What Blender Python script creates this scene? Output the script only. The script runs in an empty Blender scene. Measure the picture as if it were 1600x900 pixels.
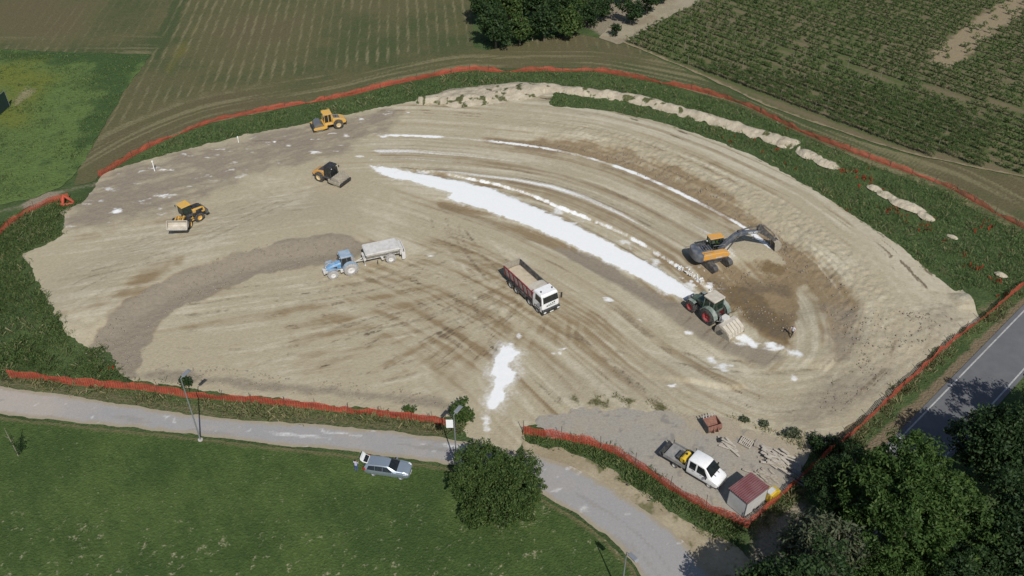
import bpy, math, random
import numpy as np
from mathutils import Vector, Matrix

random.seed(7)
rng = np.random.default_rng(11)
S = bpy.context.scene
COL = S.collection
R = math.radians
PI = math.pi

# ------------------------------------------------------------------ camera model (real place: flat land, drone 71 m up)
F, TH, H = 1414.0, R(39), 71.0
cT, sT = math.cos(TH), math.sin(TH)

def at(px, py, z=0.0):
    dx, dy = px - 800.0, 450.0 - py
    y = F * cT + dy * sT
    zz = -F * sT + dy * cT
    t = (z - H) / zz
    return (dx * t, y * t)

def pts(*p):
    return np.array([at(a, b) for a, b in p])

# ------------------------------------------------------------------ numpy noise
def _h(ix, iy, s):
    n = (ix.astype(np.int64) * 374761393 + iy.astype(np.int64) * 668265263 + s * 1442695041) & 0xffffffff
    n = ((n ^ (n >> 13)) * 1274126177) & 0xffffffff
    n = (n ^ (n >> 16)) & 0xffffff
    return n / float(0xffffff)

def vnoise(x, y, s=0):
    x = np.asarray(x, float); y = np.asarray(y, float)
    ix = np.floor(x); iy = np.floor(y)
    fx = x - ix; fy = y - iy
    fx = fx * fx * (3 - 2 * fx); fy = fy * fy * (3 - 2 * fy)
    a = _h(ix, iy, s); b = _h(ix + 1, iy, s); c = _h(ix, iy + 1, s); d = _h(ix + 1, iy + 1, s)
    return (a + (b - a) * fx) * (1 - fy) + (c + (d - c) * fx) * fy

def fbm(x, y, o=4, s=0):
    t = 0; a = 0.5; n = 0
    for k in range(o):
        t = t + a * vnoise(x * 2 ** k + 17.3 * k, y * 2 ** k - 9.1 * k, s + k); n += a; a *= 0.5
    return t / n

def sstep(a, b, x):
    t = np.clip((np.asarray(x, float) - a) / (b - a), 0, 1)
    return t * t * (3 - 2 * t)

def pldist(x, y, P):
    """distance, signed side distance (left positive) and arc length along a polyline"""
    x = np.asarray(x, float); y = np.asarray(y, float)
    best = np.full(x.shape, 1e9); sd = np.zeros(x.shape); u = np.zeros(x.shape); acc = 0.0
    for i in range(len(P) - 1):
        ax, ay = P[i]; bx, by = P[i + 1]
        ex, ey = bx - ax, by - ay; L = math.hypot(ex, ey) or 1e-6
        t = ((x - ax) * ex + (y - ay) * ey) / (L * L)
        lo = -1e9 if i == 0 else 0.0
        hi = 1e9 if i == len(P) - 2 else 1.0
        tc = np.clip(t, max(lo, -3.0 if i == 0 else 0.0), min(hi, 4.0 if i == len(P) - 2 else 1.0))
        dx = x - (ax + tc * ex); dy = y - (ay + tc * ey)
        d = np.hypot(dx, dy)
        m = d < best
        best = np.where(m, d, best)
        s = np.where(ex * dy - ey * dx >= 0, d, -d)
        sd = np.where(m, s, sd)
        u = np.where(m, acc + tc * L, u)
        acc += L
    return best, sd, u

def segdist(x, y, P):
    best = np.full(np.shape(x), 1e9)
    for i in range(len(P) - 1):
        ax, ay = P[i]; bx, by = P[i + 1]
        ex, ey = bx - ax, by - ay; L2 = ex * ex + ey * ey + 1e-12
        t = np.clip(((x - ax) * ex + (y - ay) * ey) / L2, 0, 1)
        best = np.minimum(best, np.hypot(x - ax - t * ex, y - ay - t * ey))
    return best

def polysdf(x, y, P):
    """negative inside"""
    x = np.asarray(x, float); y = np.asarray(y, float)
    Q = np.vstack([P, P[:1]])
    d = segdist(x, y, Q)
    ins = np.zeros(x.shape, bool)
    for i in range(len(P)):
        ax, ay = Q[i]; bx, by = Q[i + 1]
        if ay == by: continue
        c = ((ay > y) != (by > y)) & (x < (bx - ax) * (y - ay) / (by - ay) + ax)
        ins ^= c
    return np.where(ins, -d, d)

def smooth_pl(P, step=1.0, n=2):
    P = np.asarray(P, float)
    for _ in range(n):
        Q = [P[0]]
        for i in range(len(P) - 1):
            Q.append(P[i] * .75 + P[i + 1] * .25); Q.append(P[i] * .25 + P[i + 1] * .75)
        Q.append(P[-1]); P = np.array(Q)
    seg = np.hypot(*np.diff(P, axis=0).T); cu = np.concatenate([[0], np.cumsum(seg)])
    m = max(2, int(cu[-1] / step) + 1)
    tt = np.linspace(0, cu[-1], m)
    return np.stack([np.interp(tt, cu, P[:, 0]), np.interp(tt, cu, P[:, 1])], 1)

# ------------------------------------------------------------------ the terrain
OUTER = pts((480, 216), (590, 212), (650, 212), (740, 218), (830, 228), (900, 241), (970, 262), (1040, 291), (1100, 321),
            (1160, 353), (1205, 388), (1250, 425), (1285, 470), (1300, 520), (1302, 565), (1270, 600))
SECOND = pts((690, 271), (760, 284), (820, 300), (870, 322), (930, 345), (990, 372), (1040, 405), (1085, 433), (1112, 452))
BAND = pts((135, 556), (165, 524), (205, 492), (262, 456), (340, 427), (430, 400), (545, 383))
BERM = pts((655, 160), (700, 155), (760, 149), (850, 139), (930, 147), (1000, 158), (1080, 180), (1150, 200), (1207, 218))
STEP = pts((1278, 455), (1294, 490), (1302, 525), (1303, 560), (1288, 588), (1250, 600), (1200, 606), (1140, 606), (1080, 598))
HEAPS = [(1222, 229, 1.0, .8, .5), (1262, 244, 2.2, 1.3, .9), (1290, 257, 2.6, 1.2, .8), (1366, 296, 1.3, .9, .6), (1385, 307, 1.5, 1.0, .6),
         (1416, 323, 3.0, 1.3, .8), (1448, 341, 1.3, .9, .5), (1488, 371, .8, .5, .3), (1563, 430, .9, .6, .4)]
HEAPW = [(at(a, b), rx, ry, hh) for a, b, rx, ry, hh in HEAPS]
OUTER_L = float(np.hypot(*np.diff(OUTER, axis=0).T).sum())
PIT = at(1185, 452)
CORNER = at(1517, 474)

RA = np.array(at(1425, 666)); RB = np.array(at(1600, 486)); RD = (RB - RA) / np.linalg.norm(RB - RA); RN = np.array([RD[1], -RD[0]])   # road edge; RN points right
def heap_r(x, y, k):
    (cx, cy), rx, ry, hh = HEAPW[k]
    a = R(-42)
    u = (x - cx) * math.cos(a) + (y - cy) * math.sin(a); v = -(x - cx) * math.sin(a) + (y - cy) * math.cos(a)
    return np.hypot(u / rx, v / ry) + .35 * (fbm(x * 1.1, y * 1.1, 3, 60 + k) - .5)

def berm_w(u):
    return 1.15 + 2.0 * sstep(2, 6, u) * (1 - sstep(17, 23, u)) + .3 * sstep(0, 1, u)

def terrain(x, y):
    x = np.asarray(x, float); y = np.asarray(y, float)
    z = np.zeros(x.shape)
    near = (y > 50) & (y < 170) & (np.abs(x) < 90)
    if not near.any():
        return z
    xx = x[near]; yy = y[near]
    d, s, u = pldist(xx, yy, OUTER)          # walking left to right, outside is on the left
    win = sstep(25, 48, u) * (1 - sstep(OUTER_L - 16, OUTER_L - 3, u))
    n1 = fbm(xx * .35, yy * .35, 3, 5)
    zz = win * (.75 * sstep(.4, 5.5, s + 1.5 * (n1 - .5)) * (1 - sstep(10, 19, s)))
    rough = win * sstep(.3, 1.5, s) * (1 - sstep(7, 10, s))
    zz = zz + rough * (.36 * (fbm(xx * 1.9, yy * 1.9, 4, 8) - .5))
    ds, ss_, us = pldist(xx, yy, STEP)
    sw = sstep(1, 6, us) * (1 - sstep(30, 38, us)) * sstep(.40, .55, fbm(us * .22, us * 0 + 3, 2, 9) + .08)
    zz = zz + .38 * sw * sstep(-.15, .25, -ss_ + .7 * (n1 - .5)) * (1 - sstep(1.0, 4.5, -ss_))
    d2, s2, u2 = pldist(xx, yy, BAND)
    bw = sstep(-2, 6, u2) * (1 - sstep(32, 42, u2))
    zz = zz + bw * .95 * sstep(-1.9, 1.7, s2) * (1 - sstep(4.0, 16, s2))
    db, sb, ub = pldist(xx, yy, BERM)
    w = berm_w(ub)
    on = (ub > 0) & (ub < 66)
    lump = .55 + .9 * fbm(xx * .8, yy * .8, 3, 21)
    zz = zz + np.where(on, .8 * lump * np.clip(1 - (db / w) ** 2, 0, 1), 0)
    for k in range(len(HEAPW)):
        (cx, cy), rx, ry, hh = HEAPW[k]
        m = np.hypot(xx - cx, yy - cy) < rx * 2
        if m.any():
            r = heap_r(xx[m], yy[m], k)
            zz[m] += .75 * hh * np.clip(1.05 - r * r, 0, 1) * (.7 + .6 * fbm(xx[m] * 2, yy[m] * 2, 2, 70))
    r = np.hypot(xx - PIT[0], (yy - PIT[1]))
    zz = zz - .55 * (1 - sstep(3, 9, r))
    r = np.hypot((xx - CORNER[0]) / 2.4, (yy - CORNER[1]) / 1.7)
    zz = zz + .7 * (1 - sstep(.1, 1.3, r + .5 * (fbm(xx * .7, yy * .7, 3, 91) - .5)))
    rn = (xx - RA[0]) * RN[0] + (yy - RA[1]) * RN[1]      # flat beside and under the road
    z[near] = zz * (1 - sstep(-5.0, -1.2, rn))
    return z

def tz(x, y):
    return float(terrain(np.array([x]), np.array([y]))[0])

def P(px, py, up=0.0):
    """the point of the ground seen at a pixel of the photograph"""
    z = 0.0
    for _ in range(5):
        x, y = at(px, py, z + up)
        z = tz(x, y)
    return Vector((x, y, z))

# ------------------------------------------------------------------ materials
def mat(name, color, rough=.6, metal=0.0, dirt=None, dirt_amt=.35, scale=3.0, bump=0.0, spec=None, coat=0.0):
    m = bpy.data.materials.new(name); m.use_nodes = True
    nt = m.node_tree; b = nt.nodes['Principled BSDF']
    b.inputs['Roughness'].default_value = rough; b.inputs['Metallic'].default_value = metal
    if spec is not None: b.inputs['Specular IOR Level'].default_value = spec
    if coat: b.inputs['Coat Weight'].default_value = coat
    tc = nt.nodes.new('ShaderNodeTexCoord')
    n = nt.nodes.new('ShaderNodeTexNoise'); n.inputs['Scale'].default_value = scale; n.inputs['Detail'].default_value = 5
    nt.links.new(tc.outputs['Object'], n.inputs['Vector'])
    r = nt.nodes.new('ShaderNodeValToRGB'); r.color_ramp.elements[0].position = .38; r.color_ramp.elements[1].position = .72
    r.color_ramp.elements[0].color = (0, 0, 0, 1); r.color_ramp.elements[1].color = (1, 1, 1, 1)
    nt.links.new(n.outputs['Fac'], r.inputs['Fac'])
    mul = nt.nodes.new('ShaderNodeMath'); mul.operation = 'MULTIPLY'; mul.inputs[1].default_value = dirt_amt
    nt.links.new(r.outputs['Color'], mul.inputs[0])
    mx = nt.nodes.new('ShaderNodeMix'); mx.data_type = 'RGBA'
    mx.inputs[6].default_value = (*color, 1)
    dc = dirt if dirt else tuple(min(1, c * .75 + .04) for c in color)
    mx.inputs[7].default_value = (*dc, 1)
    nt.links.new(mul.outputs[0], mx.inputs[0]); nt.links.new(mx.outputs[2], b.inputs['Base Color'])
    if bump:
        bp = nt.nodes.new('ShaderNodeBump'); bp.inputs['Strength'].default_value = bump; bp.inputs['Distance'].default_value = .03
        n2 = nt.nodes.new('ShaderNodeTexNoise'); n2.inputs['Scale'].default_value = scale * 6; n2.inputs['Detail'].default_value = 4
        nt.links.new(tc.outputs['Object'], n2.inputs['Vector'])
        nt.links.new(n2.outputs['Fac'], bp.inputs['Height']); nt.links.new(bp.outputs['Normal'], b.inputs['Normal'])
    return m

DUST = (.36, .32, .25)
WD = (.52, .51, .49)
M = {}
def mk(k, *a, **kw): M[k] = mat(k, *a, **kw)
mk('yellow', (.66, .37, .045), .5, dirt=DUST, dirt_amt=.6, scale=1.6)
mk('orange', (.64, .31, .045), .5, dirt=DUST, dirt_amt=.6, scale=1.6)
mk('black', (.018, .019, .022), .5, dirt=(.10, .095, .085), dirt_amt=.5)
mk('dark_grey', (.045, .048, .055), .6, dirt=(.19, .17, .14), dirt_amt=.65)
mk('blue_grey', (.075, .09, .12), .5, dirt=(.24, .23, .20), dirt_amt=.6, scale=1.8)
mk('steel', (.30, .30, .30), .38, .7, dirt=DUST, dirt_amt=.5)
mk('steel_dusty', (.30, .27, .22), .7, .1, dirt=(.42, .38, .30), dirt_amt=.8)
mk('tyre', (.028, .028, .028), .85, dirt=(.20, .18, .15), dirt_amt=.55, scale=5)
mk('tyre_white', (.30, .29, .28), .9, dirt=(.48, .47, .45), dirt_amt=.8, scale=5)
mk('rim_white', (.62, .61, .60), .7, dirt=(.45, .44, .42), dirt_amt=.6)
mk('rim_red', (.30, .022, .028), .5, dirt=(.35, .2, .18), dirt_amt=.35)
mk('rim_cream', (.55, .42, .22), .6, dirt=DUST)
mk('rim_alloy', (.45, .46, .48), .35, .7)
mk('rim_grey', (.34, .34, .34), .5, .3, dirt=(.5, .48, .45))
mk('glass', (.012, .016, .018), .06, dirt=(.05, .05, .045), dirt_amt=.35, spec=.6)
mk('glass_green', (.012, .028, .020), .1, dirt=(.06, .07, .06), dirt_amt=.4)
mk('white_paint', (.78, .79, .80), .35, dirt=(.60, .58, .54), dirt_amt=.3, coat=.3)
mk('dusty_white', (.58, .57, .55), .85, dirt=(.40, .38, .34), dirt_amt=.7, scale=2.0, bump=.2)
mk('dusty_beige', (.52, .48, .41), .9, dirt=(.36, .32, .26), dirt_amt=.7, scale=2.0, bump=.2)
mk('blue_paint', (.09, .27, .52), .4, dirt=(.42, .47, .52), dirt_amt=.75, scale=1.6)
mk('blue_dusty', (.22, .33, .45), .6, dirt=(.44, .47, .50), dirt_amt=.8, scale=1.6)
mk('green_paint', (.035, .085, .055), .45, dirt=(.25, .27, .24), dirt_amt=.6, scale=1.8)
mk('green_dusty', (.14, .19, .16), .7, dirt=(.36, .36, .33), dirt_amt=.8, scale=1.8)
mk('maroon', (.21, .018, .032), .5, dirt=(.27, .12, .11), dirt_amt=.3, scale=2.5)
mk('panel_grey', (.30, .25, .25), .6, dirt=(.38, .33, .30), dirt_amt=.6, scale=2.5)
mk('car_silver', (.30, .36, .42), .30, .45, dirt=(.30, .34, .38), dirt_amt=.25, coat=.6)
mk('tail_red', (.45, .02, .02), .25)
mk('lens', (.7, .72, .74), .15)
mk('rust', (.17, .075, .055), .85, dirt=(.26, .14, .10), dirt_amt=.8, scale=5, bump=.4)
mk('shed_wall', (.52, .53, .52), .6, dirt=(.38, .38, .35), dirt_amt=.5, scale=1.2)
mk('shed_roof', (.15, .050, .056), .6, dirt=(.30, .21, .21), dirt_amt=.55, scale=1.0)
mk('roof_rib', (.23, .10, .105), .7, dirt=(.18, .06, .07), dirt_amt=.6, scale=2)
mk('timber', (.40, .36, .30), .9, dirt=(.20, .165, .13), dirt_amt=.8, scale=6, bump=.3)
mk('timber_pale', (.46, .42, .36), .9, dirt=(.28, .25, .20), dirt_amt=.7, scale=6, bump=.3)
mk('pole_grey', (.33, .35, .37), .5, .5, dirt=(.3, .31, .32))
mk('concrete', (.42, .40, .37), .9, dirt=(.30, .28, .25), dirt_amt=.7, bump=.3)
mk('sign_white', (.85, .86, .87), .5, dirt=(.75, .76, .77))
mk('tank_yellow', (.62, .42, .03), .4, dirt=(.45, .33, .08))
mk('bark', (.11, .085, .06), .95, dirt=(.20, .17, .13), dirt_amt=.8, scale=5, bump=.5)
mk('bark_pale', (.26, .23, .18), .95, dirt=(.16, .14, .10), dirt_amt=.8, scale=5, bump=.4)
mk('stake_white', (.85, .85, .85), .6)
mk('post_iron', (.10, .055, .04), .8)
mk('net_orange', (.44, .075, .040), .8, dirt=(.32, .08, .05), dirt_amt=.8, scale=1.2)
mk('net_green', (.010, .030, .024), .8, dirt=(.02, .045, .03), scale=2)
mk('skin', (.45, .27, .19), .6)
mk('hair', (.02, .015, .012), .7)
mk('shirt_white', (.58, .58, .64), .8, dirt=(.45, .45, .52), bump=.2)
mk('shirt_lilac', (.46, .46, .58), .8, dirt=(.36, .36, .48), bump=.2)
mk('jeans', (.06, .09, .24), .85, dirt=(.10, .13, .28))
mk('trousers_dark', (.02, .022, .035), .85)
mk('hivis', (.45, .62, .03), .7)
mk('bed_grey', (.20, .20, .20), .7, dirt=(.33, .31, .28), dirt_amt=.8, scale=2)
mk('sand', (.50, .43, .32), .95, dirt=(.40, .34, .25), dirt_amt=.6, scale=2, bump=.4)
mk('red_plastic', (.5, .03, .03), .5)

def clear_glass():
    m = bpy.data.materials.new('glass_clear'); m.use_nodes = True; nt = m.node_tree; b = nt.nodes['Principled BSDF']
    b.inputs['Base Color'].default_value = (.02, .03, .025, 1); b.inputs['Roughness'].default_value = .08
    t = nt.nodes.new('ShaderNodeBsdfTransparent'); t.inputs['Color'].default_value = (.75, .82, .78, 1)
    x = nt.nodes.new('ShaderNodeMixShader'); x.inputs[0].default_value = .78
    nt.links.new(b.outputs[0], x.inputs[1]); nt.links.new(t.outputs[0], x.inputs[2]); nt.links.new(x.outputs[0], nt.nodes['Material Output'].inputs['Surface'])
    M['glass_clear'] = m
clear_glass()
def leafmat(name, c0, c1, c2, trans=.25):
    m = bpy.data.materials.new(name); m.use_nodes = True
    nt = m.node_tree; b = nt.nodes['Principled BSDF']; b.inputs['Roughness'].default_value = .6
    b.inputs['Specular IOR Level'].default_value = .25
    g = nt.nodes.new('ShaderNodeNewGeometry')
    r = nt.nodes.new('ShaderNodeValToRGB')
    e = r.color_ramp.elements; e[0].color = (*c0, 1); e[1].color = (*c2, 1); e[1].position = .95
    k = e.new(.5); k.color = (*c1, 1)
    nt.links.new(g.outputs['Random Per Island'], r.inputs['Fac'])
    nt.links.new(r.outputs['Color'], b.inputs['Base Color'])
    t = nt.nodes.new('ShaderNodeBsdfTranslucent'); nt.links.new(r.outputs['Color'], t.inputs['Color'])
    mx = nt.nodes.new('ShaderNodeMixShader'); mx.inputs[0].default_value = trans
    nt.links.new(b.outputs[0], mx.inputs[1]); nt.links.new(t.outputs[0], mx.inputs[2])
    nt.links.new(mx.outputs[0], nt.nodes['Material Output'].inputs['Surface'])
    M[name] = m
leafmat('leaf_walnut', (.032, .070, .015), (.052, .104, .022), (.09, .14, .036), .3)
leafmat('leaf_dark', (.016, .036, .012), (.026, .055, .016), (.045, .08, .024))
leafmat('leaf_grey', (.055, .075, .040), (.085, .105, .058), (.13, .145, .085))
leafmat('leaf_bush', (.036, .070, .018), (.060, .104, .026), (.10, .14, .04), .3)
leafmat('leaf_wood', (.018, .040, .014), (.030, .060, .018), (.052, .085, .026))
leafmat('leaf_vine', (.062, .125, .034), (.10, .17, .048), (.19, .23, .09), .45)
leafmat('blade_green', (.085, .150, .046), (.125, .195, .062), (.22, .25, .11), .45)
leafmat('blade_dark', (.115, .205, .075), (.155, .250, .088), (.25, .27, .13), .45)
leafmat('blade_dry', (.11, .17, .06), (.22, .235, .11), (.38, .34, .19), .45)
leafmat('blade_lawn', (.040, .074, .020), (.058, .098, .026), (.095, .125, .042), .4)
leafmat('straw', (.20, .18, .10), (.30, .27, .17), (.42, .39, .27), .1)
leafmat('poppy', (.28, .022, .014), (.36, .03, .018), (.36, .05, .025), .2)

# ------------------------------------------------------------------ object helpers
def tag(o, label=None, cat=None, group=None, kind=None):
    if label: o['label'] = label
    if cat: o['category'] = cat
    if group: o['group'] = group
    if kind: o['kind'] = kind
    return o

def empty(name, loc, rz=0, label=None, cat=None, group=None, rot=None):
    o = bpy.data.objects.new(name, None); COL.objects.link(o)
    o.location = loc; o.rotation_euler = rot if rot else (0, 0, rz)
    o.empty_display_size = .3
    return tag(o, label, cat, group)

def npmesh(name, V, faces=None, tris=None, quads=None):
    me = bpy.data.meshes.new(name)
    V = np.asarray(V, np.float32)
    me.vertices.add(len(V)); me.vertices.foreach_set('co', V.ravel())
    arr = []; st = []; n = 0
    for A in (tris, quads):
        if A is not None and len(A):
            A = np.asarray(A, np.int32); k = A.shape[1]
            arr.append(A.ravel()); st.append(n + np.arange(len(A)) * k); n += A.size
    arr = np.concatenate(arr); st = np.concatenate(st)
    me.loops.add(len(arr)); me.loops.foreach_set('vertex_index', arr.astype(np.int32))
    me.polygons.add(len(st)); me.polygons.foreach_set('loop_start', st.astype(np.int32))
    me.update(calc_edges=True); me.validate()
    return me

def addobj(name, me, m, parent=None, loc=None):
    o = bpy.data.objects.new(name, me); COL.objects.link(o)
    if m is not None and not me.materials: me.materials.append(m)
    if parent is not None: o.parent = parent
    if loc is not None: o.location = loc
    return o

class MB:
    """collects shapes; build() links them as one mesh object"""
    def __init__(self, T=None):
        self.v = []; self.f = []; self.T = T
    def add(self, v, f):
        n = len(self.v); self.v += [tuple(p) for p in v]; self.f += [tuple(i + n for i in q) for q in f]; return self
    def box(self, c, s, rz=0, ry=0, rx=0, top=1.0):
        x, y, z = s[0] / 2, s[1] / 2, s[2] / 2
        v = [(-x, -y, -z), (x, -y, -z), (x, y, -z), (-x, y, -z), (-x * top, -y * top, z), (x * top, -y * top, z), (x * top, y * top, z), (-x * top, y * top, z)]
        if rz or ry or rx:
            m = Matrix.Rotation(rz, 3, 'Z') @ Matrix.Rotation(ry, 3, 'Y') @ Matrix.Rotation(rx, 3, 'X')
            v = [m @ Vector(p) for p in v]
        v = [(p[0] + c[0], p[1] + c[1], p[2] + c[2]) for p in v]
        return self.add(v, [(3, 2, 1, 0), (4, 5, 6, 7), (0, 1, 5, 4), (1, 2, 6, 5), (2, 3, 7, 6), (3, 0, 4, 7)])
    def b2(self, x0, x1, y0, y1, z0, z1):
        return self.box(((x0 + x1) / 2, (y0 + y1) / 2, (z0 + z1) / 2), (x1 - x0, y1 - y0, z1 - z0))
    def prism(self, prof, y0, y1, y0t=None):
        """profile of (x,z), extruded along y"""
        n = len(prof)
        v = [(x, y0, z) for x, z in prof] + [(x, y1, z) for x, z in prof]
        a = sum(prof[i][0] * prof[(i + 1) % n][1] - prof[(i + 1) % n][0] * prof[i][1] for i in range(n))
        f = [tuple(range(n)), tuple(range(2 * n - 1, n - 1, -1))] + [(i, i + n, (i + 1) % n + n, (i + 1) % n) for i in range(n)]
        if a < 0: f = [q[::-1] for q in f]
        return self.add(v, f)
    def loft(self, rings, cap=True, closed=True):
        n = len(rings[0]); v = [p for r in rings for p in r]; f = []
        for i in range(len(rings) - 1):
            for j in range(n if closed else n - 1):
                k = (j + 1) % n
                f.append((i * n + j, i * n + k, (i + 1) * n + k, (i + 1) * n + j))
        if cap:
            f.append(tuple(range(n - 1, -1, -1))); f.append(tuple((len(rings) - 1) * n + j for j in range(n)))
        return self.add(v, f)
    def tube(self, path, r, n=8, cap=True):
        path = [Vector(p) for p in path]; rs = r if isinstance(r, (list, tuple)) else [r] * len(path)
        rings = []
        for i, p in enumerate(path):
            d = (path[min(i + 1, len(path) - 1)] - path[max(i - 1, 0)]).normalized()
            a = Vector((0, 0, 1)) if abs(d.z) < .9 else Vector((1, 0, 0))
            s = d.cross(a).normalized(); t = s.cross(d)
            rings.append([p + (s * math.cos(2 * PI * k / n) - t * math.sin(2 * PI * k / n)) * rs[i] for k in range(n)])
        return self.loft([[tuple(q) for q in r_] for r_ in rings][::-1], cap)
    def cyl(self, p0, p1, r, n=14, r2=None):
        return self.tube([p0, p1], [r, r if r2 is None else r2], n)
    def lathe_y(self, prof, c=(0, 0, 0), n=28, cap=True):
        rings = [[(c[0] + r * math.cos(2 * PI * k / n), c[1] + y, c[2] + r * math.sin(2 * PI * k / n)) for k in range(n)] for y, r in prof]
        return self.loft(rings, cap)
    def sphere(self, c, r, n=12, sz=1.0):
        rings = []
        for i in range(1, n // 2):
            a = PI * i / (n // 2)
            rings.append([(c[0] + r * math.sin(a) * math.cos(2 * PI * k / n), c[1] + r * math.sin(a) * math.sin(2 * PI * k / n), c[2] - sz * r * math.cos(a)) for k in range(n)])
        return self.loft(rings)
    def build(self, name, m, parent=None, bev=.025, smooth=False, loc=None):
        me = bpy.data.meshes.new(name)
        v = self.v if self.T is None else [tuple(self.T @ Vector(p)) for p in self.v]
        me.from_pydata(v, [], self.f); me.update()
        if smooth:
            me.polygons.foreach_set('use_smooth', [True] * len(me.polygons))
            me.set_sharp_from_angle(angle=R(38))
        o = addobj(name, me, m if not isinstance(m, str) else M[m], parent, loc)
        if bev:
            b = o.modifiers.new('bevel', 'BEVEL'); b.width = bev; b.segments = 2; b.limit_method = 'ANGLE'; b.angle_limit = R(35)
        return o

# ------------------------------------------------------------------ sheets of ground cut out of a grid by a signed distance
def sheet(name, sdf, res, bb, dz, m, attr=None, hf=terrain, smooth=True):
    x0, x1, y0, y1 = bb
    nx = int((x1 - x0) / res) + 1; ny = int((y1 - y0) / res) + 1
    X, Y = np.meshgrid(x0 + np.arange(nx) * res, y0 + np.arange(ny) * res)
    D = sdf(X.ravel(), Y.ravel())
    V = np.stack([X.ravel(), Y.ravel()], 1)
    I = np.arange(nx * ny).reshape(ny, nx)
    a = I[:-1, :-1].ravel(); b = I[:-1, 1:].ravel(); c = I[1:, 1:].ravel(); d = I[1:, :-1].ravel()
    T = np.concatenate([np.stack([a, b, c], 1), np.stack([a, c, d], 1)])
    ins = D[T] < 0; k = ins.sum(1)
    out = [T[k == 3]]; newV = [V]; n = len(V)
    for cnt in (1, 2):
        t = T[k == cnt]; i = ins[k == cnt]
        if not len(t): continue
        odd = np.argmax(i, 1) if cnt == 1 else np.argmin(i, 1)
        r = np.arange(len(t))
        p, q, s = t[r, odd], t[r, (odd + 1) % 3], t[r, (odd + 2) % 3]
        def cut(g, h_):
            w = D[g] / (D[g] - D[h_] + 1e-12)
            return V[g] + (V[h_] - V[g]) * w[:, None]
        e1 = cut(p, q); e2 = cut(p, s)
        i1 = n + np.arange(len(t)); i2 = i1 + len(t); n += 2 * len(t)
        newV += [e1, e2]
        if cnt == 1: out.append(np.stack([p, i1, i2], 1))
        else: out += [np.stack([i1, q, s], 1), np.stack([i1, s, i2], 1)]
    V = np.concatenate(newV); T = np.concatenate(out)
    used = np.zeros(len(V), bool); used[T.ravel()] = True
    remap = np.cumsum(used) - 1
    V = V[used]; T = remap[T]
    z = hf(V[:, 0], V[:, 1]) + dz
    A = attr(V[:, 0], V[:, 1]) if attr else {}
    if 'dz' in A: z = z + A.pop('dz')
    me = npmesh(name, np.column_stack([V, z]), tris=T)
    for kx, val in A.items():
        at_ = me.attributes.new(kx, 'FLOAT', 'POINT'); at_.data.foreach_set('value', np.asarray(val, np.float32))
    if smooth: me.polygons.foreach_set('use_smooth', np.ones(len(me.polygons), bool))
    o = addobj(name, me, m)
    return o

def ground_mat(name, layers, base, fine=(6.0, .25), bump=.5, bump_scale=8.0, bdist=.05, rough=.95, calm=None):
    """base colour, then layers of (attribute, colour, noise break-up scale); all mixed with noise so edges stay ragged"""
    m = bpy.data.materials.new(name); m.use_nodes = True
    nt = m.node_tree; b = nt.nodes['Principled BSDF']; b.inputs['Roughness'].default_value = rough
    b.inputs['Specular IOR Level'].default_value = .15
    g = nt.nodes.new('ShaderNodeNewGeometry')
    cur = nt.nodes.new('ShaderNodeRGB'); cur.outputs[0].default_value = (*base, 1); cur = cur.outputs[0]
    def noise(sc, det=4):
        n = nt.nodes.new('ShaderNodeTexNoise'); n.inputs['Scale'].default_value = sc; n.inputs['Detail'].default_value = det
        nt.links.new(g.outputs['Position'], n.inputs['Vector']); return n.outputs['Fac']
    def mth(op, a, b_):
        n = nt.nodes.new('ShaderNodeMath'); n.operation = op
        for i, v in enumerate((a, b_)):
            if isinstance(v, (int, float)): n.inputs[i].default_value = v
            else: nt.links.new(v, n.inputs[i])
        return n.outputs[0]
    for att, colr, sc, amt in layers:
        an = nt.nodes.new('ShaderNodeAttribute'); an.attribute_name = att
        ns = noise(sc, 5)
        k = mth('ADD', an.outputs['Fac'], mth('MULTIPLY', mth('SUBTRACT', ns, .5), amt))
        mr = nt.nodes.new('ShaderNodeMapRange'); mr.interpolation_type = 'SMOOTHSTEP'
        mr.inputs['From Min'].default_value = .15; mr.inputs['From Max'].default_value = .85
        nt.links.new(k, mr.inputs['Value'])
        mx = nt.nodes.new('ShaderNodeMix'); mx.data_type = 'RGBA'
        nt.links.new(mr.outputs[0], mx.inputs[0]); nt.links.new(cur, mx.inputs[6]); mx.inputs[7].default_value = (*colr, 1)
        cur = mx.outputs[2]
    ns = noise(fine[0], 6)
    v = mth('MULTIPLY', mth('SUBTRACT', ns, .5), 2 * fine[1])
    if calm:
        cn = nt.nodes.new('ShaderNodeAttribute'); cn.attribute_name = calm
        v = mth('MULTIPLY', v, mth('SUBTRACT', 1.0, mth('MULTIPLY', mth('MINIMUM', cn.outputs['Fac'], 1.0), .75)))
    v = mth('ADD', v, 1.0)
    vm = nt.nodes.new('ShaderNodeVectorMath'); vm.operation = 'SCALE'
    nt.links.new(cur, vm.inputs[0]); nt.links.new(v, vm.inputs['Scale'])
    nt.links.new(vm.outputs[0], b.inputs['Base Color'])
    bp = nt.nodes.new('ShaderNodeBump'); bp.inputs['Strength'].default_value = bump; bp.inputs['Distance'].default_value = bdist
    if calm:
        an = nt.nodes.new('ShaderNodeAttribute'); an.attribute_name = calm
        nt.links.new(mth('SUBTRACT', bump, mth('MULTIPLY', an.outputs['Fac'], bump * .95)), bp.inputs['Strength'])
    nt.links.new(noise(bump_scale, 6), bp.inputs['Height']); nt.links.new(bp.outputs['Normal'], b.inputs['Normal'])
    M[name] = m
    return m
# ================================================================== THE SETTING
def zone(x, y, poly, soft=1.0, rag=1.0, sc=.5, seed=3):
    s = polysdf(x, y, poly) + rag * 2 * (fbm(x * sc, y * sc, 3, seed) - .5)
    return 1 - sstep(-soft, soft, s)

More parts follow.
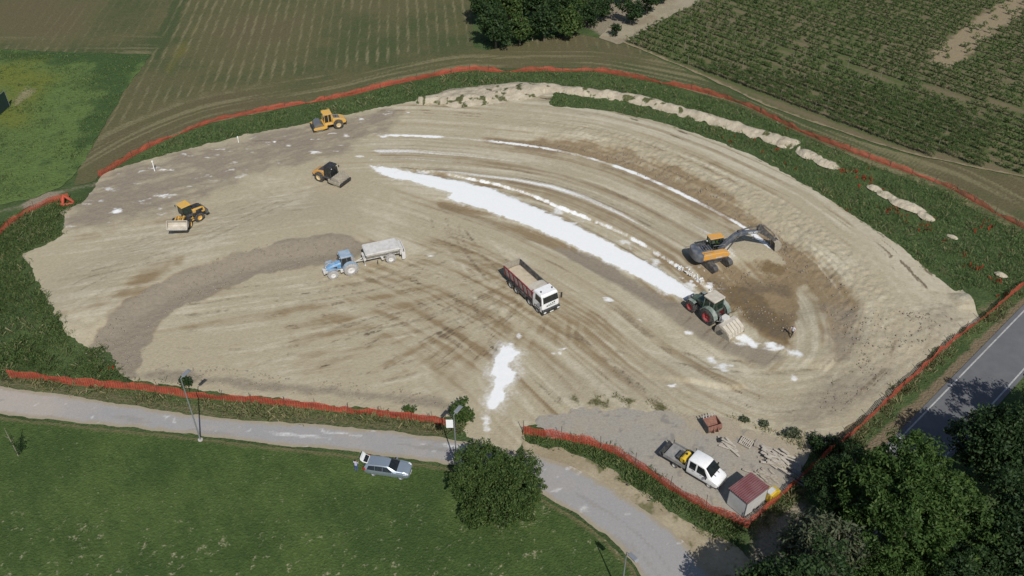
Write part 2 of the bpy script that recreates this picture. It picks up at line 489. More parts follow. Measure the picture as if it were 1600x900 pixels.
def line(x, y, pl, w, soft=.15, rag=.3, sc=1.2, seed=4):
    d = segdist(x, y, pl) + rag * 2 * (fbm(x * sc, y * sc, 3, seed) - .5)
    return 1 - sstep(w - soft, w + soft, d)

SOIL = pts((36, 398), (66, 384), (96, 368), (104, 345), (96, 332), (128, 318), (150, 292), (163, 272), (230, 249), (300, 231), (380, 212), (450, 199), (530, 181),
           (600, 167), (645, 158), (690, 147), (760, 141), (850, 132), (862, 146), (858, 166), (880, 170), (960, 178), (1040, 197), (1120, 222),
           (1200, 257), (1270, 299), (1340, 345), (1400, 384), (1450, 424), (1490, 456), (1520, 451), (1560, 468), (1540, 492), (1500, 520),
           (1440, 570), (1380, 625), (1330, 665), (1295, 690), (1262, 712), (1200, 692), (1130, 668), (1060, 656), (980, 648), (900, 652), (856, 662), (818, 668),
           (822, 690), (800, 708), (745, 704), (728, 672), (736, 645), (700, 652), (640, 648), (600, 642), (520, 634), (440, 625), (380, 618), (330, 613), (290, 606), (240, 599),
           (200, 592), (182, 572), (160, 545), (140, 546), (103, 520), (85, 485), (60, 440))
def soil_sdf(x, y):
    return polysdf(x, y, SOIL) + 1.1 * (fbm(x * .55, y * .55, 4, 31) - .5) + .4 * (fbm(x * 2.2, y * 2.2, 2, 32) - .5)

Z_BACK = pts((80, 362), (104, 335), (165, 272), (300, 231), (400, 208), (480, 193), (600, 168), (640, 178), (575, 215), (540, 246), (470, 258), (400, 272), (330, 302), (255, 332), (170, 356))
Z_LANE = pts((560, 222), (640, 216), (740, 222), (830, 232), (900, 246), (970, 266), (1040, 296), (1100, 326), (1160, 360), (1150, 400), (1100, 440), (1040, 404), (990, 372), (930, 346), (870, 322), (820, 300), (760, 284), (690, 271), (600, 250))
Z_PIT = pts((1108, 416), (1150, 408), (1185, 398), (1228, 416), (1252, 436), (1245, 475), (1232, 515), (1226, 538), (1200, 528), (1172, 508), (1148, 475), (1122, 450), (1100, 436))
Z_FAN = pts((420, 462), (560, 436), (640, 400), (700, 366), (740, 372), (800, 430), (850, 490), (900, 520), (800, 560), (740, 590), (620, 590), (480, 575), (420, 520))
Z_STAB = pts((1040, 470), (1075, 474), (1110, 505), (1140, 530), (1200, 545), (1230, 560), (1190, 575), (1130, 550), (1080, 520), (1035, 492), (960, 445), (900, 410), (870, 388), (930, 400))
Z_TILL = pts((688, 312), (740, 325), (790, 342), (850, 367), (920, 398), (980, 428), (1035, 458), (1062, 474), (1040, 478), (980, 448), (900, 408), (830, 376), (760, 348), (690, 326))
Z_FRONT = pts((230, 500), (330, 445), (440, 410), (520, 400), (640, 480), (650, 610), (420, 590), (260, 570))
Z_LEFT = pts((40, 400), (130, 362), (260, 330), (420, 290), (480, 290), (520, 370), (420, 385), (330, 412), (255, 445), (195, 480), (150, 530), (110, 515), (85, 480))
Z_RBROWN = pts((900, 224), (980, 240), (1060, 270), (1130, 303), (1190, 345), (1250, 390), (1310, 440), (1350, 500), (1330, 560), (1305, 570), (1290, 500), (1245, 425), (1195, 380), (1160, 352), (1100, 321), (1040, 291), (970, 262), (900, 242), (800, 226), (760, 219))
Z_LIME = pts((574, 258), (640, 267), (700, 278), (760, 291), (830, 319), (900, 351), (960, 384), (1020, 414), (1060, 438), (1090, 460), (1078, 472), (1035, 455), (980, 426), (920, 396), (850, 365),
             (790, 340), (740, 323), (698, 311), (706, 302), (640, 284), (598, 276))
Z_DUMP = pts((786, 540), (798, 544), (812, 552), (806, 566), (798, 572), (806, 582), (802, 600), (788, 618), (782, 634), (764, 642), (758, 630), (766, 604), (764, 580), (774, 560))
Z_EMB = pts((132, 556), (158, 520), (198, 482), (258, 446), (336, 416), (430, 388), (530, 373), (585, 380), (555, 402), (470, 418), (400, 434), (345, 454), (290, 478), (250, 500), (236, 522), (225, 560), (205, 592), (180, 572))
LIMESPOTS = [(560, 245, 9, 3), (600, 214, 11, 3), (430, 222, 4, 2), (452, 228, 5, 2), (322, 246, 8, 2), (338, 243, 6, 2), (580, 250, 5, 2), (1110, 563, 12, 6), (1085, 470, 6, 2), (865, 553, 5, 3), (880, 545, 8, 3), (905, 541, 10, 3),
             (875, 552, 4, 2), (675, 399, 9, 4), (1075, 520, 8, 4), (1170, 538, 24, 6), (1200, 545, 30, 4), (1130, 575, 20, 8), (1240, 590, 8, 10), (1050, 603, 9, 3), (1180, 606, 6, 3), (810, 525, 5, 4), (1000, 500, 8, 3),
             (183, 330, 9, 4), (175, 295, 12, 3), (255, 305, 20, 3), (490, 238, 9, 3), (795, 545, 14, 14), (640, 176, 7, 2), (580, 172, 6, 2), (395, 238, 4, 1), (420, 180 + 46, 3, 1), (1108, 445, 8, 5), (760, 660, 10, 16), (950, 470, 10, 4)]
# tyre marks: (points in the photograph, gauge, strength)
TYRES = [([(785, 690), (782, 640), (770, 580), (745, 520), (715, 450), (700, 400), (690, 360)], 2.0, .55),
         ([(800, 690), (800, 630), (790, 560), (770, 500), (745, 440), (720, 395), (712, 370)], 1.9, .5),
         ([(790, 680), (815, 620), (830, 590), (900, 585), (1000, 590), (1100, 600), (1200, 598), (1280, 580)], 2.1, .35),
         ([(730, 380), (760, 420), (800, 465), (870, 505), (960, 545), (1060, 580), (1160, 597), (1250, 590)], 2.0, .7),
         ([(745, 375), (790, 420), (840, 470), (930, 515), (1020, 548), (1120, 575), (1230, 575)], 2.0, .55),
         ([(720, 390), (770, 450), (810, 482), (900, 535), (980, 565), (1080, 590)], 1.8, .55),
         ([(830, 480), (940, 520), (1040, 540), (1130, 552), (1220, 556), (1275, 545), (1290, 505)], 2.2, .4),
         ([(640, 410), (560, 440), (480, 452), (380, 455), (300, 470)], 2.0, .5),
         ([(660, 415), (590, 446), (500, 462), (420, 470), (330, 480)], 2.0, .55),
         ([(700, 440), (620, 455), (540, 470), (440, 490), (330, 500)], 2.0, .35),
         ([(760, 470), (690, 500), (600, 520), (500, 530), (400, 535)], 1.9, .5),
         ([(780, 490), (700, 520), (620, 545), (520, 560)], 2.0, .6),
         ([(810, 490), (760, 530), (700, 560), (640, 575)], 2.0, .55),
         ([(740, 450), (660, 490), (560, 510), (450, 545)], 2.0, .55),
         ([(800, 520), (740, 560), (660, 600)], 2.0, .45),
         ([(500, 280), (430, 300), (340, 330), (250, 370), (150, 420), (80, 450)], 1.8, .4),
         ([(490, 300), (420, 320), (330, 355), (240, 395), (150, 440)], 2.0, .4),
         ([(530, 330), (440, 345), (340, 380), (250, 420), (170, 470)], 2.1, .35),
         ([(420, 330), (330, 375), (260, 410), (180, 425)], 1.4, .5),
         ([(560, 290), (500, 320), (440, 320), (400, 300), (395, 280)], 1.6, .3),
         ([(860, 205), (960, 215), (1060, 245), (1160, 290), (1260, 350), (1350, 420), (1410, 500)], 2.0, .35),
         ([(820, 195), (950, 200), (1070, 230), (1180, 275), (1290, 340), (1380, 410), (1440, 480)], 2.0, .3),
         ([(700, 185), (850, 190), (980, 205), (1100, 245), (1210, 300), (1310, 370)], 2.0, .3),
         ([(1310, 540), (1360, 500), (1420, 470), (1500, 470)], 2.2, .5),
         ([(1320, 570), (1380, 530), (1450, 500), (1490, 490)], 2.2, .5),
         ([(1340, 600), (1400, 560), (1460, 515)], 2.2, .4),
         ([(1150, 600), (1240, 610), (1330, 590), (1400, 540)], 2.0, .35),
         ([(830, 640), (930, 615), (1060, 620), (1180, 640), (1280, 655)], 2.0, .35)]

LOWER = pts((520, 262), (600, 286), (700, 318), (800, 352), (900, 398), (1000, 455), (1080, 516), (1140, 556), (1200, 582), (1262, 574), (1302, 536), (1318, 490), (1322, 450))
Z_CENTRE = pts((660, 380), (760, 400), (900, 430), (1060, 520), (1180, 570), (1280, 590), (1180, 615), (1000, 600), (860, 590), (800, 560), (700, 470))
Z_DAMP = pts((1128, 448), (1150, 438), (1172, 446), (1206, 472), (1236, 506), (1230, 536), (1198, 524), (1164, 494), (1140, 470))
def soil_attr(x, y):
    n1 = fbm(x * .12, y * .12, 3, 40); n2 = fbm(x * .5, y * .5, 4, 41); n3 = fbm(x * 1.6, y * 1.6, 3, 42)
    brown = .10 + .45 * (n1 - .45) + .35 * (n2 - .5)
    pale = .25 + .7 * (n1 - .5) + .3 * (n3 - .5)
    grey = np.zeros(x.shape); dark = np.zeros(x.shape); lime = np.zeros(x.shape); ddz = .03 * (n3 - .5)
    # arcs of the lanes, concentric with the outer line
    d, s, u = pldist(x, y, OUTER)
    dl, sl_, ul = pldist(x, y, LOWER)
    above = sstep(-1.0, 1.0, sl_)
    arcwin = sstep(-45, -20, s) * (1 - sstep(16, 30, s)) * above
    g1_ = fbm(sl_ * .8 + 11, ul * .016, 4, 301); g2_ = fbm(sl_ * 2.4, ul * .05, 3, 302); g3_ = vnoise(sl_ * 4.4, ul * .14, 303)
    LL = float(np.hypot(*np.diff(LOWER, axis=0).T).sum())
    lowin = (1 - above) * sstep(-34, -20, sl_) * sstep(2, 26, ul) * (1 - sstep(LL - 8, LL - 1, ul)) * (1 - .6 * sstep(LL - 30, LL - 10, ul) * sstep(-14, -6, -np.abs(sl_)) * 0)
    low_streak = lowin * ((g1_ - .5) * 1.9 + (g2_ - .5) * 1.4 + (g3_ - .5) * .5)
    k1 = fbm(s * .9 + 30, u * .018, 4, 44); k2 = fbm(s * 2.6, u * .05, 3, 45); k3 = vnoise(s * 4.2, u * .12, 46)
    streak = arcwin * ((k1 - .5) * 1.6 + (k2 - .5) * 1.3 + (k3 - .5) * .5)
    brown += .6 * streak; pale -= .7 * streak; dark += .5 * arcwin * sstep(.62, .74, k2) * sstep(.42, .6, n2)
    brown += .65 * low_streak; pale -= .6 * low_streak; dark += .45 * lowin * sstep(.60, .74, g2_) * sstep(.40, .6, n2)
    ce = zone(x, y, Z_CENTRE, 4, 2, .15); brown += ce * .22; pale -= ce * .1
    lane = zone(x, y, Z_LANE, .8, .6)
    brown += lane * (.22 + .5 * (k1 - .5)); grey += lane * (.25 + .5 * (k2 - .45))
    lime += lane * np.clip(.70 * sstep(.48, .74, fbm(s * .8 + 5, u * .022, 4, 47)) * (.25 + 1.1 * fbm(s * 3, u * .12, 3, 48)), 0, .70)
    # outer line, tumbled slope beyond
    rb = zone(x, y, Z_RBROWN, 1.2, 1.2)
    brown += rb * (.72 + .6 * (n3 - .5)); grey += rb * (.30 + .4 * (n2 - .5)); pale -= .6 * rb; dark += rb * .35 * sstep(.55, .70, fbm(x * 1.8, y * 1.8, 3, 79))
    ol = smooth_pl(OUTER[1:11], .6, 2)
    wid = .06 + .18 * fbm(x * .25, y * .25, 2, 49)
    lime = np.maximum(lime, (1 - sstep(wid, wid + .35, segdist(x, y, ol) + .35 * (n3 - .5))) * (.38 + .45 * sstep(.35, .6, fbm(u * .35, s * .2, 3, 78))))
    sl = smooth_pl(SECOND, .6, 2)
    dsec, ssec, usec = pldist(x, y, sl)
    lime = np.maximum(lime, (1 - sstep(.05, .40, np.abs(ssec - .1) + .6 * (n3 - .42))) * sstep(-1, 3, usec) * (dsec < 3) * (.5 + .6 * fbm(usec * .25, ssec * 0, 2, 50)))
    face = (1 - sstep(.0, .3, ssec)) * sstep(-2.8, -2.2, ssec + .5 * (n2 - .5)) * (dsec < 4)
    blocks = vnoise(usec * .55, ssec * .2, 51)
    brown += face * (.2 + .7 * (blocks - .35)); lime = np.maximum(lime, face * .55 * sstep(.55, .75, fbm(x * .6, y * .6, 3, 52)))
    ddz += -.28 * face * (dsec < 4)
    # clods of lime at the lower end of the second line
    end = at(1095, 437); re = np.hypot(x - end[0], y - end[1])
    lime = np.maximum(lime, sstep(.54, .70, fbm(x * 1.5, y * 1.5, 3, 53)) * (1 - sstep(1.5, 4.5, re)) * .6)
    # zones
    a0_ = R(28); su0 = x * math.cos(a0_) + y * math.sin(a0_); sv0 = -x * math.sin(a0_) + y * math.cos(a0_)
    bk = zone(x, y, Z_BACK, 2.6, 2.4, .3)
    bks = fbm(sv0 * 1.3, su0 * .10, 4, 77)
    grey += bk * (.72 + .6 * (n2 - .5) + .7 * (bks - .5)); pale -= bk * .25; brown += bk * (.12 + .6 * (bks - .5))
    lime = np.maximum(lime, bk * .62 * sstep(.60, .80, fbm(x * .45, y * 1.1, 5, 54)) * sstep(.35, .65, n3 + .1))
    ddz += bk * .10 * (n3 - .5)
    pit = zone(x, y, Z_PIT, 1.0, .9)
    pit2 = pit * (1 - sstep(-1, 5, (y - PIT[1]) - 4 * (n1 - .5)))
    brown += pit * (.55 + .5 * (n3 - .4)) + .6 * pit2; pale -= pit * .6; dark += .5 * pit2 * sstep(.3, .7, n2) + .15 * pit
    ddz += pit * .12 * (n3 - .5)
    damp = zone(x, y, Z_DAMP, .8, 1.0, .5) * (.75 + .5 * (n3 - .4)); damp = np.maximum(damp, .75 * zone(x, y, pts((1200, 402), (1228, 414), (1224, 432), (1196, 424), (1180, 412)), .6, .9, .6))
    edge_l = line(x, y, pts((1158, 530), (1185, 540), (1222, 545), (1250, 556)), .45, .5, .9, .8)
    lime = np.maximum(lime, edge_l * .8)
    emb = zone(x, y, Z_EMB, .55, .8, .5)
    grey += emb * (.92 + .5 * (n2 - .5)); brown += emb * .60; pale -= emb * .7; dark += emb * .22 * sstep(.5, .7, n3); ddz += emb * .10 * (n3 - .5)
    patch = zone(x, y, pts((185, 470), (220, 430), (280, 405), (300, 405), (250, 445), (215, 475)), 1.0, .8)
    brown += patch * .5
    stab = zone(x, y, Z_STAB, .8, .4)
    grey += stab * (.75 + .35 * (k2 - .5)); pale -= stab * .3; brown -= stab * .2
    till = zone(x, y, Z_TILL, .6, .4)
    brown += till * (.62 + .5 * (k2 - .5)); grey += till * .25; ddz -= till * .12
    # fan of tyre marks in front of the truck
    cx, cy = at(900, 405); ang = np.arctan2(y - cy, x - cx); rad = np.hypot(x - cx, y - cy)
    fan = zone(x, y, Z_FAN, 3.0, 2.0, .15)
    f1 = fbm(ang * 26, rad * .10, 3, 55); f2 = fbm(ang * 95, rad * .42, 4, 56)
    dark += fan * .55 * sstep(.54, .72, f2) * sstep(.38, .62, n2 + .3 * (f1 - .5))
    brown += fan * (.22 + 1.0 * (f1 - .5)); pale -= fan * .2
    # long drags over the flat in front and over the plateau on the left
    a = R(14); su = x * math.cos(a) + y * math.sin(a); sv = -x * math.sin(a) + y * math.cos(a)
    fr = zone(x, y, Z_FRONT, 3, 1.5, .2) + zone(x, y, Z_LEFT, 3, 1.5, .2)
    g1 = fbm(sv * 1.1, su * .06, 4, 57); g2 = fbm(sv * 2.8 + 9, su * .16, 3, 58)
    brown += fr * (g1 - .5) * 1.1; pale += fr * (.1 + (g2 - .5) * 1.0)
    dark += fr * .35 * sstep(.66, .80, fbm(sv * 3.2, su * .4, 3, 59)) * sstep(.45, .6, n2)
    # rest of the outside shelf, crawler marks
    out = sstep(9, 13, s) * sstep(20, 40, u)
    pale += out * (.30 + .5 * (n2 - .5)); grey += out * .22
    dark += out * .7 * sstep(.63, .72, fbm(s * .9, u * .35, 4, 62)) * sstep(.42, .6, n1 + .3 * (n2 - .5))
    low = zone(x, y, pts((840, 560), (1000, 560), (1150, 590), (1280, 600), (1400, 580), (1330, 670), (1180, 660), (1000, 636), (850, 640)), 3, 2, .2)
    grey += low * .35; dark += low * .35 * sstep(.60, .75, fbm(x * 2.5, y * 2.5, 3, 69)) * sstep(.45, .55, n2)
    cl = zone(x, y, pts((1290, 480), (1480, 480), (1520, 500), (1330, 660), (1240, 660), (1270, 600)), 3, 2, .2)
    fe = zone(x, y, pts((190, 592), (250, 576), (330, 586), (440, 598), (560, 608), (690, 624), (740, 650), (690, 640), (560, 624), (430, 612), (330, 602)), .8, .8, .5)
    grey += fe * .7; pale -= fe * .3; dark += fe * .4 * sstep(.55, .7, n3); ddz += fe * .12 * (n3 - .5)
    grey += cl * .32; ddz += cl * .22 * (fbm(x * 1.2, y * 1.2, 3, 63) - .5); dark += cl * .12 * sstep(.60, .72, fbm(x * 2.4, y * 2.4, 3, 64))
    # single tyre marks
    for k, (pl, g, st) in enumerate(TYRES):
        Pk = smooth_pl(pts(*pl), 1.2, 2)
        lo = Pk.min(0) - 3; hi = Pk.max(0) + 3
        m = (x > lo[0]) & (x < hi[0]) & (y > lo[1]) & (y < hi[1])
        if not m.any(): continue
        dd, ss, uu = pldist(x[m], y[m], Pk)
        ss = ss + .3 * (fbm(uu * .1, uu * 0, 2, 80 + k) - .5)
        w = (1 - sstep(.16, .36, np.abs(np.abs(ss) - g / 2))) * (dd < 2.5)
        w = w * sstep(.32, .62, fbm(uu * .14, ss * .3, 3, 110 + k)) * st * .72 * (.55 + .8 * vnoise(uu * 2.4, ss * 0, 140 + k))
        dark[m] = np.maximum(dark[m], w * 1.0); ddz[m] -= .05 * w
        w2 = (1 - sstep(.1, .3, np.abs(np.abs(ss) - g / 2 - .55))) * (dd < 2.5) * st * .5
        pale[m] += w2 * .5
    # lime
    lm = polysdf(x, y, Z_LIME) + .7 * (fbm(s * .5, u * 1.1, 4, 65) - .5) + .35 * (n3 - .5)
    limeband = np.maximum(1 - sstep(-.35, .1, lm), .42 * (1 - sstep(-.2, 1.0, lm + .9 * (n3 - .5))))
    ln = polysdf(x, y, Z_LIME)
    start = 1 - sstep(-6, 14, u - 12)
    lime = np.maximum(lime, limeband * (1.0 + .55 * (k2 - .5)) * (1 - .5 * start * sstep(.5, .62, n2)))
    ddz *= 1 - .95 * np.clip(limeband, 0, 1)
    du = polysdf(x, y, Z_DUMP) + .25 + 1.5 * (fbm(x * 1.1, y * .8, 4, 66) - .5)
    lime = np.maximum(lime, 1 - sstep(-.25, .35, du)); lime = np.maximum(lime, .45 * (1 - sstep(-.2, 2.4, du + 1.2 * (n3 - .5))))
    for k, (a_, b_, rx, ry) in enumerate(LIMESPOTS):
        c = at(a_, b_); sc = cT * (b_ - 450 + F * math.tan(TH)) / H
        sd = (F * sT - cT * (b_ - 450) * 0 + 0) / F
        r = np.hypot((x - c[0]) / (rx / sc), (y - c[1]) / (ry / sc / .6))
        m = r < 2.2
        if m.any():
            lime[m] = np.maximum(lime[m], (.62 + .2 * (k % 3) / 2) * (1 - sstep(.1, 1.5, r[m] + 2.6 * (fbm(x[m] * 1.1 + k, y[m] * 1.9, 4, 67) - .42))))
    nz = fbm(x * .9, y * .9, 3, 68)
    weeds = zone(x, y, pts((890, 622), (960, 620), (1060, 634), (1062, 642), (980, 636), (905, 632)), .8, 1.0, .8) * .8
    return dict(damp=damp, brown=brown, pale=pale, grey=grey, dark=np.clip(dark, 0, 1), lime=lime, weeds=weeds * sstep(.35, .6, nz), dz=ddz)

ground_mat('soil', [('pale', (.46, .42, .318), .9, .5), ('brown', (.232, .175, .104), 1.3, .45), ('grey', (.238, .205, .158), 1.1, .45), ('damp', (.165, .118, .062), 2.0, .6), ('dark', (.130, .102, .068), 3.0, .5),
                    ('weeds', (.085, .085, .035), 4.0, .9), ('lime', (.74, .755, .76), 3.0, .5)],
           (.362, .318, .225), fine=(2.6, .20), bump=.7, bump_scale=4.0, bdist=.09, calm='lime')

# --- land: the sheet that runs to the horizon
DIRTPATCH = pts((36, 316), (70, 300), (100, 296), (92, 304), (60, 324), (40, 326))
DRYVERGE = pts((1290, 700), (1410, 600), (1560, 470), (1600, 440), (1600, 478), (1430, 655), (1360, 720), (1300, 760))
UNDERTREES = pts((1185, 830), (1215, 800), (1250, 770), (1262, 790), (1240, 830), (1220, 900), (1150, 1000), (1120, 960))
SHOULDER = pts((815, 690), (865, 700), (920, 718), (965, 742), (1015, 776), (1060, 806), (1110, 836), (1160, 862), (1200, 910), (1260, 1010), (1110, 1010), (1060, 880), (990, 815), (920, 765), (860, 732), (815, 715))
BASEDIRT = pts((940, 55), (990, 40), (1060, 0), (1100, -20), (1060, -40), (900, -20), (905, 40))
def land_attr(x, y):
    n = fbm(x * .25, y * .25, 4, 201); n2 = fbm(x * 1.1, y * 1.1, 3, 202)
    near = (y > 40) & (y < 215) & (np.abs(x) < 135)
    dry = np.zeros(x.shape); dirt = np.zeros(x.shape); shade = .5 + .9 * (n - .5) + .5 * (n2 - .5)
    xx, yy = x[near], y[near]
    d_ = zone(xx, yy, DRYVERGE, 1.0, 1.0, .4); rl = segdist(xx, yy, pts((1300, 730), (1425, 612), (1600, 446)))
    dry[near] = np.clip(d_ * 1.6, 0, 1) * sstep(.5, 1.3, rl + .8 * (n2[near] - .5)) * 1.1
    e = segdist(xx, yy, pts((0, 596), (100, 609), (200, 625), (300, 641), (400, 650), (500, 655), (600, 664), (690, 676)))
    dry[near] = np.maximum(dry[near], (1 - sstep(.2, 1.8, e)) * .5)
    dirt[near] = np.maximum(zone(xx, yy, DIRTPATCH, .5, .8, .8), zone(xx, yy, UNDERTREES, 2.0, 1.5, .3) * .85)
    dirt[near] = np.maximum(dirt[near], zone(xx, yy, BASEDIRT, 1.0, 1.0, .3) * .8)
    dirt[near] = np.maximum(dirt[near], .75 * (1 - sstep(.4, 1.3, segdist(xx, yy, pts((0, 330), (60, 318), (100, 298), (160, 285))) + n2[near] - .3)) * .6)
    far = .6 * sstep(.5, .6, fbm(x * .01, y * .01, 2, 203)) * ~near
    return dict(dry=dry + far, dirt=dirt, shade=shade)
ground_mat('verge_grass', [('shade', (.075, .108, .040), 1.5, .8), ('dry', (.17, .135, .085), 2.2, .8), ('dirt', (.25, .215, .16), 2.0, .6)], (.046, .074, .026), fine=(3.5, .4), bump=1.0, bump_scale=4.0, bdist=.25)

def land_h(x, y):
    z = terrain(x, y)
    near = (y > 55) & (y < 165) & (np.abs(x) < 90)
    zz = z[near]; xx = x[near]; yy = y[near]
    zz = zz - .6 * (1 - sstep(-2.5, -.8, soil_sdf(xx, yy)))
    zz = zz - .35 * (1 - sstep(-2.2, -1.0, yard_sdf(xx, yy)))
    db, sb, ub = pldist(xx, yy, BERM)
    zz = zz - .35 * (1 - sstep(-.7, -.1, db - berm_w(ub))) * ((ub > 0) & (ub < 66))
    for k in range(len(HEAPW)):
        (cx, cy), rx, ry, hh = HEAPW[k]
        m = np.hypot(xx - cx, yy - cy) < rx * 2
        if m.any(): zz[m] -= (.3 + .8 * hh) * (1 - sstep(.35, .8, heap_r(xx[m], yy[m], k)))
    z[near] = zz
    return z

YARD = pts((846, 654), (900, 640), (980, 636), (1060, 644), (1120, 656), (1170, 668), (1230, 690), (1270, 700), (1245, 745), (1205, 790), (1168, 820), (1140, 812), (1100, 792), (1060, 769), (1020, 743), (980, 717), (940, 698), (900, 688), (850, 678), (830, 668))
def yard_sdf(x, y):
    return polysdf(x, y, YARD) + (.5 + 2.2 * sstep(60, 66, y)) * (fbm(x * .7, y * .7, 4, 211) - .5)

def big_land():
    # fine in the middle, coarse to the horizon, in one sheet
    xs = np.concatenate([[-3000, -1500, -800, -450, -300, -220, -170], np.arange(-140, 140.1, .7), [170, 220, 300, 450, 800, 1500, 3000]])
    ys = np.concatenate([[-3000, -1500, -700, -300, -100, 0, 25], np.arange(40, 216, .7), [240, 290, 380, 520, 800, 1500, 3500]])
    X, Y = np.meshgrid(xs, ys); nx, ny = len(xs), len(ys)
    I = np.arange(nx * ny).reshape(ny, nx)
    Q = np.stack([I[:-1, :-1].ravel(), I[:-1, 1:].ravel(), I[1:, 1:].ravel(), I[1:, :-1].ravel()], 1)
    x, y = X.ravel(), Y.ravel()
    me = npmesh('land', np.column_stack([x, y, land_h(x, y)]), quads=Q)
    for k, v in land_attr(x, y).items():
        a = me.attributes.new(k, 'FLOAT', 'POINT'); a.data.foreach_set('value', v.astype(np.float32))
    me.polygons.foreach_set('use_smooth', np.ones(len(me.polygons), bool))
    return tag(addobj('ground', me, M['verge_grass']), 'rough green grassland around the building site', 'ground', kind='structure')
big_land()

tag(sheet('construction_soil', soil_sdf, .2, (-66, 56, 60, 152), .05, M['soil'], soil_attr), 'bare beige soil of the building site with tracks and lime', 'soil', kind='structure')

# --- gravel yard
def yard_attr(x, y):
    n = fbm(x * .4, y * .4, 3, 212); n2 = fbm(x * 1.5, y * 1.5, 3, 213)
    edge = segdist(x, y, pts((1100, 650), (1170, 668), (1235, 692), (1275, 702)))
    straw = (1 - sstep(1.0, 3.0, edge + 1.5 * (n2 - .5)))
    return dict(tan=.3 + .9 * (n - .5) + straw * .9, dark=sstep(.62, .75, n2) * .6)
ground_mat('gravel', [('tan', (.33, .285, .21), 1.2, .5), ('dark', (.19, .18, .165), 5, .6)], (.295, .275, .240), fine=(5.0, .28), bump=.7, bump_scale=7.0, bdist=.05)
tag(sheet('gravel_yard', yard_sdf, .25, (0, 36, 48, 74), .075, M['gravel'], yard_attr), 'grey gravel yard where the white truck is parked', 'yard', kind='structure')

# --- access track
TRK_T = pts((-130, 584), (0, 604), (100, 617), (200, 633), (300, 649), (400, 658), (500, 664), (600, 673), (690, 685), (760, 694), (815, 706), (856, 715), (915, 740), (982, 780), (1036, 816), (1086, 866), (1118, 910), (1160, 1000), (1210, 1120))
TRK_B = pts((-130, 629), (0, 648), (150, 664), (300, 679), (400, 692), (500, 702), (600, 713), (700, 726), (780, 740), (850, 776), (900, 802), (940, 832), (970, 858), (1000, 893), (1020, 940), (1050, 1020), (1090, 1120))
TRACK = np.vstack([smooth_pl(TRK_T, 2.0, 1), smooth_pl(TRK_B, 2.0, 1)[::-1]])
def track_sdf(x, y):
    return polysdf(x, y, TRACK) + .5 * (fbm(x * .9, y * .9, 3, 221) - .5)
TRK_C = smooth_pl((np.array([TRK_T[int(i)] for i in np.linspace(0, 18, 12)]) + np.array([TRK_B[int(i)] for i in np.linspace(0, 16, 12)])) / 2, 2.0, 1)
def track_attr(x, y):
    d, s, u = pldist(x, y, TRK_C)
    n = fbm(x * .3, y * .3, 3, 222); n2 = fbm(s * 1.6, u * .12, 4, 223); n3 = fbm(x * .8, y * .8, 4, 224)
    pink = .25 + .8 * (1 - sstep(-60, -35, x)) + .6 * (n - .5)
    whit = zone(x, y, pts((420, 662), (520, 664), (590, 676), (580, 696), (520, 690), (440, 680)), 1.2, 1.2, .5) * sstep(.44, .62, fbm(s * 2.6, u * .3, 4, 225)) * .62
    whit = np.maximum(whit, zone(x, y, pts((690, 690), (760, 698), (770, 715), (700, 708)), .8, .8, .6) * .7 * sstep(.4, .6, n3))
    whit = np.maximum(whit, zone(x, y, pts((900, 792), (918, 788), (922, 800), (906, 803)), .4, .3) * .45)
    whit = np.maximum(whit, .45 * sstep(.70, .80, fbm(x * .9, y * 1.8, 4, 226)))
    dirt = np.maximum(zone(x, y, pts((725, 668), (820, 672), (835, 712), (790, 726), (740, 716)), 1.5, 1.5, .4) * .8, .5 * sstep(.55, .7, n2) + (1 - sstep(-1.1, -.1, track_sdf(x, y))) * 0)
    e = sstep(-.9, -.1, track_sdf(x, y) + .3 * (n3 - .5)) * .8
    return dict(pink=pink, whit=whit, dirt=np.maximum(dirt * .7, e), dark=sstep(.55, .72, n2) * .55)
ground_mat('track_gravel', [('pink', (.36, .325, .29), 1.0, .4), ('dark', (.225, .225, .23), 2.0, .4), ('dirt', (.30, .26, .19), 2.0, .5), ('whit', (.62, .62, .61), 3.5, .5)], (.29, .285, .28), fine=(6.0, .16), bump=.4, bump_scale=9.0, bdist=.03)
tag(sheet('access_track', track_sdf, .3, (-75, 34, 30, 78), .075, M['track_gravel'], track_attr), 'pale grey gravel track running past the site entrance', 'track', kind='structure')

def shoulder_sdf(x, y):
    return polysdf(x, y, SHOULDER) + 1.2 * (fbm(x * .6, y * .6, 4, 231) - .5)
def shoulder_attr(x, y):
    n = fbm(x * .5, y * .5, 4, 232)
    return dict(straw=.4 + 1.2 * (n - .5), green=sstep(.58, .75, fbm(x * .9, y * .9, 3, 233)) * .7)
ground_mat('shoulder_dirt', [('straw', (.36, .31, .215), 1.8, .6), ('green', (.12, .12, .055), 3, .8)], (.27, .225, .15), fine=(4, .25), bump=.6, bump_scale=5, bdist=.06)
tag(sheet('dirt_shoulder', shoulder_sdf, .3, (0, 34, 38, 70), .065, M['shoulder_dirt'], shoulder_attr), 'strip of straw coloured dirt beside the grey track', 'dirt strip', kind='structure')

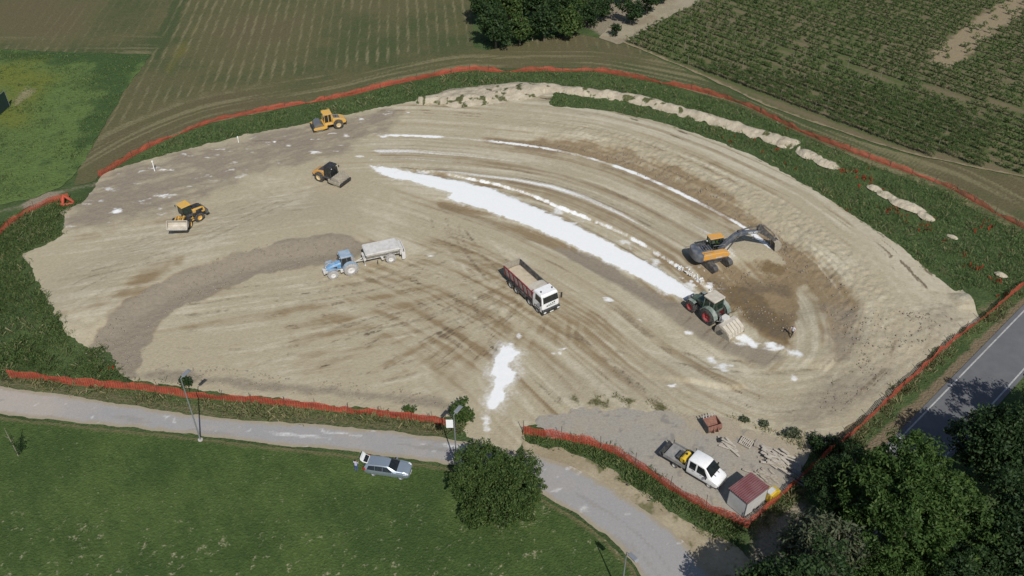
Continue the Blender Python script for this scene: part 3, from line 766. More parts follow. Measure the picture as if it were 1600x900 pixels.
# --- asphalt road with its edge lines
RC = np.array(at(1512.5, 673.7)); RWID = float((RC - RA) @ RN)
def strip(name, n0, n1, dz, m, seg=2.0, l0=-34, l1=150):
    k = int((l1 - l0) / seg) + 1; t = np.linspace(l0, l1, k); w = np.linspace(n0, n1, 3 if n1 - n0 < 1 else 9)
    V = np.array([[*(RA + RD * a + RN * b), 0] for a in t for b in w]); V[:, 2] = dz
    I = np.arange(len(V)).reshape(k, len(w))
    Q = np.stack([I[:-1, :-1].ravel(), I[:-1, 1:].ravel(), I[1:, 1:].ravel(), I[1:, :-1].ravel()], 1)
    return addobj(name, npmesh(name, V, quads=Q), m)
am = mat('asphalt', (.108, .111, .118), .85, dirt=(.138, .139, .142), dirt_amt=.8, scale=.7, bump=.3)
tag(strip('asphalt_road', -.55, RWID + .5, .07, am), 'dark grey asphalt road with white edge lines', 'road', kind='structure')
lm = mat('line_paint', (.42, .42, .41), .7, dirt=(.2, .2, .2), dirt_amt=.7, scale=3)
tag(strip('road_line', -.08, .08, .074, lm), 'white edge line on the site side of the road', 'road line', kind='structure')
tag(strip('road_line', RWID - .08, RWID + .08, .074, lm), 'white edge line on the tree side of the road', 'road line', kind='structure')

# --- lawn
LAWN_T = smooth_pl(TRK_B, 2.0, 1)
LAWN = np.vstack([LAWN_T, pts((1000, 1150), (-200, 1150))])
def lawn_sdf(x, y):
    return polysdf(x, y, LAWN) + .35 + .3 * (fbm(x * 1.3, y * 1.3, 2, 241) - .5)
def lawn_attr(x, y):
    n = fbm(x * .22, y * .22, 4, 242)
    a = R(35); u = x * math.cos(a) + y * math.sin(a); v = -x * math.sin(a) + y * math.cos(a)
    nn = fbm(u * 2.2, v * 3.4, 5, 243); area = .35 + .75 * (1 - sstep(46, 57, y + 5 * (fbm(x * .1, y * .1, 2, 244) - .5)))
    straw = sstep(.62, .76, nn) * area * sstep(.40, .62, fbm(x * 2.2, y * 2.2, 2, 245)) * .42
    straw = np.maximum(straw, .5 * sstep(.78, .84, vnoise(x * 2.3, y * 2.3, 246)) * sstep(.4, .55, nn) * area)
    straw = np.maximum(straw, .5 * zone(x, y, pts((770, 790), (840, 770), (870, 800), (800, 830), (760, 810)), 1.2, 1.5, .7) * sstep(.45, .6, fbm(x * 2, y * 2, 3, 247)))
    edge = 1 - sstep(.1, .9, -lawn_sdf(x, y))
    return dict(lite=.5 + .95 * (n - .5) + .5 * (fbm(u * 2.5, v * .5, 3, 248) - .5), straw=straw, dry=edge * .7)
ground_mat('lawn_grass', [('lite', (.070, .108, .030), 2.0, .7), ('dry', (.13, .12, .06), 2.5, .8), ('straw', (.30, .28, .18), 5.0, 1.7)], (.042, .074, .021), fine=(3.0, .38), bump=1.0, bump_scale=5.0, bdist=.18)
tag(sheet('lawn', lawn_sdf, .3, (-75, 22, 28, 76), .055, M['lawn_grass'], lawn_attr), 'dark green mown lawn below the gravel track', 'lawn', kind='structure')

# --- hay field and meadow
HAY = pts((-200, -60), (-20, 76), (100, 82), (236, 86), (196, 140), (146, 225), (122, 268), (112, 292), (150, 284), (163, 262), (230, 226), (330, 192), (450, 168), (560, 144), (660, 122), (740, 106), (860, 108), (950, 113),
          (1040, 130), (1140, 162), (1240, 205), (1340, 250), (1440, 290), (1540, 338), (1620, 375), (1700, 350), (1600, 278), (1420, 243), (1330, 215), (1200, 170), (1080, 114), (975, 68), (945, 62), (900, 54), (840, 62), (760, 80), (740, 74), (735, 0), (735, -60))
def hay_sdf(x, y):
    return polysdf(x, y, HAY) + .8 * (fbm(x * .5, y * .5, 3, 251) - .5)
FENCE_BACK = [(155, 277), (180, 262), (230, 232), (290, 206), (340, 188), (400, 177), (470, 163), (540, 152), (600, 136), (660, 123), (735, 109), (770, 113), (800, 113), (845, 111), (880, 112), (930, 111), (990, 122), (1050, 134),
              (1120, 151), (1160, 163), (1200, 183), (1250, 207), (1300, 227), (1350, 246), (1400, 264), (1440, 278), (1480, 292), (1540, 327), (1600, 358), (1660, 392)]
def hay_attr(x, y):
    a = R(95.6 - 90); s = x * math.cos(a) + y * math.sin(a); u = -x * math.sin(a) + y * math.cos(a)
    n = fbm(x * .09, y * .09, 4, 252); n2 = fbm(x * .5, y * .5, 3, 253)
    w = s + .55 * (fbm(s * .1, u * .05, 3, 254) - .5) + .35 * (fbm(u * .4, s * .4, 2, 258) - .5)
    ph = np.abs(((w / 1.85) % 1) - .5) * 2
    lines = sstep(.45, 1.0, ph + .35 * (n2 - .5)) * (.55 + .45 * vnoise(np.floor(w / 1.85) * 3.3, u * .04, 255)) * (.6 + .4 * sstep(.3, .6, fbm(x * .2, y * .2, 3, 259)))
    fb = pts(*FENCE_BACK)
    d, sg, uu = pldist(x, y, smooth_pl(fb, 3, 1))
    head = (1 - sstep(7, 13, d + 5 * (n2 - .5)))
    hl = fbm(d * 1.7 + 2.0 * fbm(uu * .05, d * .1, 2, 262), uu * .05, 4, 256)
    left = sstep(0, 12, y - (at(0, 78)[1] + .0)) * (1 - sstep(-75, -62, x)) * .0
    upl = zone(x, y, pts((-200, -60), (-20, 70), (100, 78), (240, 88), (270, 30), (290, -60)), 1.5, 1, .2)
    gap = line(x, y, pts((238, 88), (262, 45), (285, -10), (300, -60)), 1.2, .8, .8)
    yell = zone(x, y, pts((250, 110), (280, 65), (310, 40), (290, 90), (265, 120)), 1.5, 1.5, .3)
    straw = np.maximum(lines * (1 - head) * (.95 - .45 * upl), head * .75 * sstep(.42, .72, hl))
    h2 = fbm((y - at(0, 80)[1]) * 1.2 + 2.5 * fbm(x * .05, y * .1, 2, 263), x * .06, 4, 257); hz = upl * (1 - sstep(4, 12, y - at(120, 82)[1]))
    straw = np.maximum(straw, hz * .6 * sstep(.42, .72, h2))
    right = sstep(at(760, 100)[0], at(900, 100)[0], x)
    reds = .2 + 1.6 * (n - .5) + .15 * head + .05 * upl
    green = .4 - 1.5 * (n - .42) + gap * 1.0 + .35 * right - .2 * head + .4 * (n2 - .5)
    return dict(reds=np.clip(reds, 0, 1), green=np.clip(green, 0, 1) * .9, straw=np.clip(straw, 0, .9), yell=yell * .6)
ground_mat('mown_hay', [('reds', (.108, .092, .050), .8, .6), ('green', (.060, .078, .032), 1.2, .7), ('yell', (.12, .115, .035), 1.5, .6), ('straw', (.170, .155, .086), 3.0, .8)], (.102, .097, .047), fine=(2.6, .35), bump=.9, bump_scale=3.5, bdist=.15)
tag(sheet('hay_field', hay_sdf, .4, (-132, 128, 95, 214), .055, M['mown_hay'], hay_attr), 'mown hay field in brown and green rows behind the site', 'field', kind='structure')

MEADOW = pts((-220, 60), (-20, 76), (100, 82), (236, 86), (196, 140), (146, 225), (122, 268), (100, 292), (60, 308), (0, 322), (-120, 345), (-300, 250))
def meadow_sdf(x, y):
    return polysdf(x, y, MEADOW) + 1.0 * (fbm(x * .5, y * .5, 3, 261) - .5)
def meadow_attr(x, y):
    n = fbm(x * .10, y * .10, 4, 262); n2 = fbm(x * .6, y * .6, 3, 263)
    yl = zone(x, y, pts((-40, 95), (60, 95), (100, 125), (60, 160), (20, 200), (-40, 190)), 5, 3, .15) * .8
    st = zone(x, y, pts((20, 158), (40, 138), (52, 142), (40, 160), (24, 166)), .8, 1.2, .7)
    dk = zone(x, y, pts((0, 78), (236, 84), (196, 140), (150, 220), (130, 230), (160, 150), (130, 100), (0, 95)), 3, 2, .2)
    return dict(yell=np.clip(yl + .9 * (n - .5), 0, 1), dark=np.clip(.25 + .8 * dk + 1.2 * (n2 - .55), 0, 1), straw=st * .8)
ground_mat('meadow_grass', [('dark', (.046, .082, .028), 1.4, .7), ('yell', (.13, .15, .032), 1.4, .7), ('straw', (.22, .20, .11), 3, .8)], (.10, .15, .046), fine=(2.5, .3), bump=1.0, bump_scale=3.0, bdist=.25)
tag(sheet('meadow', meadow_sdf, .45, (-135, -55, 92, 178), .085, M['meadow_grass'], meadow_attr), 'bright green unmown meadow at the left edge', 'meadow', kind='structure')

# --- vineyard ground and the earth path beside it
VINE = pts((972, 66), (1080, 111), (1200, 167), (1330, 212), (1420, 241), (1600, 277), (1760, 310), (1760, -60), (1130, -60), (1098, 0), (1040, 30))
def vine_sdf(x, y):
    return polysdf(x, y, VINE) + .6 * (fbm(x * .5, y * .5, 3, 271) - .5)
VD = np.array(at(1420, 240)) - np.array(at(1080, 110)); VD /= np.linalg.norm(VD); VN = np.array([-VD[1], VD[0]])   # along the rows, across (away)
V0 = np.array(at(1080, 108))
GAPLINE = pts((1475, 95), (1530, 45), (1600, 2), (1660, -40))
PATHLINE = pts((1225, 80), (1300, 104), (1360, 122), (1460, 145), (1600, 178), (1700, 200))
def vine_attr(x, y):
    n2 = fbm(x * .6, y * .6, 3, 272)
    v = (x - V0[0]) * VN[0] + (y - V0[1]) * VN[1]
    gr = .5 + .9 * (fbm(x * .2, y * .2, 3, 273) - .5) + .3 * np.sin(v / 2.6 * 2 * PI)
    edge = line(x, y, pts((960, 62), (1080, 112), (1200, 169), (1330, 214), (1420, 243), (1600, 279), (1700, 300)), .7, .4, .5)
    gap = line(x, y, GAPLINE, 2.6, 1.2, 1.2)
    return dict(green=np.clip(gr * 1.0, 0, 1) * (1 - gap) * (1 - edge), tan=np.clip(edge + gap, 0, 1))
ground_mat('vineyard_soil', [('green', (.080, .100, .038), 1.5, .7), ('tan', (.24, .195, .125), 1.5, .5)], (.140, .118, .070), fine=(3, .3), bump=.7, bump_scale=4, bdist=.12)
tag(sheet('vineyard_ground', vine_sdf, .5, (15, 140, 95, 214), .085, M['vineyard_soil'], vine_attr), 'dry earth between the rows of vines', 'vineyard ground', kind='structure')
FARM = pts((935, 60), (965, 70), (985, 62), (1040, 30), (1098, 0), (1150, -40), (1110, -60), (1050, -10), (1000, 28), (950, 44))
def farm_sdf(x, y):
    return polysdf(x, y, FARM) + .9 * (fbm(x * .4, y * .4, 3, 281) - .5)
ground_mat('path_earth', [('tan', (.30, .265, .19), 1.5, .6)], (.235, .20, .14), fine=(3, .25), bump=.6, bump_scale=4, bdist=.08)
tag(sheet('earth_path', farm_sdf, .5, (10, 60, 155, 214), .12, M['path_earth'], lambda x, y: dict(tan=.5 + 1.5 * (fbm(x * .4, y * .4, 3, 282) - .5))), 'pale earth path between the wood and the vines', 'path', kind='structure')

# --- bank of pale soil along the back, and loose heaps in the grass
def bank_sdf(x, y):
    d, s, u = pldist(x, y, smooth_pl(BERM, 1.0, 1))
    end = np.maximum(-u - .5, u - 66.5)
    return np.maximum(d - berm_w(u) + .9 * (fbm(x * .8, y * .8, 3, 291) - .5), end)
def bank_attr(x, y):
    n = fbm(x * 1.2, y * 1.2, 4, 292)
    return dict(pale=.5 + 1.1 * (n - .5), weeds=.8 * sstep(.63, .72, fbm(x * .8, y * .8, 3, 293)))
ground_mat('bank_soil', [('pale', (.44, .39, .30), 2.0, .6), ('weeds', (.07, .08, .03), 4.0, .8)], (.345, .30, .225), fine=(3, .25), bump=.9, bump_scale=4, bdist=.12)
tag(sheet('earth_bank', bank_sdf, .25, (-22, 46, 108, 150), .09, M['bank_soil'], bank_attr), 'long low bank of pale loose soil along the back', 'earth bank', kind='structure')
HLAB = ['small pale soil heap just past the end of the long bank', 'pale soil heap beside the bank end, left of the long one', 'long pale soil heap in green grass, farthest left of the large ones',
        'pale soil heap ringed with red poppies, nearest the fence bend', 'low whitish soil heap tucked behind the largest heap', 'largest pale soil heap among the poppies',
        'rounded whitish soil heap at the near end of the largest', 'tiny pale soil clump in dark grass', 'small pale soil heap near the roadside fence corner']
for k in range(len(HEAPW)):
    (cx, cy), rx, ry, hh = HEAPW[k]; q = max(rx, ry) * 1.7
    tag(sheet('soil_heap', lambda x, y, k=k: heap_r(x, y, k) - .92, .15, (cx - q, cx + q, cy - q, cy + q), .06, M['bank_soil'],
              lambda x, y: dict(pale=.7 + 1.0 * (fbm(x * 1.5, y * 1.5, 3, 295) - .5), weeds=x * 0)), HLAB[k], 'soil heap', 'soil heaps in the grass strip')
# ================================================================== VEGETATION
def quads_mesh(name, C, U, W, mats):
    """leaf quads: centres, half vectors"""
    V = np.concatenate([C - U - W * .3, C + W * -.9 + U * .1, C + U + W * .3, C + W * .9 - U * .1], 0).reshape(4, -1, 3).transpose(1, 0, 2).reshape(-1, 3)
    Q = np.arange(len(V)).reshape(-1, 4)
    me = npmesh(name, V, quads=Q)
    for m in mats: me.materials.append(m)
    return me

def rand_dirs(n, g):
    v = g.normal(size=(n, 3)); return v / np.linalg.norm(v, axis=1)[:, None]

def leaf_cloud(name, centers, radii, per, size, m, g, flat=.8, elong=1.0, up=.35):
    n = len(centers)
    idx = np.repeat(np.arange(n), per)
    off = rand_dirs(len(idx), g) * (g.random((len(idx), 1)) ** .45) * radii[idx][:, None]
    off[:, 2] *= flat
    C = centers[idx] + off
    nrm = rand_dirs(len(idx), g) + off / (radii[idx][:, None] + 1e-6) * .7; nrm[:, 2] += up
    nrm /= np.linalg.norm(nrm, axis=1)[:, None]
    t = np.cross(nrm, rand_dirs(len(idx), g)); t /= np.linalg.norm(t, axis=1)[:, None] + 1e-9
    b = np.cross(nrm, t)
    s = (size * (.6 + .8 * g.random((len(idx), 1))))
    return quads_mesh(name, C, t * s * elong, b * s * .55, [m])

def crown_points(g, rx, ry, h0, h1, n, lobes=9, hollow=.35, spread=.62, lr=1.0):
    """clump centres through the volume of several lobes"""
    L = []
    for _ in range(lobes):
        a = g.random() * 2 * PI; q = g.random() ** .5 * spread; hz = g.random()
        L.append((math.cos(a) * q * rx, math.sin(a) * q * ry, h0 + (h1 - h0) * (.25 + .55 * hz), (.34 + .22 * g.random()) * min(rx, ry) * lr, (.20 + .14 * g.random()) * (h1 - h0)))
    L.append((0, 0, h0 + (h1 - h0) * .6, .5 * min(rx, ry), .40 * (h1 - h0)))
    L = np.array(L); vol = L[:, 3] ** 2 * L[:, 4]; pick = g.choice(len(L), n, p=vol / vol.sum())
    d = rand_dirs(n, g); d[:, 2] = np.where(d[:, 2] < -.3, d[:, 2] * .5, d[:, 2])
    r = (hollow + (1 - hollow) * g.random((n, 1)) ** .5) * (1 + .22 * (g.random((n, 1)) - .3))
    C = L[pick, :3] + d * r * np.stack([L[pick, 3], L[pick, 3], L[pick, 4]], 1)
    return C, L

def trunk_mesh(name, g, h, r, L, m, limbs=7, twigs=0, C=None):
    b = MB()
    lean = Vector((g.normal() * .04 * h, g.normal() * .04 * h, 0))
    top = Vector((0, 0, h * .55)) + lean
    b.tube([(0, 0, -.3), (lean.x * .2, lean.y * .2, h * .2), (lean.x * .6, lean.y * .6, h * .4), tuple(top), (lean.x * 1.2, lean.y * 1.2, h * .85)], [r * 1.25, r, r * .8, r * .6, r * .15], 9)
    for k in range(min(limbs, len(L))):
        c = L[k]; z0 = h * (.22 + .3 * g.random())
        p0 = Vector((lean.x * z0 / h, lean.y * z0 / h, z0)); p1 = Vector(c[:3]); mid = (p0 + p1) / 2 + Vector((0, 0, -.06 * h))
        b.tube([p0, mid, p1], [r * .42, r * .28, r * .10], 6)
    if C is not None:
        for k in range(twigs):
            c = Vector(C[g.integers(len(C))]); l = L[np.argmin(np.sum((L[:, :3] - np.array(c)) ** 2, 1))]
            p0 = Vector(l[:3]); b.tube([p0, (p0 + c) / 2 + Vector((g.normal() * .15, g.normal() * .15, .1)), p0 + (c - p0) * 1.06], [r * .10, r * .07, r * .03], 4)
    me_o = b
    return me_o

TREE_PROTO = {}
def tree(kind, name, loc, rz=0, sc=1.0, label=None, cat='tree', group=None, **k):
    if kind not in TREE_PROTO:
        g = np.random.default_rng(k['seed'])
        C, L = crown_points(g, k['rx'], k['ry'], k['h0'], k['h1'], k['n'], k.get('lobes', 9), k.get('hollow', .35))
        rad = k['cr'] * (.6 + .8 * g.random(len(C)))
        me = leaf_cloud(name + '_crown', C, rad, k['per'], k['leaf'], M[k['mat']], g, elong=k.get('elong', 1.0))
        tb = trunk_mesh('trunk', g, k['h1'], k['tr'], L, None, k.get('limbs', 7), k.get('twigs', 0), C)
        root = empty(name, loc, rz, label, cat, group)
        tb.build('trunk', k.get('bark', 'bark'), root, bev=0, smooth=True)
        addobj('crown', me, None, root)
        root.scale = (sc,) * 3
        TREE_PROTO[kind] = root
        return root
    p = TREE_PROTO[kind]
    root = empty(name, loc, rz, label, cat, group); root.scale = (sc, sc, sc * k.get('zs', 1.0))
    for c in p.children:
        o = c.copy(); COL.objects.link(o); o.parent = root
    return root

# big trees at the lower right
def ground_under(px, py, up):
    x, y = at(px, py, up); return (x, y, tz(x, y))
tree('walnut', 'walnut_tree', ground_under(1425, 795, 6.0), .3, 1.0, 'big leafy green tree in the lower right between track and road',
     seed=3, rx=6.6, ry=6.8, h0=1.2, h1=10.8, n=900, per=62, cr=.72, leaf=.150, mat='leaf_walnut', tr=.30, lobes=17, limbs=12, twigs=60, hollow=.5, bark='bark_pale', elong=1.25)
tree('grey', 'willow_tree', ground_under(1284, 856, 4.0), 0, 1.12, 'grey green thin leaved tree with pale bare branches at the bottom edge',
     seed=5, rx=3.8, ry=3.4, h0=1.0, h1=6.6, n=330, per=24, cr=.6, leaf=.15, mat='leaf_grey', tr=.2, lobes=10, limbs=9, twigs=70, hollow=.4, bark='bark_pale', elong=1.5)
DK = dict(seed=8, rx=5.2, ry=5.6, h0=.8, h1=11.5, n=620, per=56, cr=.80, leaf=.18, mat='leaf_dark', tr=.28, lobes=13, limbs=9, twigs=20, hollow=.45)
tree('dark', 'oak_tree', ground_under(1600, 702, 6.5), .5, 1.0, 'dark tree overhanging the far side of the road at the right edge', **DK)
tree('dark', 'oak_tree', ground_under(1600, 835, 6.0), 2.1, .95, 'dark tree in the bottom right corner beside the big leafy tree', **DK)
tree('dark', 'oak_tree', ground_under(1500, 905, 4.0), 4.0, .72, 'dark low tree at the bottom edge right of the big leafy tree', **DK)
tree('walnut', 'walnut_tree', ground_under(1390, 925, 4.5), 3.0, .62, 'leafy green tree cut off by the bottom edge below the big one', seed=3)
# the tree just below the frame whose shadow lies over the track
tree('dark', 'oak_tree', (*at(1222, 1015), 0), 1.0, 1.0, 'dark tree below the picture casting shade over the track bend', **DK)
tree('dark', 'oak_tree', ground_under(1312, 752, 2.6), 1.2, .52, 'small dark bushy tree at the orange fence left of the big leafy tree', seed=3)

# the bush by the lamp post
g = np.random.default_rng(15)
C, L = crown_points(g, 5.0, 4.4, .2, 5.2, 640, 21, .6, .82, .72)
bush = empty('laurel_bush', ground_under(786, 764, 1.9), 0, 'round dense green bush beside the lamp post at the track edge', 'bush')
tb = trunk_mesh('stems', g, 4.2, .16, L, None, 14, 40, C); tb.build('stems', 'bark_pale', bush, bev=0, smooth=True)
addobj('crown', leaf_cloud('bush_crown', C, .50 * (.6 + .8 * g.random(len(C))), 64, .105, M['leaf_bush'], g, elong=1.4), None, bush)

tree('dark', 'oak_tree', ground_under(1300, 806, 2.0), 2.7, .40, 'low dark tree squeezed between the grey green tree and the fence corner', **DK)
tree('dark', 'oak_tree', ground_under(1660, 640, 5.5), 3.3, .9, 'dark tree at the right edge, farthest along the road', **DK)
# shrubs along the site edges
def shrub(name, loc, rx, h, label, m='leaf_bush', n=60, per=26, leaf=.14, seed=1, cat='shrub', group=None):
    g = np.random.default_rng(seed); C, L = crown_points(g, rx, rx * .9, 0.05, h, n, 6, .3)
    r = empty(name, loc, 0, label, cat, group)
    trunk_mesh('stems', g, h * .8, .05, L, None, 6).build('stems', 'bark', r, bev=0, smooth=True)
    addobj('crown', leaf_cloud('shrub_crown', C, .35 * (.6 + .8 * g.random(len(C))), per, leaf, M[m], g), None, r)
    return r
p = P(722, 655); shrub('wild_shrub', p, 1.5, 2.4, 'green weedy shrub growing behind the white sign board', 'leaf_bush', 80, 30, seed=21)
p = P(640, 645); shrub('wild_shrub', p, .7, .8, 'small green weed clump behind the front orange fence', 'leaf_bush', 22, 20, seed=22)
p = P(290, 602); shrub('wild_shrub', p, .8, 1.1, 'small dark weed clump beside the head of the left lamp post', 'leaf_dark', 30, 20, seed=23)
for k, (a, b, rx, h, lb) in enumerate([(1272, 700, 1.5, 1.1, 'dark scrub beside the timber pile, in the fence shade'), (1235, 682, 1.2, 1.0, 'low scrub on the yard edge behind the timber pile'), (1303, 704, 1.5, 1.2, 'dark scrub between timber pile and the roadside fence'),
                                        (1195, 666, .6, .4, 'small weed clump on the yard edge above the pallet'), (1160, 657, .5, .35, 'small weed clump on the yard edge right of the rusty bucket')]):
    shrub('wild_shrub', P(a, b), rx, h, lb, 'leaf_dark' if k in (0, 2) else 'leaf_grey', int(26 * rx), 24, seed=30 + k)

# the slim sapling at the left edge
sp = empty('sapling', P(29, 713), 0, 'slim bare sapling on the lawn at the left edge', 'sapling')
MB().tube([(0, 0, 0), (.03, 0, 1.6), (-.02, .03, 3.0), (.02, .02, 4.3)], [.06, .05, .04, .015], 7).tube([(.0, 0, 2.7), (-.5, .1, 3.0)], [.02, .008], 5).tube([(0, 0, 2.1), (.4, .2, 2.7)], [.02, .008], 5).build('trunk', 'bark_pale', sp, bev=0, smooth=True)
g = np.random.default_rng(40); C = np.stack([g.normal(.35, .3, 16), g.normal(.15, .3, 16), g.uniform(.5, 3.6, 16)], 1)
addobj('crown', leaf_cloud('sapling_crown', C, .28 * np.ones(16), 22, .08, M['leaf_dark'], g), None, sp)

# the wood at the top
WK = dict(seed=51, rx=3.6, ry=3.4, h0=.6, h1=8.2, n=170, per=30, cr=.75, leaf=.27, mat='leaf_wood', tr=.18, lobes=9, limbs=5, hollow=.45)
WK2 = dict(seed=52, rx=3.0, ry=3.2, h0=.5, h1=6.8, n=130, per=30, cr=.75, leaf=.25, mat='leaf_bush', tr=.16, lobes=8, limbs=5, hollow=.45)
WK3 = dict(seed=53, rx=2.6, ry=2.6, h0=.4, h1=5.6, n=90, per=22, cr=.65, leaf=.24, mat='leaf_dark', tr=.14, lobes=7, limbs=6, twigs=25, hollow=.4, bark='bark_pale')
wood = [('w1', 775, 74, .95), ('w2', 812, 68, .9), ('w1', 850, 63, .92), ('w2', 886, 58, .95), ('w1', 760, 40, 1.0), ('w2', 795, 36, 1.05), ('w1', 835, 30, 1.0), ('w1', 875, 30, .95), ('w2', 905, 30, .8), ('w1', 765, 8, 1.05),
        ('w1', 805, 0, 1.1), ('w2', 845, -4, 1.1), ('w1', 885, -6, 1.0), ('w3', 925, 42, .9), ('w3', 985, 36, 1.0), ('w3', 1010, 22, 1.0), ('w2', 945, 10, .85), ('w3', 975, 4, 1.0), ('w2', 1030, 2, .8), ('w3', 960, 56, .5), ('w1', 920, -12, .9), ('w2', 990, -20, .9),
        ('w2', 768, 62, .7), ('w3', 832, 62, .8), ('w3', 900, 46, .85), ('w3', 940, 30, .9)]
for i, (k, a, b, s) in enumerate(wood):
    q = dict(w1=WK, w2=WK2, w3=WK3)[k]
    x, y = at(a, b + 2)
    lab = {'w1': 'tall dense dark green tree in the wood at the top edge', 'w2': 'bushy mid green tree in the wood at the top edge', 'w3': 'small dark tree with bare branches at the wood border'}[k]
    if (a, b) == (960, 56): lab = 'small round dark tree standing alone at the earth path'
    tree(k, 'woodland_tree', (x, y, 0), i * 1.7, s, lab, 'tree', 'trees of the small wood', **q)

# vines: the nearest 300 as things, the rest as one
def vine_proto(seed):
    g = np.random.default_rng(seed)
    C = np.stack([np.linspace(-.55, .55, 13) + g.normal(0, .08, 13), g.normal(0, .15, 13), g.uniform(.55, 1.35, 13)], 1)
    return C, g
cand = []
g = np.random.default_rng(77)
rows = np.arange(.9, 130, 2.35)
for ri, v in enumerate(rows):
    for u in np.arange(-60, 150, .85):
        x, y = V0 + VD * (u + g.normal() * .12) + VN * (v + g.normal() * .08)
        cand.append((x, y, ri))
cand = np.array(cand); X, Y = cand[:, 0], cand[:, 1]
ok = (vine_sdf(X, Y) < -.5) & (Y < 196) & (X < 118)
ok &= (segdist(X, Y, GAPLINE) > 2.8 + g.normal(size=len(X)) * .8) | (g.random(len(X)) < .25)
ok &= segdist(X, Y, PATHLINE) > 1.0
miss = fbm(X * .15, Y * .15, 3, 301); ok &= g.random(len(X)) > np.where(miss < .36, .25, .03)
cand = cand[ok]
dist = np.hypot(cand[:, 0], cand[:, 1]); inview = np.array([abs(x) < 1.02 * (105.0 / 181.6) * y + 2 for x, y, _ in cand])
order = np.argsort(dist + 1e4 * ~inview)
near, rest = cand[order[:300]], cand[order[300:]]
protos = []
for s in range(5):
    C, gg = vine_proto(90 + s)
    lv = leaf_cloud('vine_leaves', C, .36 * np.ones(len(C)), 22, .085, M['leaf_vine'], gg)
    wood_ = MB().tube([(0, 0, 0), (.04, .02, .45), (0, 0, .85)], [.045, .035, .03], 5).tube([(-.6, 0, .82), (0, .02, .9), (.6, 0, .84)], [.02, .025, .02], 5).tube([(-.35, 0, .85), (-.38, 0, 1.35)], .012, 4).tube([(.3, 0, .87), (.34, 0, 1.35)], .012, 4)
    nv = len(lv.vertices); va = np.empty(nv * 3); lv.vertices.foreach_get('co', va)
    me = bpy.data.meshes.new('vine'); me.from_pydata([tuple(v) for v in va.reshape(-1, 3)] + wood_.v, [], [tuple(p.vertices) for p in lv.polygons] + [tuple(i + nv for i in f) for f in wood_.f]); me.update()
    me.materials.append(M['leaf_vine']); me.materials.append(M['bark'])
    mi = np.zeros(len(me.polygons), np.int32); mi[len(lv.polygons):] = 1; me.polygons.foreach_set('material_index', mi)
    protos.append(me)
stem = MB().tube([(0, 0, 0), (.03, 0, .4), (0, 0, .9)], [.035, .03, .02], 5)
stem_o = None
rzv = math.atan2(VD[1], VD[0])
for i, (x, y, _) in enumerate(near):
    o = addobj('grapevine', protos[i % 5], None, None, (x, y, .08))
    s = .80 + .28 * g.random(); o.scale = (s, s, s * (.9 + .25 * g.random())); o.rotation_euler = (0, 0, rzv + g.choice([0, PI]) + g.normal() * .1)
    tag(o, 'green grapevine in the nearest rows of the vineyard', 'grapevine', 'grapevines in the near rows')
n = len(rest); per = 10
C = np.repeat(rest[:, :2], per, 0); idx = np.repeat(np.arange(n), per)
du = g.normal(0, .30, len(C)); dv = g.normal(0, .10, len(C))
C3 = np.column_stack([C + VD * du[:, None] + VN * dv[:, None], g.uniform(.35, 1.25, len(C)) * (.8 + .35 * g.random(n))[idx]])
tag(addobj('grapevines', leaf_cloud('far_vines', C3, .25 * np.ones(len(C3)), 12, .11, M['leaf_vine'], g), None), 'green mass of vines in the farther rows of the vineyard', 'vines', kind='stuff')
pm = MB().cyl((0, 0, 0), (0, 0, 1.9), .035, 6).build('vineyard_post', 'bark_pale', None, 0)
first = True
cnt = 0
for ri, v in enumerate(rows[:26]):
    for u in np.arange(-58 + (ri % 3), 120, 6.3):
        x, y = V0 + VD * u + VN * v
        if vine_sdf(np.array([x]), np.array([y]))[0] > -.6 or abs(x) > .58 * y or cnt > 90: continue
        o = pm if first else pm.copy()
        if not first: COL.objects.link(o)
        first = False; cnt += 1
        o.location = (x, y, .08); o.rotation_euler = (g.normal() * .04, g.normal() * .04, 0)
        tag(o, 'thin pale post standing in a row of vines', 'post', 'posts in the vineyard rows')

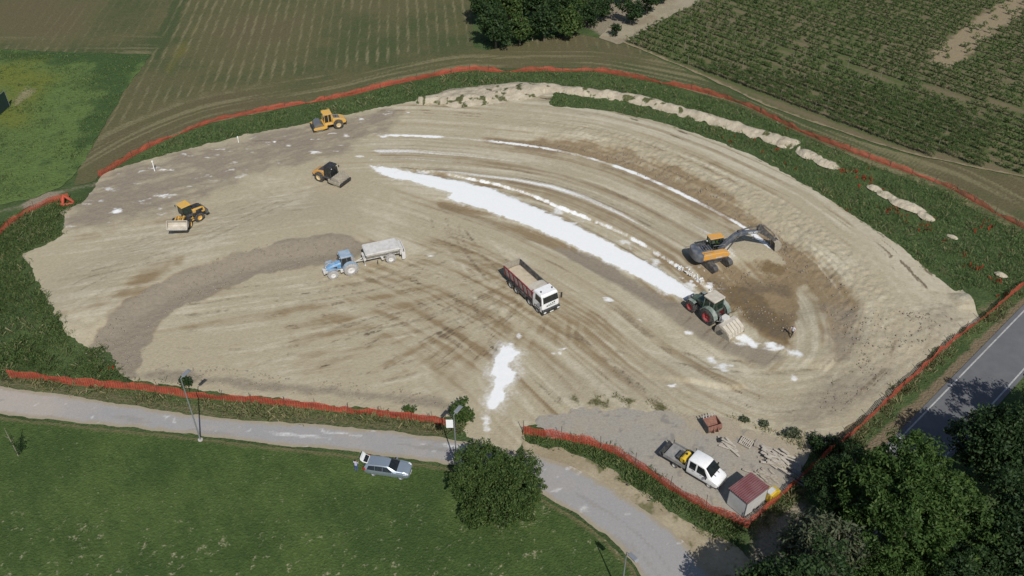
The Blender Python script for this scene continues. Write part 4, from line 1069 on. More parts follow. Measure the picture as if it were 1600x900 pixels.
# tall grass and weeds
def tufts(name, sdf, bb, dens, hmin, hmax, m, label, cat, seed, blades=5, wid=.035, mask=None, spread=.16, lean=.9):
    g = np.random.default_rng(seed)
    n = int((bb[1] - bb[0]) * (bb[3] - bb[2]) * dens)
    x = g.uniform(bb[0], bb[1], n); y = g.uniform(bb[2], bb[3], n)
    D = sdf(x, y); q = fbm(x * .8, y * .8, 3, seed + 900)
    k = (D < .5) & (g.random(len(x)) < (1 - sstep(-1.3, .45, D + 1.6 * (q - .5))) * (.25 + .75 * sstep(.35, .6, fbm(x * .25, y * .25, 3, seed + 901))))
    x, y = x[k], y[k]
    if mask is not None:
        k = g.random(len(x)) < mask(x, y); x, y = x[k], y[k]
    n = len(x); hh = (hmin + (hmax - hmin) * g.random(n) ** 1.5) * (.45 + 1.1 * fbm(x * .35, y * .35, 3, seed + 500))
    z = terrain(x, y)
    i = np.repeat(np.arange(n), blades)
    bx = x[i] + g.normal(0, spread, len(i)); by = y[i] + g.normal(0, spread, len(i)); bz = z[i]
    a = g.random(len(i)) * 2 * PI; h = hh[i] * (.6 + .6 * g.random(len(i))); w = wid * (.7 + .8 * g.random(len(i))) * (1 + h)
    ln = lean * (g.random(len(i)) + .2) * h; b = g.random(len(i)) * 2 * PI
    p0 = np.stack([bx - np.cos(a) * w, by - np.sin(a) * w, bz - .02], 1); p1 = np.stack([bx + np.cos(a) * w, by + np.sin(a) * w, bz - .02], 1)
    p2 = np.stack([bx + np.cos(b) * ln + np.cos(a) * w * .7, by + np.sin(b) * ln + np.sin(a) * w * .7, bz + h], 1); p3 = np.stack([bx + np.cos(b) * ln * 1.2 - np.cos(a) * w * .5, by + np.sin(b) * ln * 1.2 - np.sin(a) * w * .5, bz + h * .94], 1)
    V = np.stack([p0, p1, p2, p3], 1).reshape(-1, 3)
    me = npmesh(name, V, quads=np.arange(len(V)).reshape(-1, 4)); me.materials.append(M[m])
    return tag(addobj(name, me, None), label, cat, kind='stuff')

BACKSTRIP = pts((160, 285), (230, 236), (290, 210), (340, 192), (400, 181), (470, 167), (540, 156), (600, 140), (660, 127), (735, 112), (860, 114), (930, 114), (990, 125), (1050, 137), (1120, 154), (1200, 186), (1250, 210), (1350, 249), (1440, 281), (1480, 295), (1540, 330), (1600, 361), (1700, 410), (1600, 450), (1555, 490),
                (1558, 468), (1520, 450), (1490, 456), (1450, 424), (1400, 384), (1340, 345), (1270, 299), (1200, 256), (1120, 221), (1040, 196), (960, 177), (880, 169), (800, 163), (730, 166), (690, 146), (645, 157), (600, 166), (530, 180), (450, 198), (300, 230), (165, 270))
def strip_sdf(x, y):
    d = polysdf(x, y, BACKSTRIP)
    d = np.maximum(d, -(soil_sdf(x, y) - .05))
    d = np.maximum(d, -(bank_sdf(x, y) + .1))
    for k in range(len(HEAPW)):
        (cx, cy), rx, ry, hh = HEAPW[k]; m = np.hypot(x - cx, y - cy) < rx * 2
        if m.any(): d[m] = np.maximum(d[m], .8 - heap_r(x[m], y[m], k))
    return d
tufts('tall_grass', strip_sdf, (-56, 72, 84, 158), 20, .10, .42, 'blade_dark', 'tall dark grass between the orange fence and the bare soil', 'grass', 401, 8, .015)
BANK_L = pts((-120, 420), (0, 345), (70, 325), (112, 300), (120, 318), (96, 332), (104, 345), (96, 368), (36, 398), (60, 440), (85, 485), (103, 520), (140, 546), (160, 545), (180, 570), (196, 588), (235, 585), (330, 598), (330, 606), (180, 596), (20, 580), (0, 600), (-120, 590))
def bank_l_sdf(x, y): return np.maximum(polysdf(x, y, BANK_L), -(soil_sdf(x, y) + .1))
tufts('tall_weeds', bank_l_sdf, (-78, -36, 66, 108), 20, .12, .5, 'blade_green', 'rank green weeds on the bank left of the bare soil', 'weeds', 402, 10, .012)
VERGE_F = pts((-120, 560), (20, 588), (180, 600), (280, 616), (360, 625), (440, 633), (530, 640), (600, 648), (690, 660), (728, 662), (722, 678), (690, 680), (600, 669), (500, 660), (400, 654), (300, 645), (200, 629), (100, 613), (0, 600), (-120, 580))
VERGE_Y = pts((818, 674), (870, 680), (930, 690), (980, 712), (1030, 745), (1080, 778), (1130, 806), (1165, 826), (1150, 850), (1110, 838), (1062, 806), (1015, 774), (965, 742), (915, 716), (860, 699), (822, 686))
VERGE_R = pts((1172, 826), (1215, 788), (1300, 712), (1410, 600), (1500, 520), (1600, 448), (1600, 468), (1500, 540), (1420, 616), (1320, 716), (1230, 800), (1185, 836))
tufts('verge_grass', lambda x, y: np.minimum(polysdf(x, y, VERGE_F), np.minimum(polysdf(x, y, VERGE_R), 9)), (-70, 66, 50, 94), 22, .2, .65, 'blade_dry', 'mixed green and dry grass along the outer foot of the orange fences', 'grass', 403, 8, .020)
tufts('yard_weeds', lambda x, y: polysdf(x, y, VERGE_Y), (0, 26, 46, 66), 42, .2, .55, 'blade_green', 'green weeds along the fence between track and gravel yard', 'weeds', 404, 8, .020)
YEDGE = pts((890, 624), (960, 622), (1060, 636), (1120, 645), (1170, 656), (1230, 680), (1290, 690), (1310, 706), (1270, 712), (1220, 692), (1170, 668), (1110, 652), (1050, 644), (970, 636), (900, 634))
tufts('yard_edge_weeds', lambda x, y: polysdf(x, y, YEDGE), (4, 38, 54, 74), 22, .1, .5, 'blade_dry', 'patchy dry weeds along the edge between yard and soil', 'weeds', 405, 6, .02, mask=lambda x, y: sstep(.42, .60, fbm(x * .8, y * .8, 3, 406)) * .9)
tufts('lawn_grass', lambda x, y: lawn_sdf(x, y) + .2, (-60, 14, 45, 74), 14, .04, .11, 'blade_lawn', 'short grass blades of the lawn', 'grass', 407, 4, .035, spread=.14, lean=1.0)
tufts('lawn_straw', lambda x, y: lawn_sdf(x, y) + .4, (-60, 14, 45, 68), 5, .03, .07, 'straw', 'pale dry straw tufts in the lawn', 'dry grass', 408, 4, .02, spread=.12, lean=2.5,
      mask=lambda x, y: .9 * sstep(.58, .70, fbm((x * .82 + y * .57) * .55, (-x * .57 + y * .82) * 1.3, 4, 243)) * (.3 + .8 * (1 - sstep(47, 58, y))))
tufts('corner_weeds', lambda x, y: polysdf(x, y, pts((1180, 800), (1205, 780), (1240, 745), (1275, 705), (1320, 690), (1340, 690), (1290, 740), (1230, 795), (1190, 825))), (24, 44, 46, 68), 26, .15, .6, 'blade_green', 'shaded weeds inside the corner of the fence behind the shed', 'weeds', 409, 7, .022)
tufts('meadow_blades', lambda x, y: meadow_sdf(x, y) + .3, (-108, -55, 94, 176), 9, .12, .32, 'blade_green', 'unmown grass blades of the left meadow', 'grass', 411, 5, .03)
# poppies
def pop_mask(x, y):
    w = np.zeros(x.shape)
    for a, b, r in [(1342, 276, 2.6), (1370, 300, 2.4), (1405, 330, 2.6), (1425, 342, 1.8), (1448, 356, 1.6), (1525, 393, 2.6), (1480, 382, 1.4), (1560, 440, 1.2), (1515, 420, 1.6), (205, 575, 1.6), (175, 580, 1.0), (185, 562, .8), (150, 578, .8), (1130, 662, .8), (60, 500, 1.0), (1320, 270, 1.0)]:
        c = at(a, b); w = np.maximum(w, 1 - sstep(.2, 1, np.hypot(x - c[0], y - c[1]) / r))
    return .012 * (x > 30) + .55 * w * sstep(.38, .62, fbm(x * .9, y * .9, 3, 420))
tufts('poppies', lambda x, y: np.minimum(strip_sdf(x, y), bank_l_sdf(x, y)), (-60, 66, 70, 130), 9, .35, .65, 'poppy', 'red poppies scattered through the tall grass', 'poppies', 421, 3, .05, mask=pop_mask, spread=.2, lean=.4)
# clods of soil and lime
def clods(name, sdf, bb, dens, smin, smax, m, label, seed, mask=None):
    g = np.random.default_rng(seed)
    n = int((bb[1] - bb[0]) * (bb[3] - bb[2]) * dens)
    x = g.uniform(bb[0], bb[1], n); y = g.uniform(bb[2], bb[3], n); k = sdf(x, y) < 0; x, y = x[k], y[k]
    if mask is not None: k = g.random(len(x)) < mask(x, y); x, y = x[k], y[k]
    n = len(x); s = smin + (smax - smin) * g.random(n) ** 3
    base = np.array([(-1, -1, -1), (1, -1, -1), (1, 1, -1), (-1, 1, -1), (-1, -1, 1), (1, -1, 1), (1, 1, 1), (-1, 1, 1)], float) * .5
    V = base[None] * s[:, None, None] * g.uniform(.55, 1.2, (n, 8, 3)); a = g.random(n) * 2 * PI
    c_, s_ = np.cos(a)[:, None], np.sin(a)[:, None]
    X = V[:, :, 0] * c_ - V[:, :, 1] * s_; Y = V[:, :, 0] * s_ + V[:, :, 1] * c_
    V = np.stack([X + x[:, None], Y + y[:, None], V[:, :, 2] * .8 + (terrain(x, y) + .06 + s * .2)[:, None]], 2).reshape(-1, 3)
    Q = (np.array([(3, 2, 1, 0), (4, 5, 6, 7), (0, 1, 5, 4), (1, 2, 6, 5), (2, 3, 7, 6), (3, 0, 4, 7)])[None] + 8 * np.arange(n)[:, None, None]).reshape(-1, 4)
    return tag(addobj(name, npmesh(name, V, quads=Q), M[m]), label, 'clods', kind='stuff')
mk('clod_soil', (.30, .26, .20), .95, dirt=(.20, .17, .13), dirt_amt=.8, scale=1.5, bump=.3)
mk('clod_lime', (.74, .75, .75), .95, dirt=(.5, .48, .44), dirt_amt=.6, scale=1.5, bump=.3)
ZR = pts((1290, 480), (1480, 480), (1520, 500), (1330, 660), (1240, 660), (1270, 600))
ZF = pts((190, 592), (250, 560), (330, 572), (440, 588), (560, 600), (690, 618), (740, 650), (690, 640), (560, 624), (430, 612), (330, 602))
clods('soil_clods', lambda x, y: np.minimum(np.minimum(np.minimum(polysdf(x, y, Z_RBROWN), polysdf(x, y, ZF)), np.minimum(polysdf(x, y, ZR) + 1.5, polysdf(x, y, Z_EMB))), polysdf(x, y, Z_PIT)), (-58, 54, 60, 146), 8.0, .03, .20, 'clod_soil', 'loose clods of soil on the rough slopes', 701,
      mask=lambda x, y: sstep(.40, .62, fbm(x * .35, y * .35, 3, 702)))
clods('lime_clods', lambda x, y: segdist(x, y, pts((1035, 401), (1065, 418), (1090, 434), (1108, 448))) - .5, (12, 26, 80, 98), 16, .05, .24, 'clod_lime', 'white clods of lime at the end of the broken step', 703, mask=lambda x, y: sstep(.35, .6, fbm(x * .8, y * .8, 2, 704)))

tufts('dry_stalks', lambda x, y: np.minimum(strip_sdf(x, y), bank_l_sdf(x, y)), (-78, 72, 66, 158), 3, .3, .7, 'blade_dry', 'paler dry stalks scattered through the green weeds', 'stalks', 431, 5, .014, mask=lambda x, y: .15 + .85 * sstep(.5, .66, fbm(x * .3, y * .3, 3, 432)))
# ================================================================== MACHINES AND VEHICLES (local: x forward, y left, z up, metres)
def wheel(root, x, y, r, w, rr, tm='tyre', rm='rim_cream', lugs=0, off=None):
    """tyre with its rim as a child; y is the wheel centre"""
    b = MB()
    b.lathe_y([(-w / 2, rr), (-w / 2, r * .86), (-w * .42, r * .96), (-w * .2, r), (w * .2, r), (w * .42, r * .96), (w / 2, r * .86), (w / 2, rr)], n=30, cap=False)
    for k in range(lugs):
        a = 2 * PI * k / lugs
        for s in (-1, 1):
            aa = a + (PI / lugs if s > 0 else 0)
            m = Matrix.Rotation(-aa, 3, 'Y') @ Matrix.Rotation(s * .6, 3, 'Z')
            c = Matrix.Rotation(-aa, 3, 'Y') @ Vector((r * 1.005, 0, 0))
            vs = []
            for q in ((-.03, -w * .25, -.035), (.035, -w * .25, -.035), (.035, w * .25, -.035), (-.03, w * .25, -.035), (-.03, -w * .25, .035), (.035, -w * .25, .035), (.035, w * .25, .035), (-.03, w * .25, .035)):
                p = Vector(q); p = Matrix.Rotation(s * .7, 3, 'X') @ p + Vector((0, s * w * .25, 0)); p = Matrix.Rotation(-aa, 3, 'Y') @ p + c
                vs.append(tuple(p))
            b.add(vs, [(3, 2, 1, 0), (4, 5, 6, 7), (0, 1, 5, 4), (1, 2, 6, 5), (2, 3, 7, 6), (3, 0, 4, 7)])
    o = b.build('wheel', tm, root, bev=0, smooth=True, loc=(x, y, r))
    q = 1 if y > 0 else -1
    h = MB()
    h.lathe_y([(-q * w * .48, .01), (-q * w * .48, rr * 1.0), (q * w * .5, rr * 1.02), (q * w * .45, rr * .88), (q * w * .2, rr * .66), (q * w * .22, rr * .28), (q * w * .36, rr * .22), (q * w * .36, .01)], n=24)
    h.build('rim', rm, o, bev=0, smooth=True)
    return o

def cab_box(root, x0, x1, y, z0, z1, frame, roof, glass='glass', top=.9, pil=.09, over=.12, name='cab', roofh=.12, rear=True):
    """glazed cab: frame with pillars, windows and a roof as parts"""
    xc = (x0 + x1) / 2; L = x1 - x0; ht = z1 - z0
    def pt(u, v, k, o=0):  # u -1..1 along x, v -1..1 along y, k 0..1 up
        t = 1 - (1 - top) * k
        return (xc + u * (L / 2) * t + (o * u if abs(u) == 1 else 0), v * y * t, z0 + ht * k)
    f = MB()
    f.b2(x0, x1, -y, y, z0 - .12, z0 + .10)
    for u in (-1, 1):
        for v in (-1, 1):
            f.tube([pt(u * .985, v * .97, .05), pt(u * .985, v * .97, 1.0)], pil * .6, 6)
    for v in (-1, 1):
        f.tube([pt(-.1, v * .985, .05), pt(-.1, v * .985, 1)], pil * .45, 6)
        f.tube([pt(-1, v * .985, 1), pt(1, v * .985, 1)], pil * .5, 6); 
    for u in (-1, 1):
        f.tube([pt(u, -.985, 1), pt(u, .985, 1)], pil * .5, 6)
    fo = f.build(name, frame, root, bev=0.0)
    def pane(nm, a, b_, c, d):
        MB().loft([[a, b_, c, d], [tuple(Vector(q) * 1.0 + Vector((.012, .0, .0))) for q in (a, b_, c, d)]]).build(nm, glass, fo, bev=0)
    k0, k1 = .12, .98
    pane('windscreen', pt(.97, -.93, k0), pt(.97, .93, k0), pt(.97, .93, k1), pt(.97, -.93, k1))
    if rear: pane('rear_window', pt(-.97, -.93, k0), pt(-.97, .93, k0), pt(-.97, .93, k1), pt(-.97, -.93, k1))
    for v in (-1, 1):
        for ua, ub in ((-.94, -.14), (-.06, .94)):
            q = [pt(ua, v * .965, k0), pt(ub, v * .965, k0), pt(ub, v * .965, k1), pt(ua, v * .965, k1)]
            MB().loft([q, [(a, b_ - .012 * v, c) for a, b_, c in q]]).build('side_window', glass, fo, bev=0)
    t = top
    MB().b2(xc - L / 2 * t - over, xc + L / 2 * t + over, -y * t - over * .7, y * t + over * .7, z1 + .045, z1 + .045 + roofh).build('cab_roof', roof, root, bev=.05)
    return fo

def seat(root, x, z, y=0):
    MB().b2(x - .25, x + .25, y - .25, y + .25, z, z + .14).b2(x - .3, x - .18, y - .24, y + .24, z + .1, z + .7).build('seat', 'black', root)

def mirrors(root, x, y, z, m='black'):
    for s in (-1, 1):
        MB().tube([(x - .1, s * (y - .05), z + .1), (x + .1, s * (y + .18), z + .05)], .018, 5).box((x + .1, s * (y + .2), z - .08), (.06, .2, .34)).build('mirror', m, root, bev=.01)

def lights(root, x, ys, z, m='lens', nm='headlight', s=(.06, .2, .14)):
    for y in ys: MB().box((x, y, z), s).build(nm, m, root, bev=.015)

# ------------------------------------------------------------------ rollers
def roller(name, loc, rz, label, pad, hood, frame, cabm, roofm, rim, tyre='tyre'):
    r = empty(name, loc, rz, label, 'road roller', 'rollers')
    d = MB().lathe_y([(-1.06, .2), (-1.06, .74), (-1.02, .76), (1.02, .76), (1.06, .74), (1.06, .2)], n=44)
    if pad:
        for j in range(9):
            for k in range(18):
                a = 2 * PI * (k + .5 * (j % 2)) / 18; y = -.92 + j * .23
                m = Matrix.Rotation(-a, 3, 'Y'); vs = []
                for q in ((0, -.09, -.09), (.13, -.055, -.055), (.13, .055, -.055), (0, .09, -.09), (0, -.09, .09), (.13, -.055, .055), (.13, .055, .055), (0, .09, .09)):
                    p = m @ (Vector(q) + Vector((.755, 0, 0))) + Vector((0, y, 0)); vs.append(tuple(p))
                d.add(vs, [(0, 1, 2, 3), (7, 6, 5, 4), (4, 5, 1, 0), (5, 6, 2, 1), (6, 7, 3, 2), (7, 4, 0, 3)])
    d.build('drum', 'steel_dusty' if pad else 'steel', r, bev=0, smooth=True, loc=(1.55, 0, .80 if pad else .76))
    f = MB()
    for s in (-1, 1):
        f.prism([(.35, .62), (.75, .52), (2.35, .52), (2.52, .66), (2.52, .86), (2.3, .98), (.8, 1.0), (.35, 1.06)], s * 1.18 - .06, s * 1.18 + .06)
        f.cyl((1.55, s * 1.18, .78), (1.55, s * 1.27, .78), .26, 14)
    f.b2(.30, .56, -1.12, 1.12, .66, 1.04)
    f.b2(-.5, .42, -.28, .28, .60, .95)
    f.build('drum_frame', frame, r)
    MB().b2(2.46, 2.62, -1.24, 1.24, .50, .84).build('front_beam', 'black', r)
    MB().b2(2.38, 2.44, -1.0, 1.0, .5, .78).build('scraper', 'steel', r)
    h = MB().prism([(-.72, .95), (-.72, 1.72), (-1.0, 1.80), (-2.1, 1.62), (-2.75, 1.34), (-2.85, 1.1), (-2.82, .82), (-2.3, .72), (-2.15, 1.25), (-1.0, 1.25)], -.80, .80)
    h.b2(-2.3, -.72, -.55, .55, .62, 1.3)
    ho = h.build('engine_hood', hood, r, bev=.06)
    MB().prism([(-.95, 1.80), (-1.1, 1.86), (-1.9, 1.72), (-1.95, 1.65)], -.52, .52).build('hood_grille', 'steel' if not pad else 'dark_grey', ho, bev=.02)
    MB().b2(-2.95, -2.80, -.75, .75, .66, .92).build('bumper', 'black', r)
    MB().cyl((-1.3, .35, 1.75), (-1.3, .35, 2.15), .05, 8).build('exhaust_pipe', 'black', r, 0)
    pl = MB().prism([(-.75, .92), (-.75, 1.12), (.62, 1.12), (.80, 1.0), (.70, .88)], -.95, .95).build('platform', hood if not pad else 'dark_grey', r)
    cab_box(r, -.62, .62, .80, 1.22, 2.62, cabm, roofm, top=.92, pil=.12, over=.14 if not pad else .06)
    seat(r, -.15, 1.25)
    mirrors(r, .6, .85, 2.3)
    lights(r, .70, (-.55, .55), 2.52, s=(.08, .14, .10))
    for s in (-1, 1):
        MB().prism([(.05, .55), (.05, .60), (.45, .60), (.45, .55)], s * 1.0 - .14, s * 1.0 + .14).b2(.08, .12, s * 1.05 - .02, s * 1.05 + .02, .55, 1.1).build('step', 'black', r, .01)
        wheel(r, -1.5, s * .88, .76, .58, .40, tyre, rim, lugs=16)
    return r

p = P(513, 201)
A, B = P(526, 205), P(497, 213)
roller('road_roller', P(513, 199.5), math.atan2(*(B - A).xy[::-1]) if False else R(203), 'yellow smooth drum roller on the grass edge of the bare soil', False, 'yellow', 'yellow', 'yellow', 'yellow', 'rim_cream')
roller('road_roller', P(519, 283), R(-30), 'orange padfoot roller with black cab near the start of the white strip', True, 'orange', 'steel_dusty', 'black', 'black', 'rim_cream')

# ------------------------------------------------------------------ wheel loader (articulated)
def wheel_loader(loc, rz, bend):
    r = empty('wheel_loader', loc, rz, 'yellow and black wheel loader with raised wide bucket, turned at its joint', 'wheel loader')
    f = MB().b2(-2.2, -.1, -.45, .45, .65, 1.25); f.b2(-.5, .0, -.25, .25, .6, 1.3); f.build('rear_frame', 'dark_grey', r)
    h = MB().prism([(-1.15, 1.1), (-1.15, 2.02), (-1.5, 2.10), (-2.6, 1.98), (-2.95, 1.80), (-3.05, 1.25), (-2.9, 1.1)], -.78, .78).build('engine_hood', 'yellow', r, .06)
    MB().prism([(-1.25, 2.085), (-1.4, 2.15), (-2.5, 2.06), (-2.85, 1.90), (-2.6, 1.98)], -.55, .55).build('hood_top', 'black', h, .02)
    for s in (-1, 1):
        MB().b2(-2.7, -1.6, s * .785 - .012, s * .785 + .012, 1.45, 1.85).build('side_grille', 'black', h, 0)
    MB().prism([(-2.9, .72), (-3.35, .80), (-3.35, 1.35), (-3.06, 1.42), (-2.9, 1.1)], -1.05, 1.05).build('counterweight', 'dark_grey', r, .05)
    MB().cyl((-1.5, -.45, 2.08), (-1.5, -.45, 2.5), .06, 8).build('exhaust_pipe', 'black', r, 0)
    MB().b2(-1.2, .05, -.8, .8, 1.25, 1.62).build('platform', 'dark_grey', r)
    cab_box(r, -1.05, .25, .74, 1.72, 2.95, 'black', 'yellow', 'glass_green', top=.92, over=.16)
    seat(r, -.5, 1.75)
    mirrors(r, .3, .85, 2.75)
    for s in (-1, 1):
        wheel(r, -1.75, s * .98, .72, .55, .36, 'tyre', 'yellow', lugs=16)
        MB().prism([(-2.5, 1.25), (-2.35, 1.50), (-1.15, 1.55), (-.95, 1.3), (-1.05, 1.28), (-1.2, 1.47), (-2.3, 1.42), (-2.4, 1.22)], s * .98 - .28, s * .98 + .28).build('fender', 'black', r, .02)
        MB().b2(-1.0, -.4, s * .92 - .12, s * .92 + .12, .62, .68).b2(-.95, -.45, s * .9 - .1, s * .9 + .1, .95, 1.0).b2(-.9, -.86, s * .9 - .03, s * .9 + .03, .6, 1.3).build('step', 'yellow', r, .01)
    T = Matrix.Rotation(bend, 4, 'Z')
    g = MB(T).b2(.0, 1.7, -.42, .42, .6, 1.2)
    for s in (-1, 1): g.prism([(.55, 1.1), (.75, 1.9), (1.0, 1.95), (1.35, 1.1)], s * .36 - .06, s * .36 + .06)
    g.build('front_frame', 'yellow', r)
    for s in (-1, 1):
        w = wheel(r, 0, s * .98, .72, .55, .36, 'tyre', 'yellow', lugs=16)
        w.location = T @ Vector((1.25, s * .98, .72)); w.rotation_euler = (0, 0, bend)
        MB(T).prism([(.6, 1.42), (.8, 1.56), (1.8, 1.56), (1.9, 1.42), (1.78, 1.48), (.82, 1.48)], s * .98 - .27, s * .98 + .27).build('fender', 'black', r, .02)
        MB(T).prism([(.75, 1.70), (.9, 1.95), (1.7, 2.10), (2.55, 1.98), (2.66, 1.72), (2.5, 1.66), (1.6, 1.80)], s * .52 - .07, s * .52 + .07).build('lift_arm', 'yellow', r, .02)
        MB(T).cyl((.9, s * .35, 1.0), (2.0, s * .45, 1.35), .07, 8).build('lift_cylinder', 'steel', r, 0)
    MB(T).prism([(1.3, 1.5), (1.45, 2.15), (1.6, 2.15), (1.75, 1.3)], -.09, .09).cyl((1.5, 0, 2.1), (2.64, 0, 2.25), .06, 8).cyl((.8, 0, 1.75), (1.5, 0, 2.1), .08, 8).build('tilt_linkage', 'yellow', r, .02)
    MB(T).cyl((1.9, .95, 1.0), (1.9, .70, 1.0), .16, 12).cyl((1.95, .9, 1.25), (1.95, 1.15, 1.5), .03, 6).build('work_light', 'dark_grey', r, 0)
    # bucket, carried low, its open mouth forward and up
    pr = [(2.62, .55), (2.58, 1.0), (2.72, 1.42), (2.95, 1.55)]
    inner = [(2.98, 1.50), (2.78, 1.36), (2.67, 1.0), (2.70, .66), (2.85, .52), (3.75, .50)]
    TB = T @ Matrix.Translation((0, 0, .95))
    b = MB(TB).prism([(2.62, .60), (2.57, 1.0), (2.70, 1.42), (2.96, 1.58), (3.0, 1.52), (2.79, 1.36), (2.67, 1.0), (2.71, .68), (2.85, .56), (3.72, .50), (3.72, .46), (2.80, .46)], -1.38, 1.38)
    for s in (-1, 1):
        b.prism([(2.60, .56), (2.57, 1.0), (2.70, 1.42), (2.96, 1.58), (3.25, 1.1), (3.72, .47), (2.80, .46)], s * 1.40 - .03, s * 1.40 + .03)
    b.build('bucket', 'dusty_beige', r, .01)
    MB(TB).b2(3.62, 3.82, -1.42, 1.42, .44, .49).build('bucket_edge', 'steel', r, .005)
    return r
wheel_loader(P(290, 349), R(226), R(46)).scale = (.95,) * 3

# ------------------------------------------------------------------ tractors
def tractor(name, loc, rz, label, sc, hood, cabm, roof, fender, rim, tyre, glass, body='dark_grey', dual=False):
    r = empty(name, loc, rz, label, 'tractor')
    r.scale = (sc,) * 3
    MB().b2(-.9, 2.0, -.32, .32, .65, 1.1).b2(-.75, .1, -.5, .5, .6, 1.15).build('chassis', body, r)
    rings = []
    for x, w, z0, z1 in ((.42, .50, 1.0, 1.86), (1.2, .46, .98, 1.78), (1.9, .42, .92, 1.58), (2.30, .36, .90, 1.38), (2.42, .28, .95, 1.2)):
        rings.append([(x, -w, z0), (x, w, z0), (x, w, z1 - .22), (x, w * .72, z1 - .03), (x, 0, z1), (x, -w * .72, z1 - .03), (x, -w, z1 - .22)])
    h = MB().loft(rings).build('engine_hood', hood, r, .03, smooth=True)
    for s in (-1, 1):
        MB().b2(1.0, 1.5, s * .48 - .02, s * .48 + .02, 1.15, 1.42).build('hood_vent', 'black', h, .01)
        MB().box((2.36, s * .2, 1.22), (.1, .16, .12), rz=s * .3).build('headlight', 'lens', h, .01)
    MB().b2(2.15, 2.75, -.42, .42, .62, .95).box((2.72, 0, .8), (.25, .9, .42)).build('front_weight', body if rim != 'rim_red' else 'blue_grey', r, .05)
    MB().cyl((.55, -.55, 1.2), (.55, -.55, 2.55), .05, 8).build('exhaust_pipe', 'black', r, 0)
    cab_box(r, -.95, .42, .78, 1.28, 2.62, cabm, roof, glass, top=.90, over=.12, roofh=.20, pil=.09)
    seat(r, -.45, 1.25)
    mirrors(r, .42, .95, 2.15)
    lights(r, .55, (-.5, .5), 2.66, s=(.05, .16, .09), nm='work_light')
    for s in (-1, 1):
        wheel(r, -.62, s * 1.0, .93, .56, .50, tyre, rim, lugs=20)
        wheel(r, 1.75, s * .95, .68, .46, .36, tyre, rim, lugs=18)
        n = 7; pr = []
        for k in range(n): a = R(20 + 150 * k / (n - 1)); pr.append((-.62 + 1.06 * math.cos(a), .93 + 1.06 * math.sin(a)))
        for k in range(n): a = R(170 - 150 * k / (n - 1)); pr.append((-.62 + 1.0 * math.cos(a), .93 + 1.0 * math.sin(a)))
        f = MB(); m = n
        for k in range(n - 1):
            f.prism([pr[k], pr[k + 1], pr[2 * n - 2 - k], pr[2 * n - 1 - k]], s * .98 - .26, s * .98 + .26)
        f.build('fender', fender, r, 0)
        MB().b2(.25, .7, s * .72 - .12, s * .72 + .12, .55, 1.05).build('fuel_tank', body, r, .04)
        MB().prism([(1.25, 1.38), (1.45, 1.48), (2.1, 1.46), (2.25, 1.3), (2.2, 1.3), (2.08, 1.42), (1.47, 1.44), (1.3, 1.36)], s * .95 - .2, s * .95 + .2).build('front_fender', fender, r, .0)
    MB().b2(-1.45, -.85, -.35, .35, .6, .95).tube([(-1.0, -.4, .7), (-1.7, -.38, .5)], .04, 6).tube([(-1.0, .4, .7), (-1.7, .38, .5)], .04, 6).build('rear_hitch', 'dark_grey', r, .01)
    return r

tractor('tractor', P(539, 424), R(203), 'dusty blue tractor hitched to a lime spreader', .97, 'blue_paint', 'blue_grey', 'blue_dusty', 'blue_dusty', 'rim_white', 'tyre_white', 'glass', 'dusty_white')
GT = tractor('tractor', P(1108, 494), R(127), 'large green tractor with red wheel rims ploughing in lime', 1.17, 'green_paint', 'green_paint', 'dusty_beige', 'green_dusty', 'rim_red', 'tyre', 'glass_green', 'dark_grey')

def spreader(loc, rz):
    r = empty('lime_spreader', loc, rz, 'white dust covered lime spreader trailer behind the blue tractor', 'trailer')
    MB().b2(-2.6, 2.2, -.42, -.28, .78, 1.0).b2(-2.6, 2.2, .28, .42, .78, 1.0).b2(-.2, .1, -.9, .9, .6, .78).build('chassis', 'dusty_white', r)
    MB().tube([(2.1, -.35, .88), (3.5, 0, .62)], .07, 6).tube([(2.1, .35, .88), (3.5, 0, .62)], .07, 6).box((3.6, 0, .6), (.3, .14, .12)).build('drawbar', 'dusty_white', r, .01)
    rings = [[(x, -.5, 1.0), (x, .5, 1.0), (x, 1.16, 1.85), (x, 1.16, 2.0), (x, -1.16, 2.0), (x, -1.16, 1.85)] for x in (-2.35, 2.1)]
    h = MB().loft(rings)
    h.build('hopper', 'dusty_white', r, .03)
    for k in range(6):
        x = -2.1 + k * .82
        for s in (-1, 1): MB().tube([(x, s * .56, 1.0), (x, s * 1.2, 1.82), (x, s * 1.2, 2.0)], .045, 4).build('hopper_rib', 'dusty_white', r, 0)
    MB().prism([(-2.5, 2.02), (-2.5, 2.14), (-2.3, 2.26), (2.05, 2.26), (2.25, 2.14), (2.25, 2.02)], -1.26, 1.26).build('hopper_lid', 'dusty_white', r, .06)
    MB().b2(2.2, 2.5, -.8, .8, 1.0, 1.3).tube([(2.35, .75, 1.0), (2.35, .75, 2.0)], .05, 6).tube([(2.35, .62, .2), (2.35, .62, 1.2)], .05, 6).b2(2.25, 2.45, .5, .74, .1, .2).build('front_rack', 'dusty_white', r, .01)
    MB().b2(-2.9, -2.4, -1.0, 1.0, .95, 1.9).build('metering_box', 'dusty_white', r, .03)
    MB().b2(-3.1, -2.98, -1.26, 1.26, .35, 1.75).b2(-3.0, -2.6, -1.26, -1.2, .3, 1.5).b2(-3.0, -2.6, 1.2, 1.26, .3, 1.5).build('dust_curtain', 'rim_white', r, .02)
    for s in (-1, 1): wheel(r, -1.1, s * .98, .68, .5, .36, 'tyre_white', 'rim_white', lugs=14)
    MB().tube([(.7, 1.0, .2), (.7, 1.0, .8)], .06, 6).build('support_leg', 'dark_grey', r, 0)
    return r
a0, a1 = P(545, 422), P(610, 405)
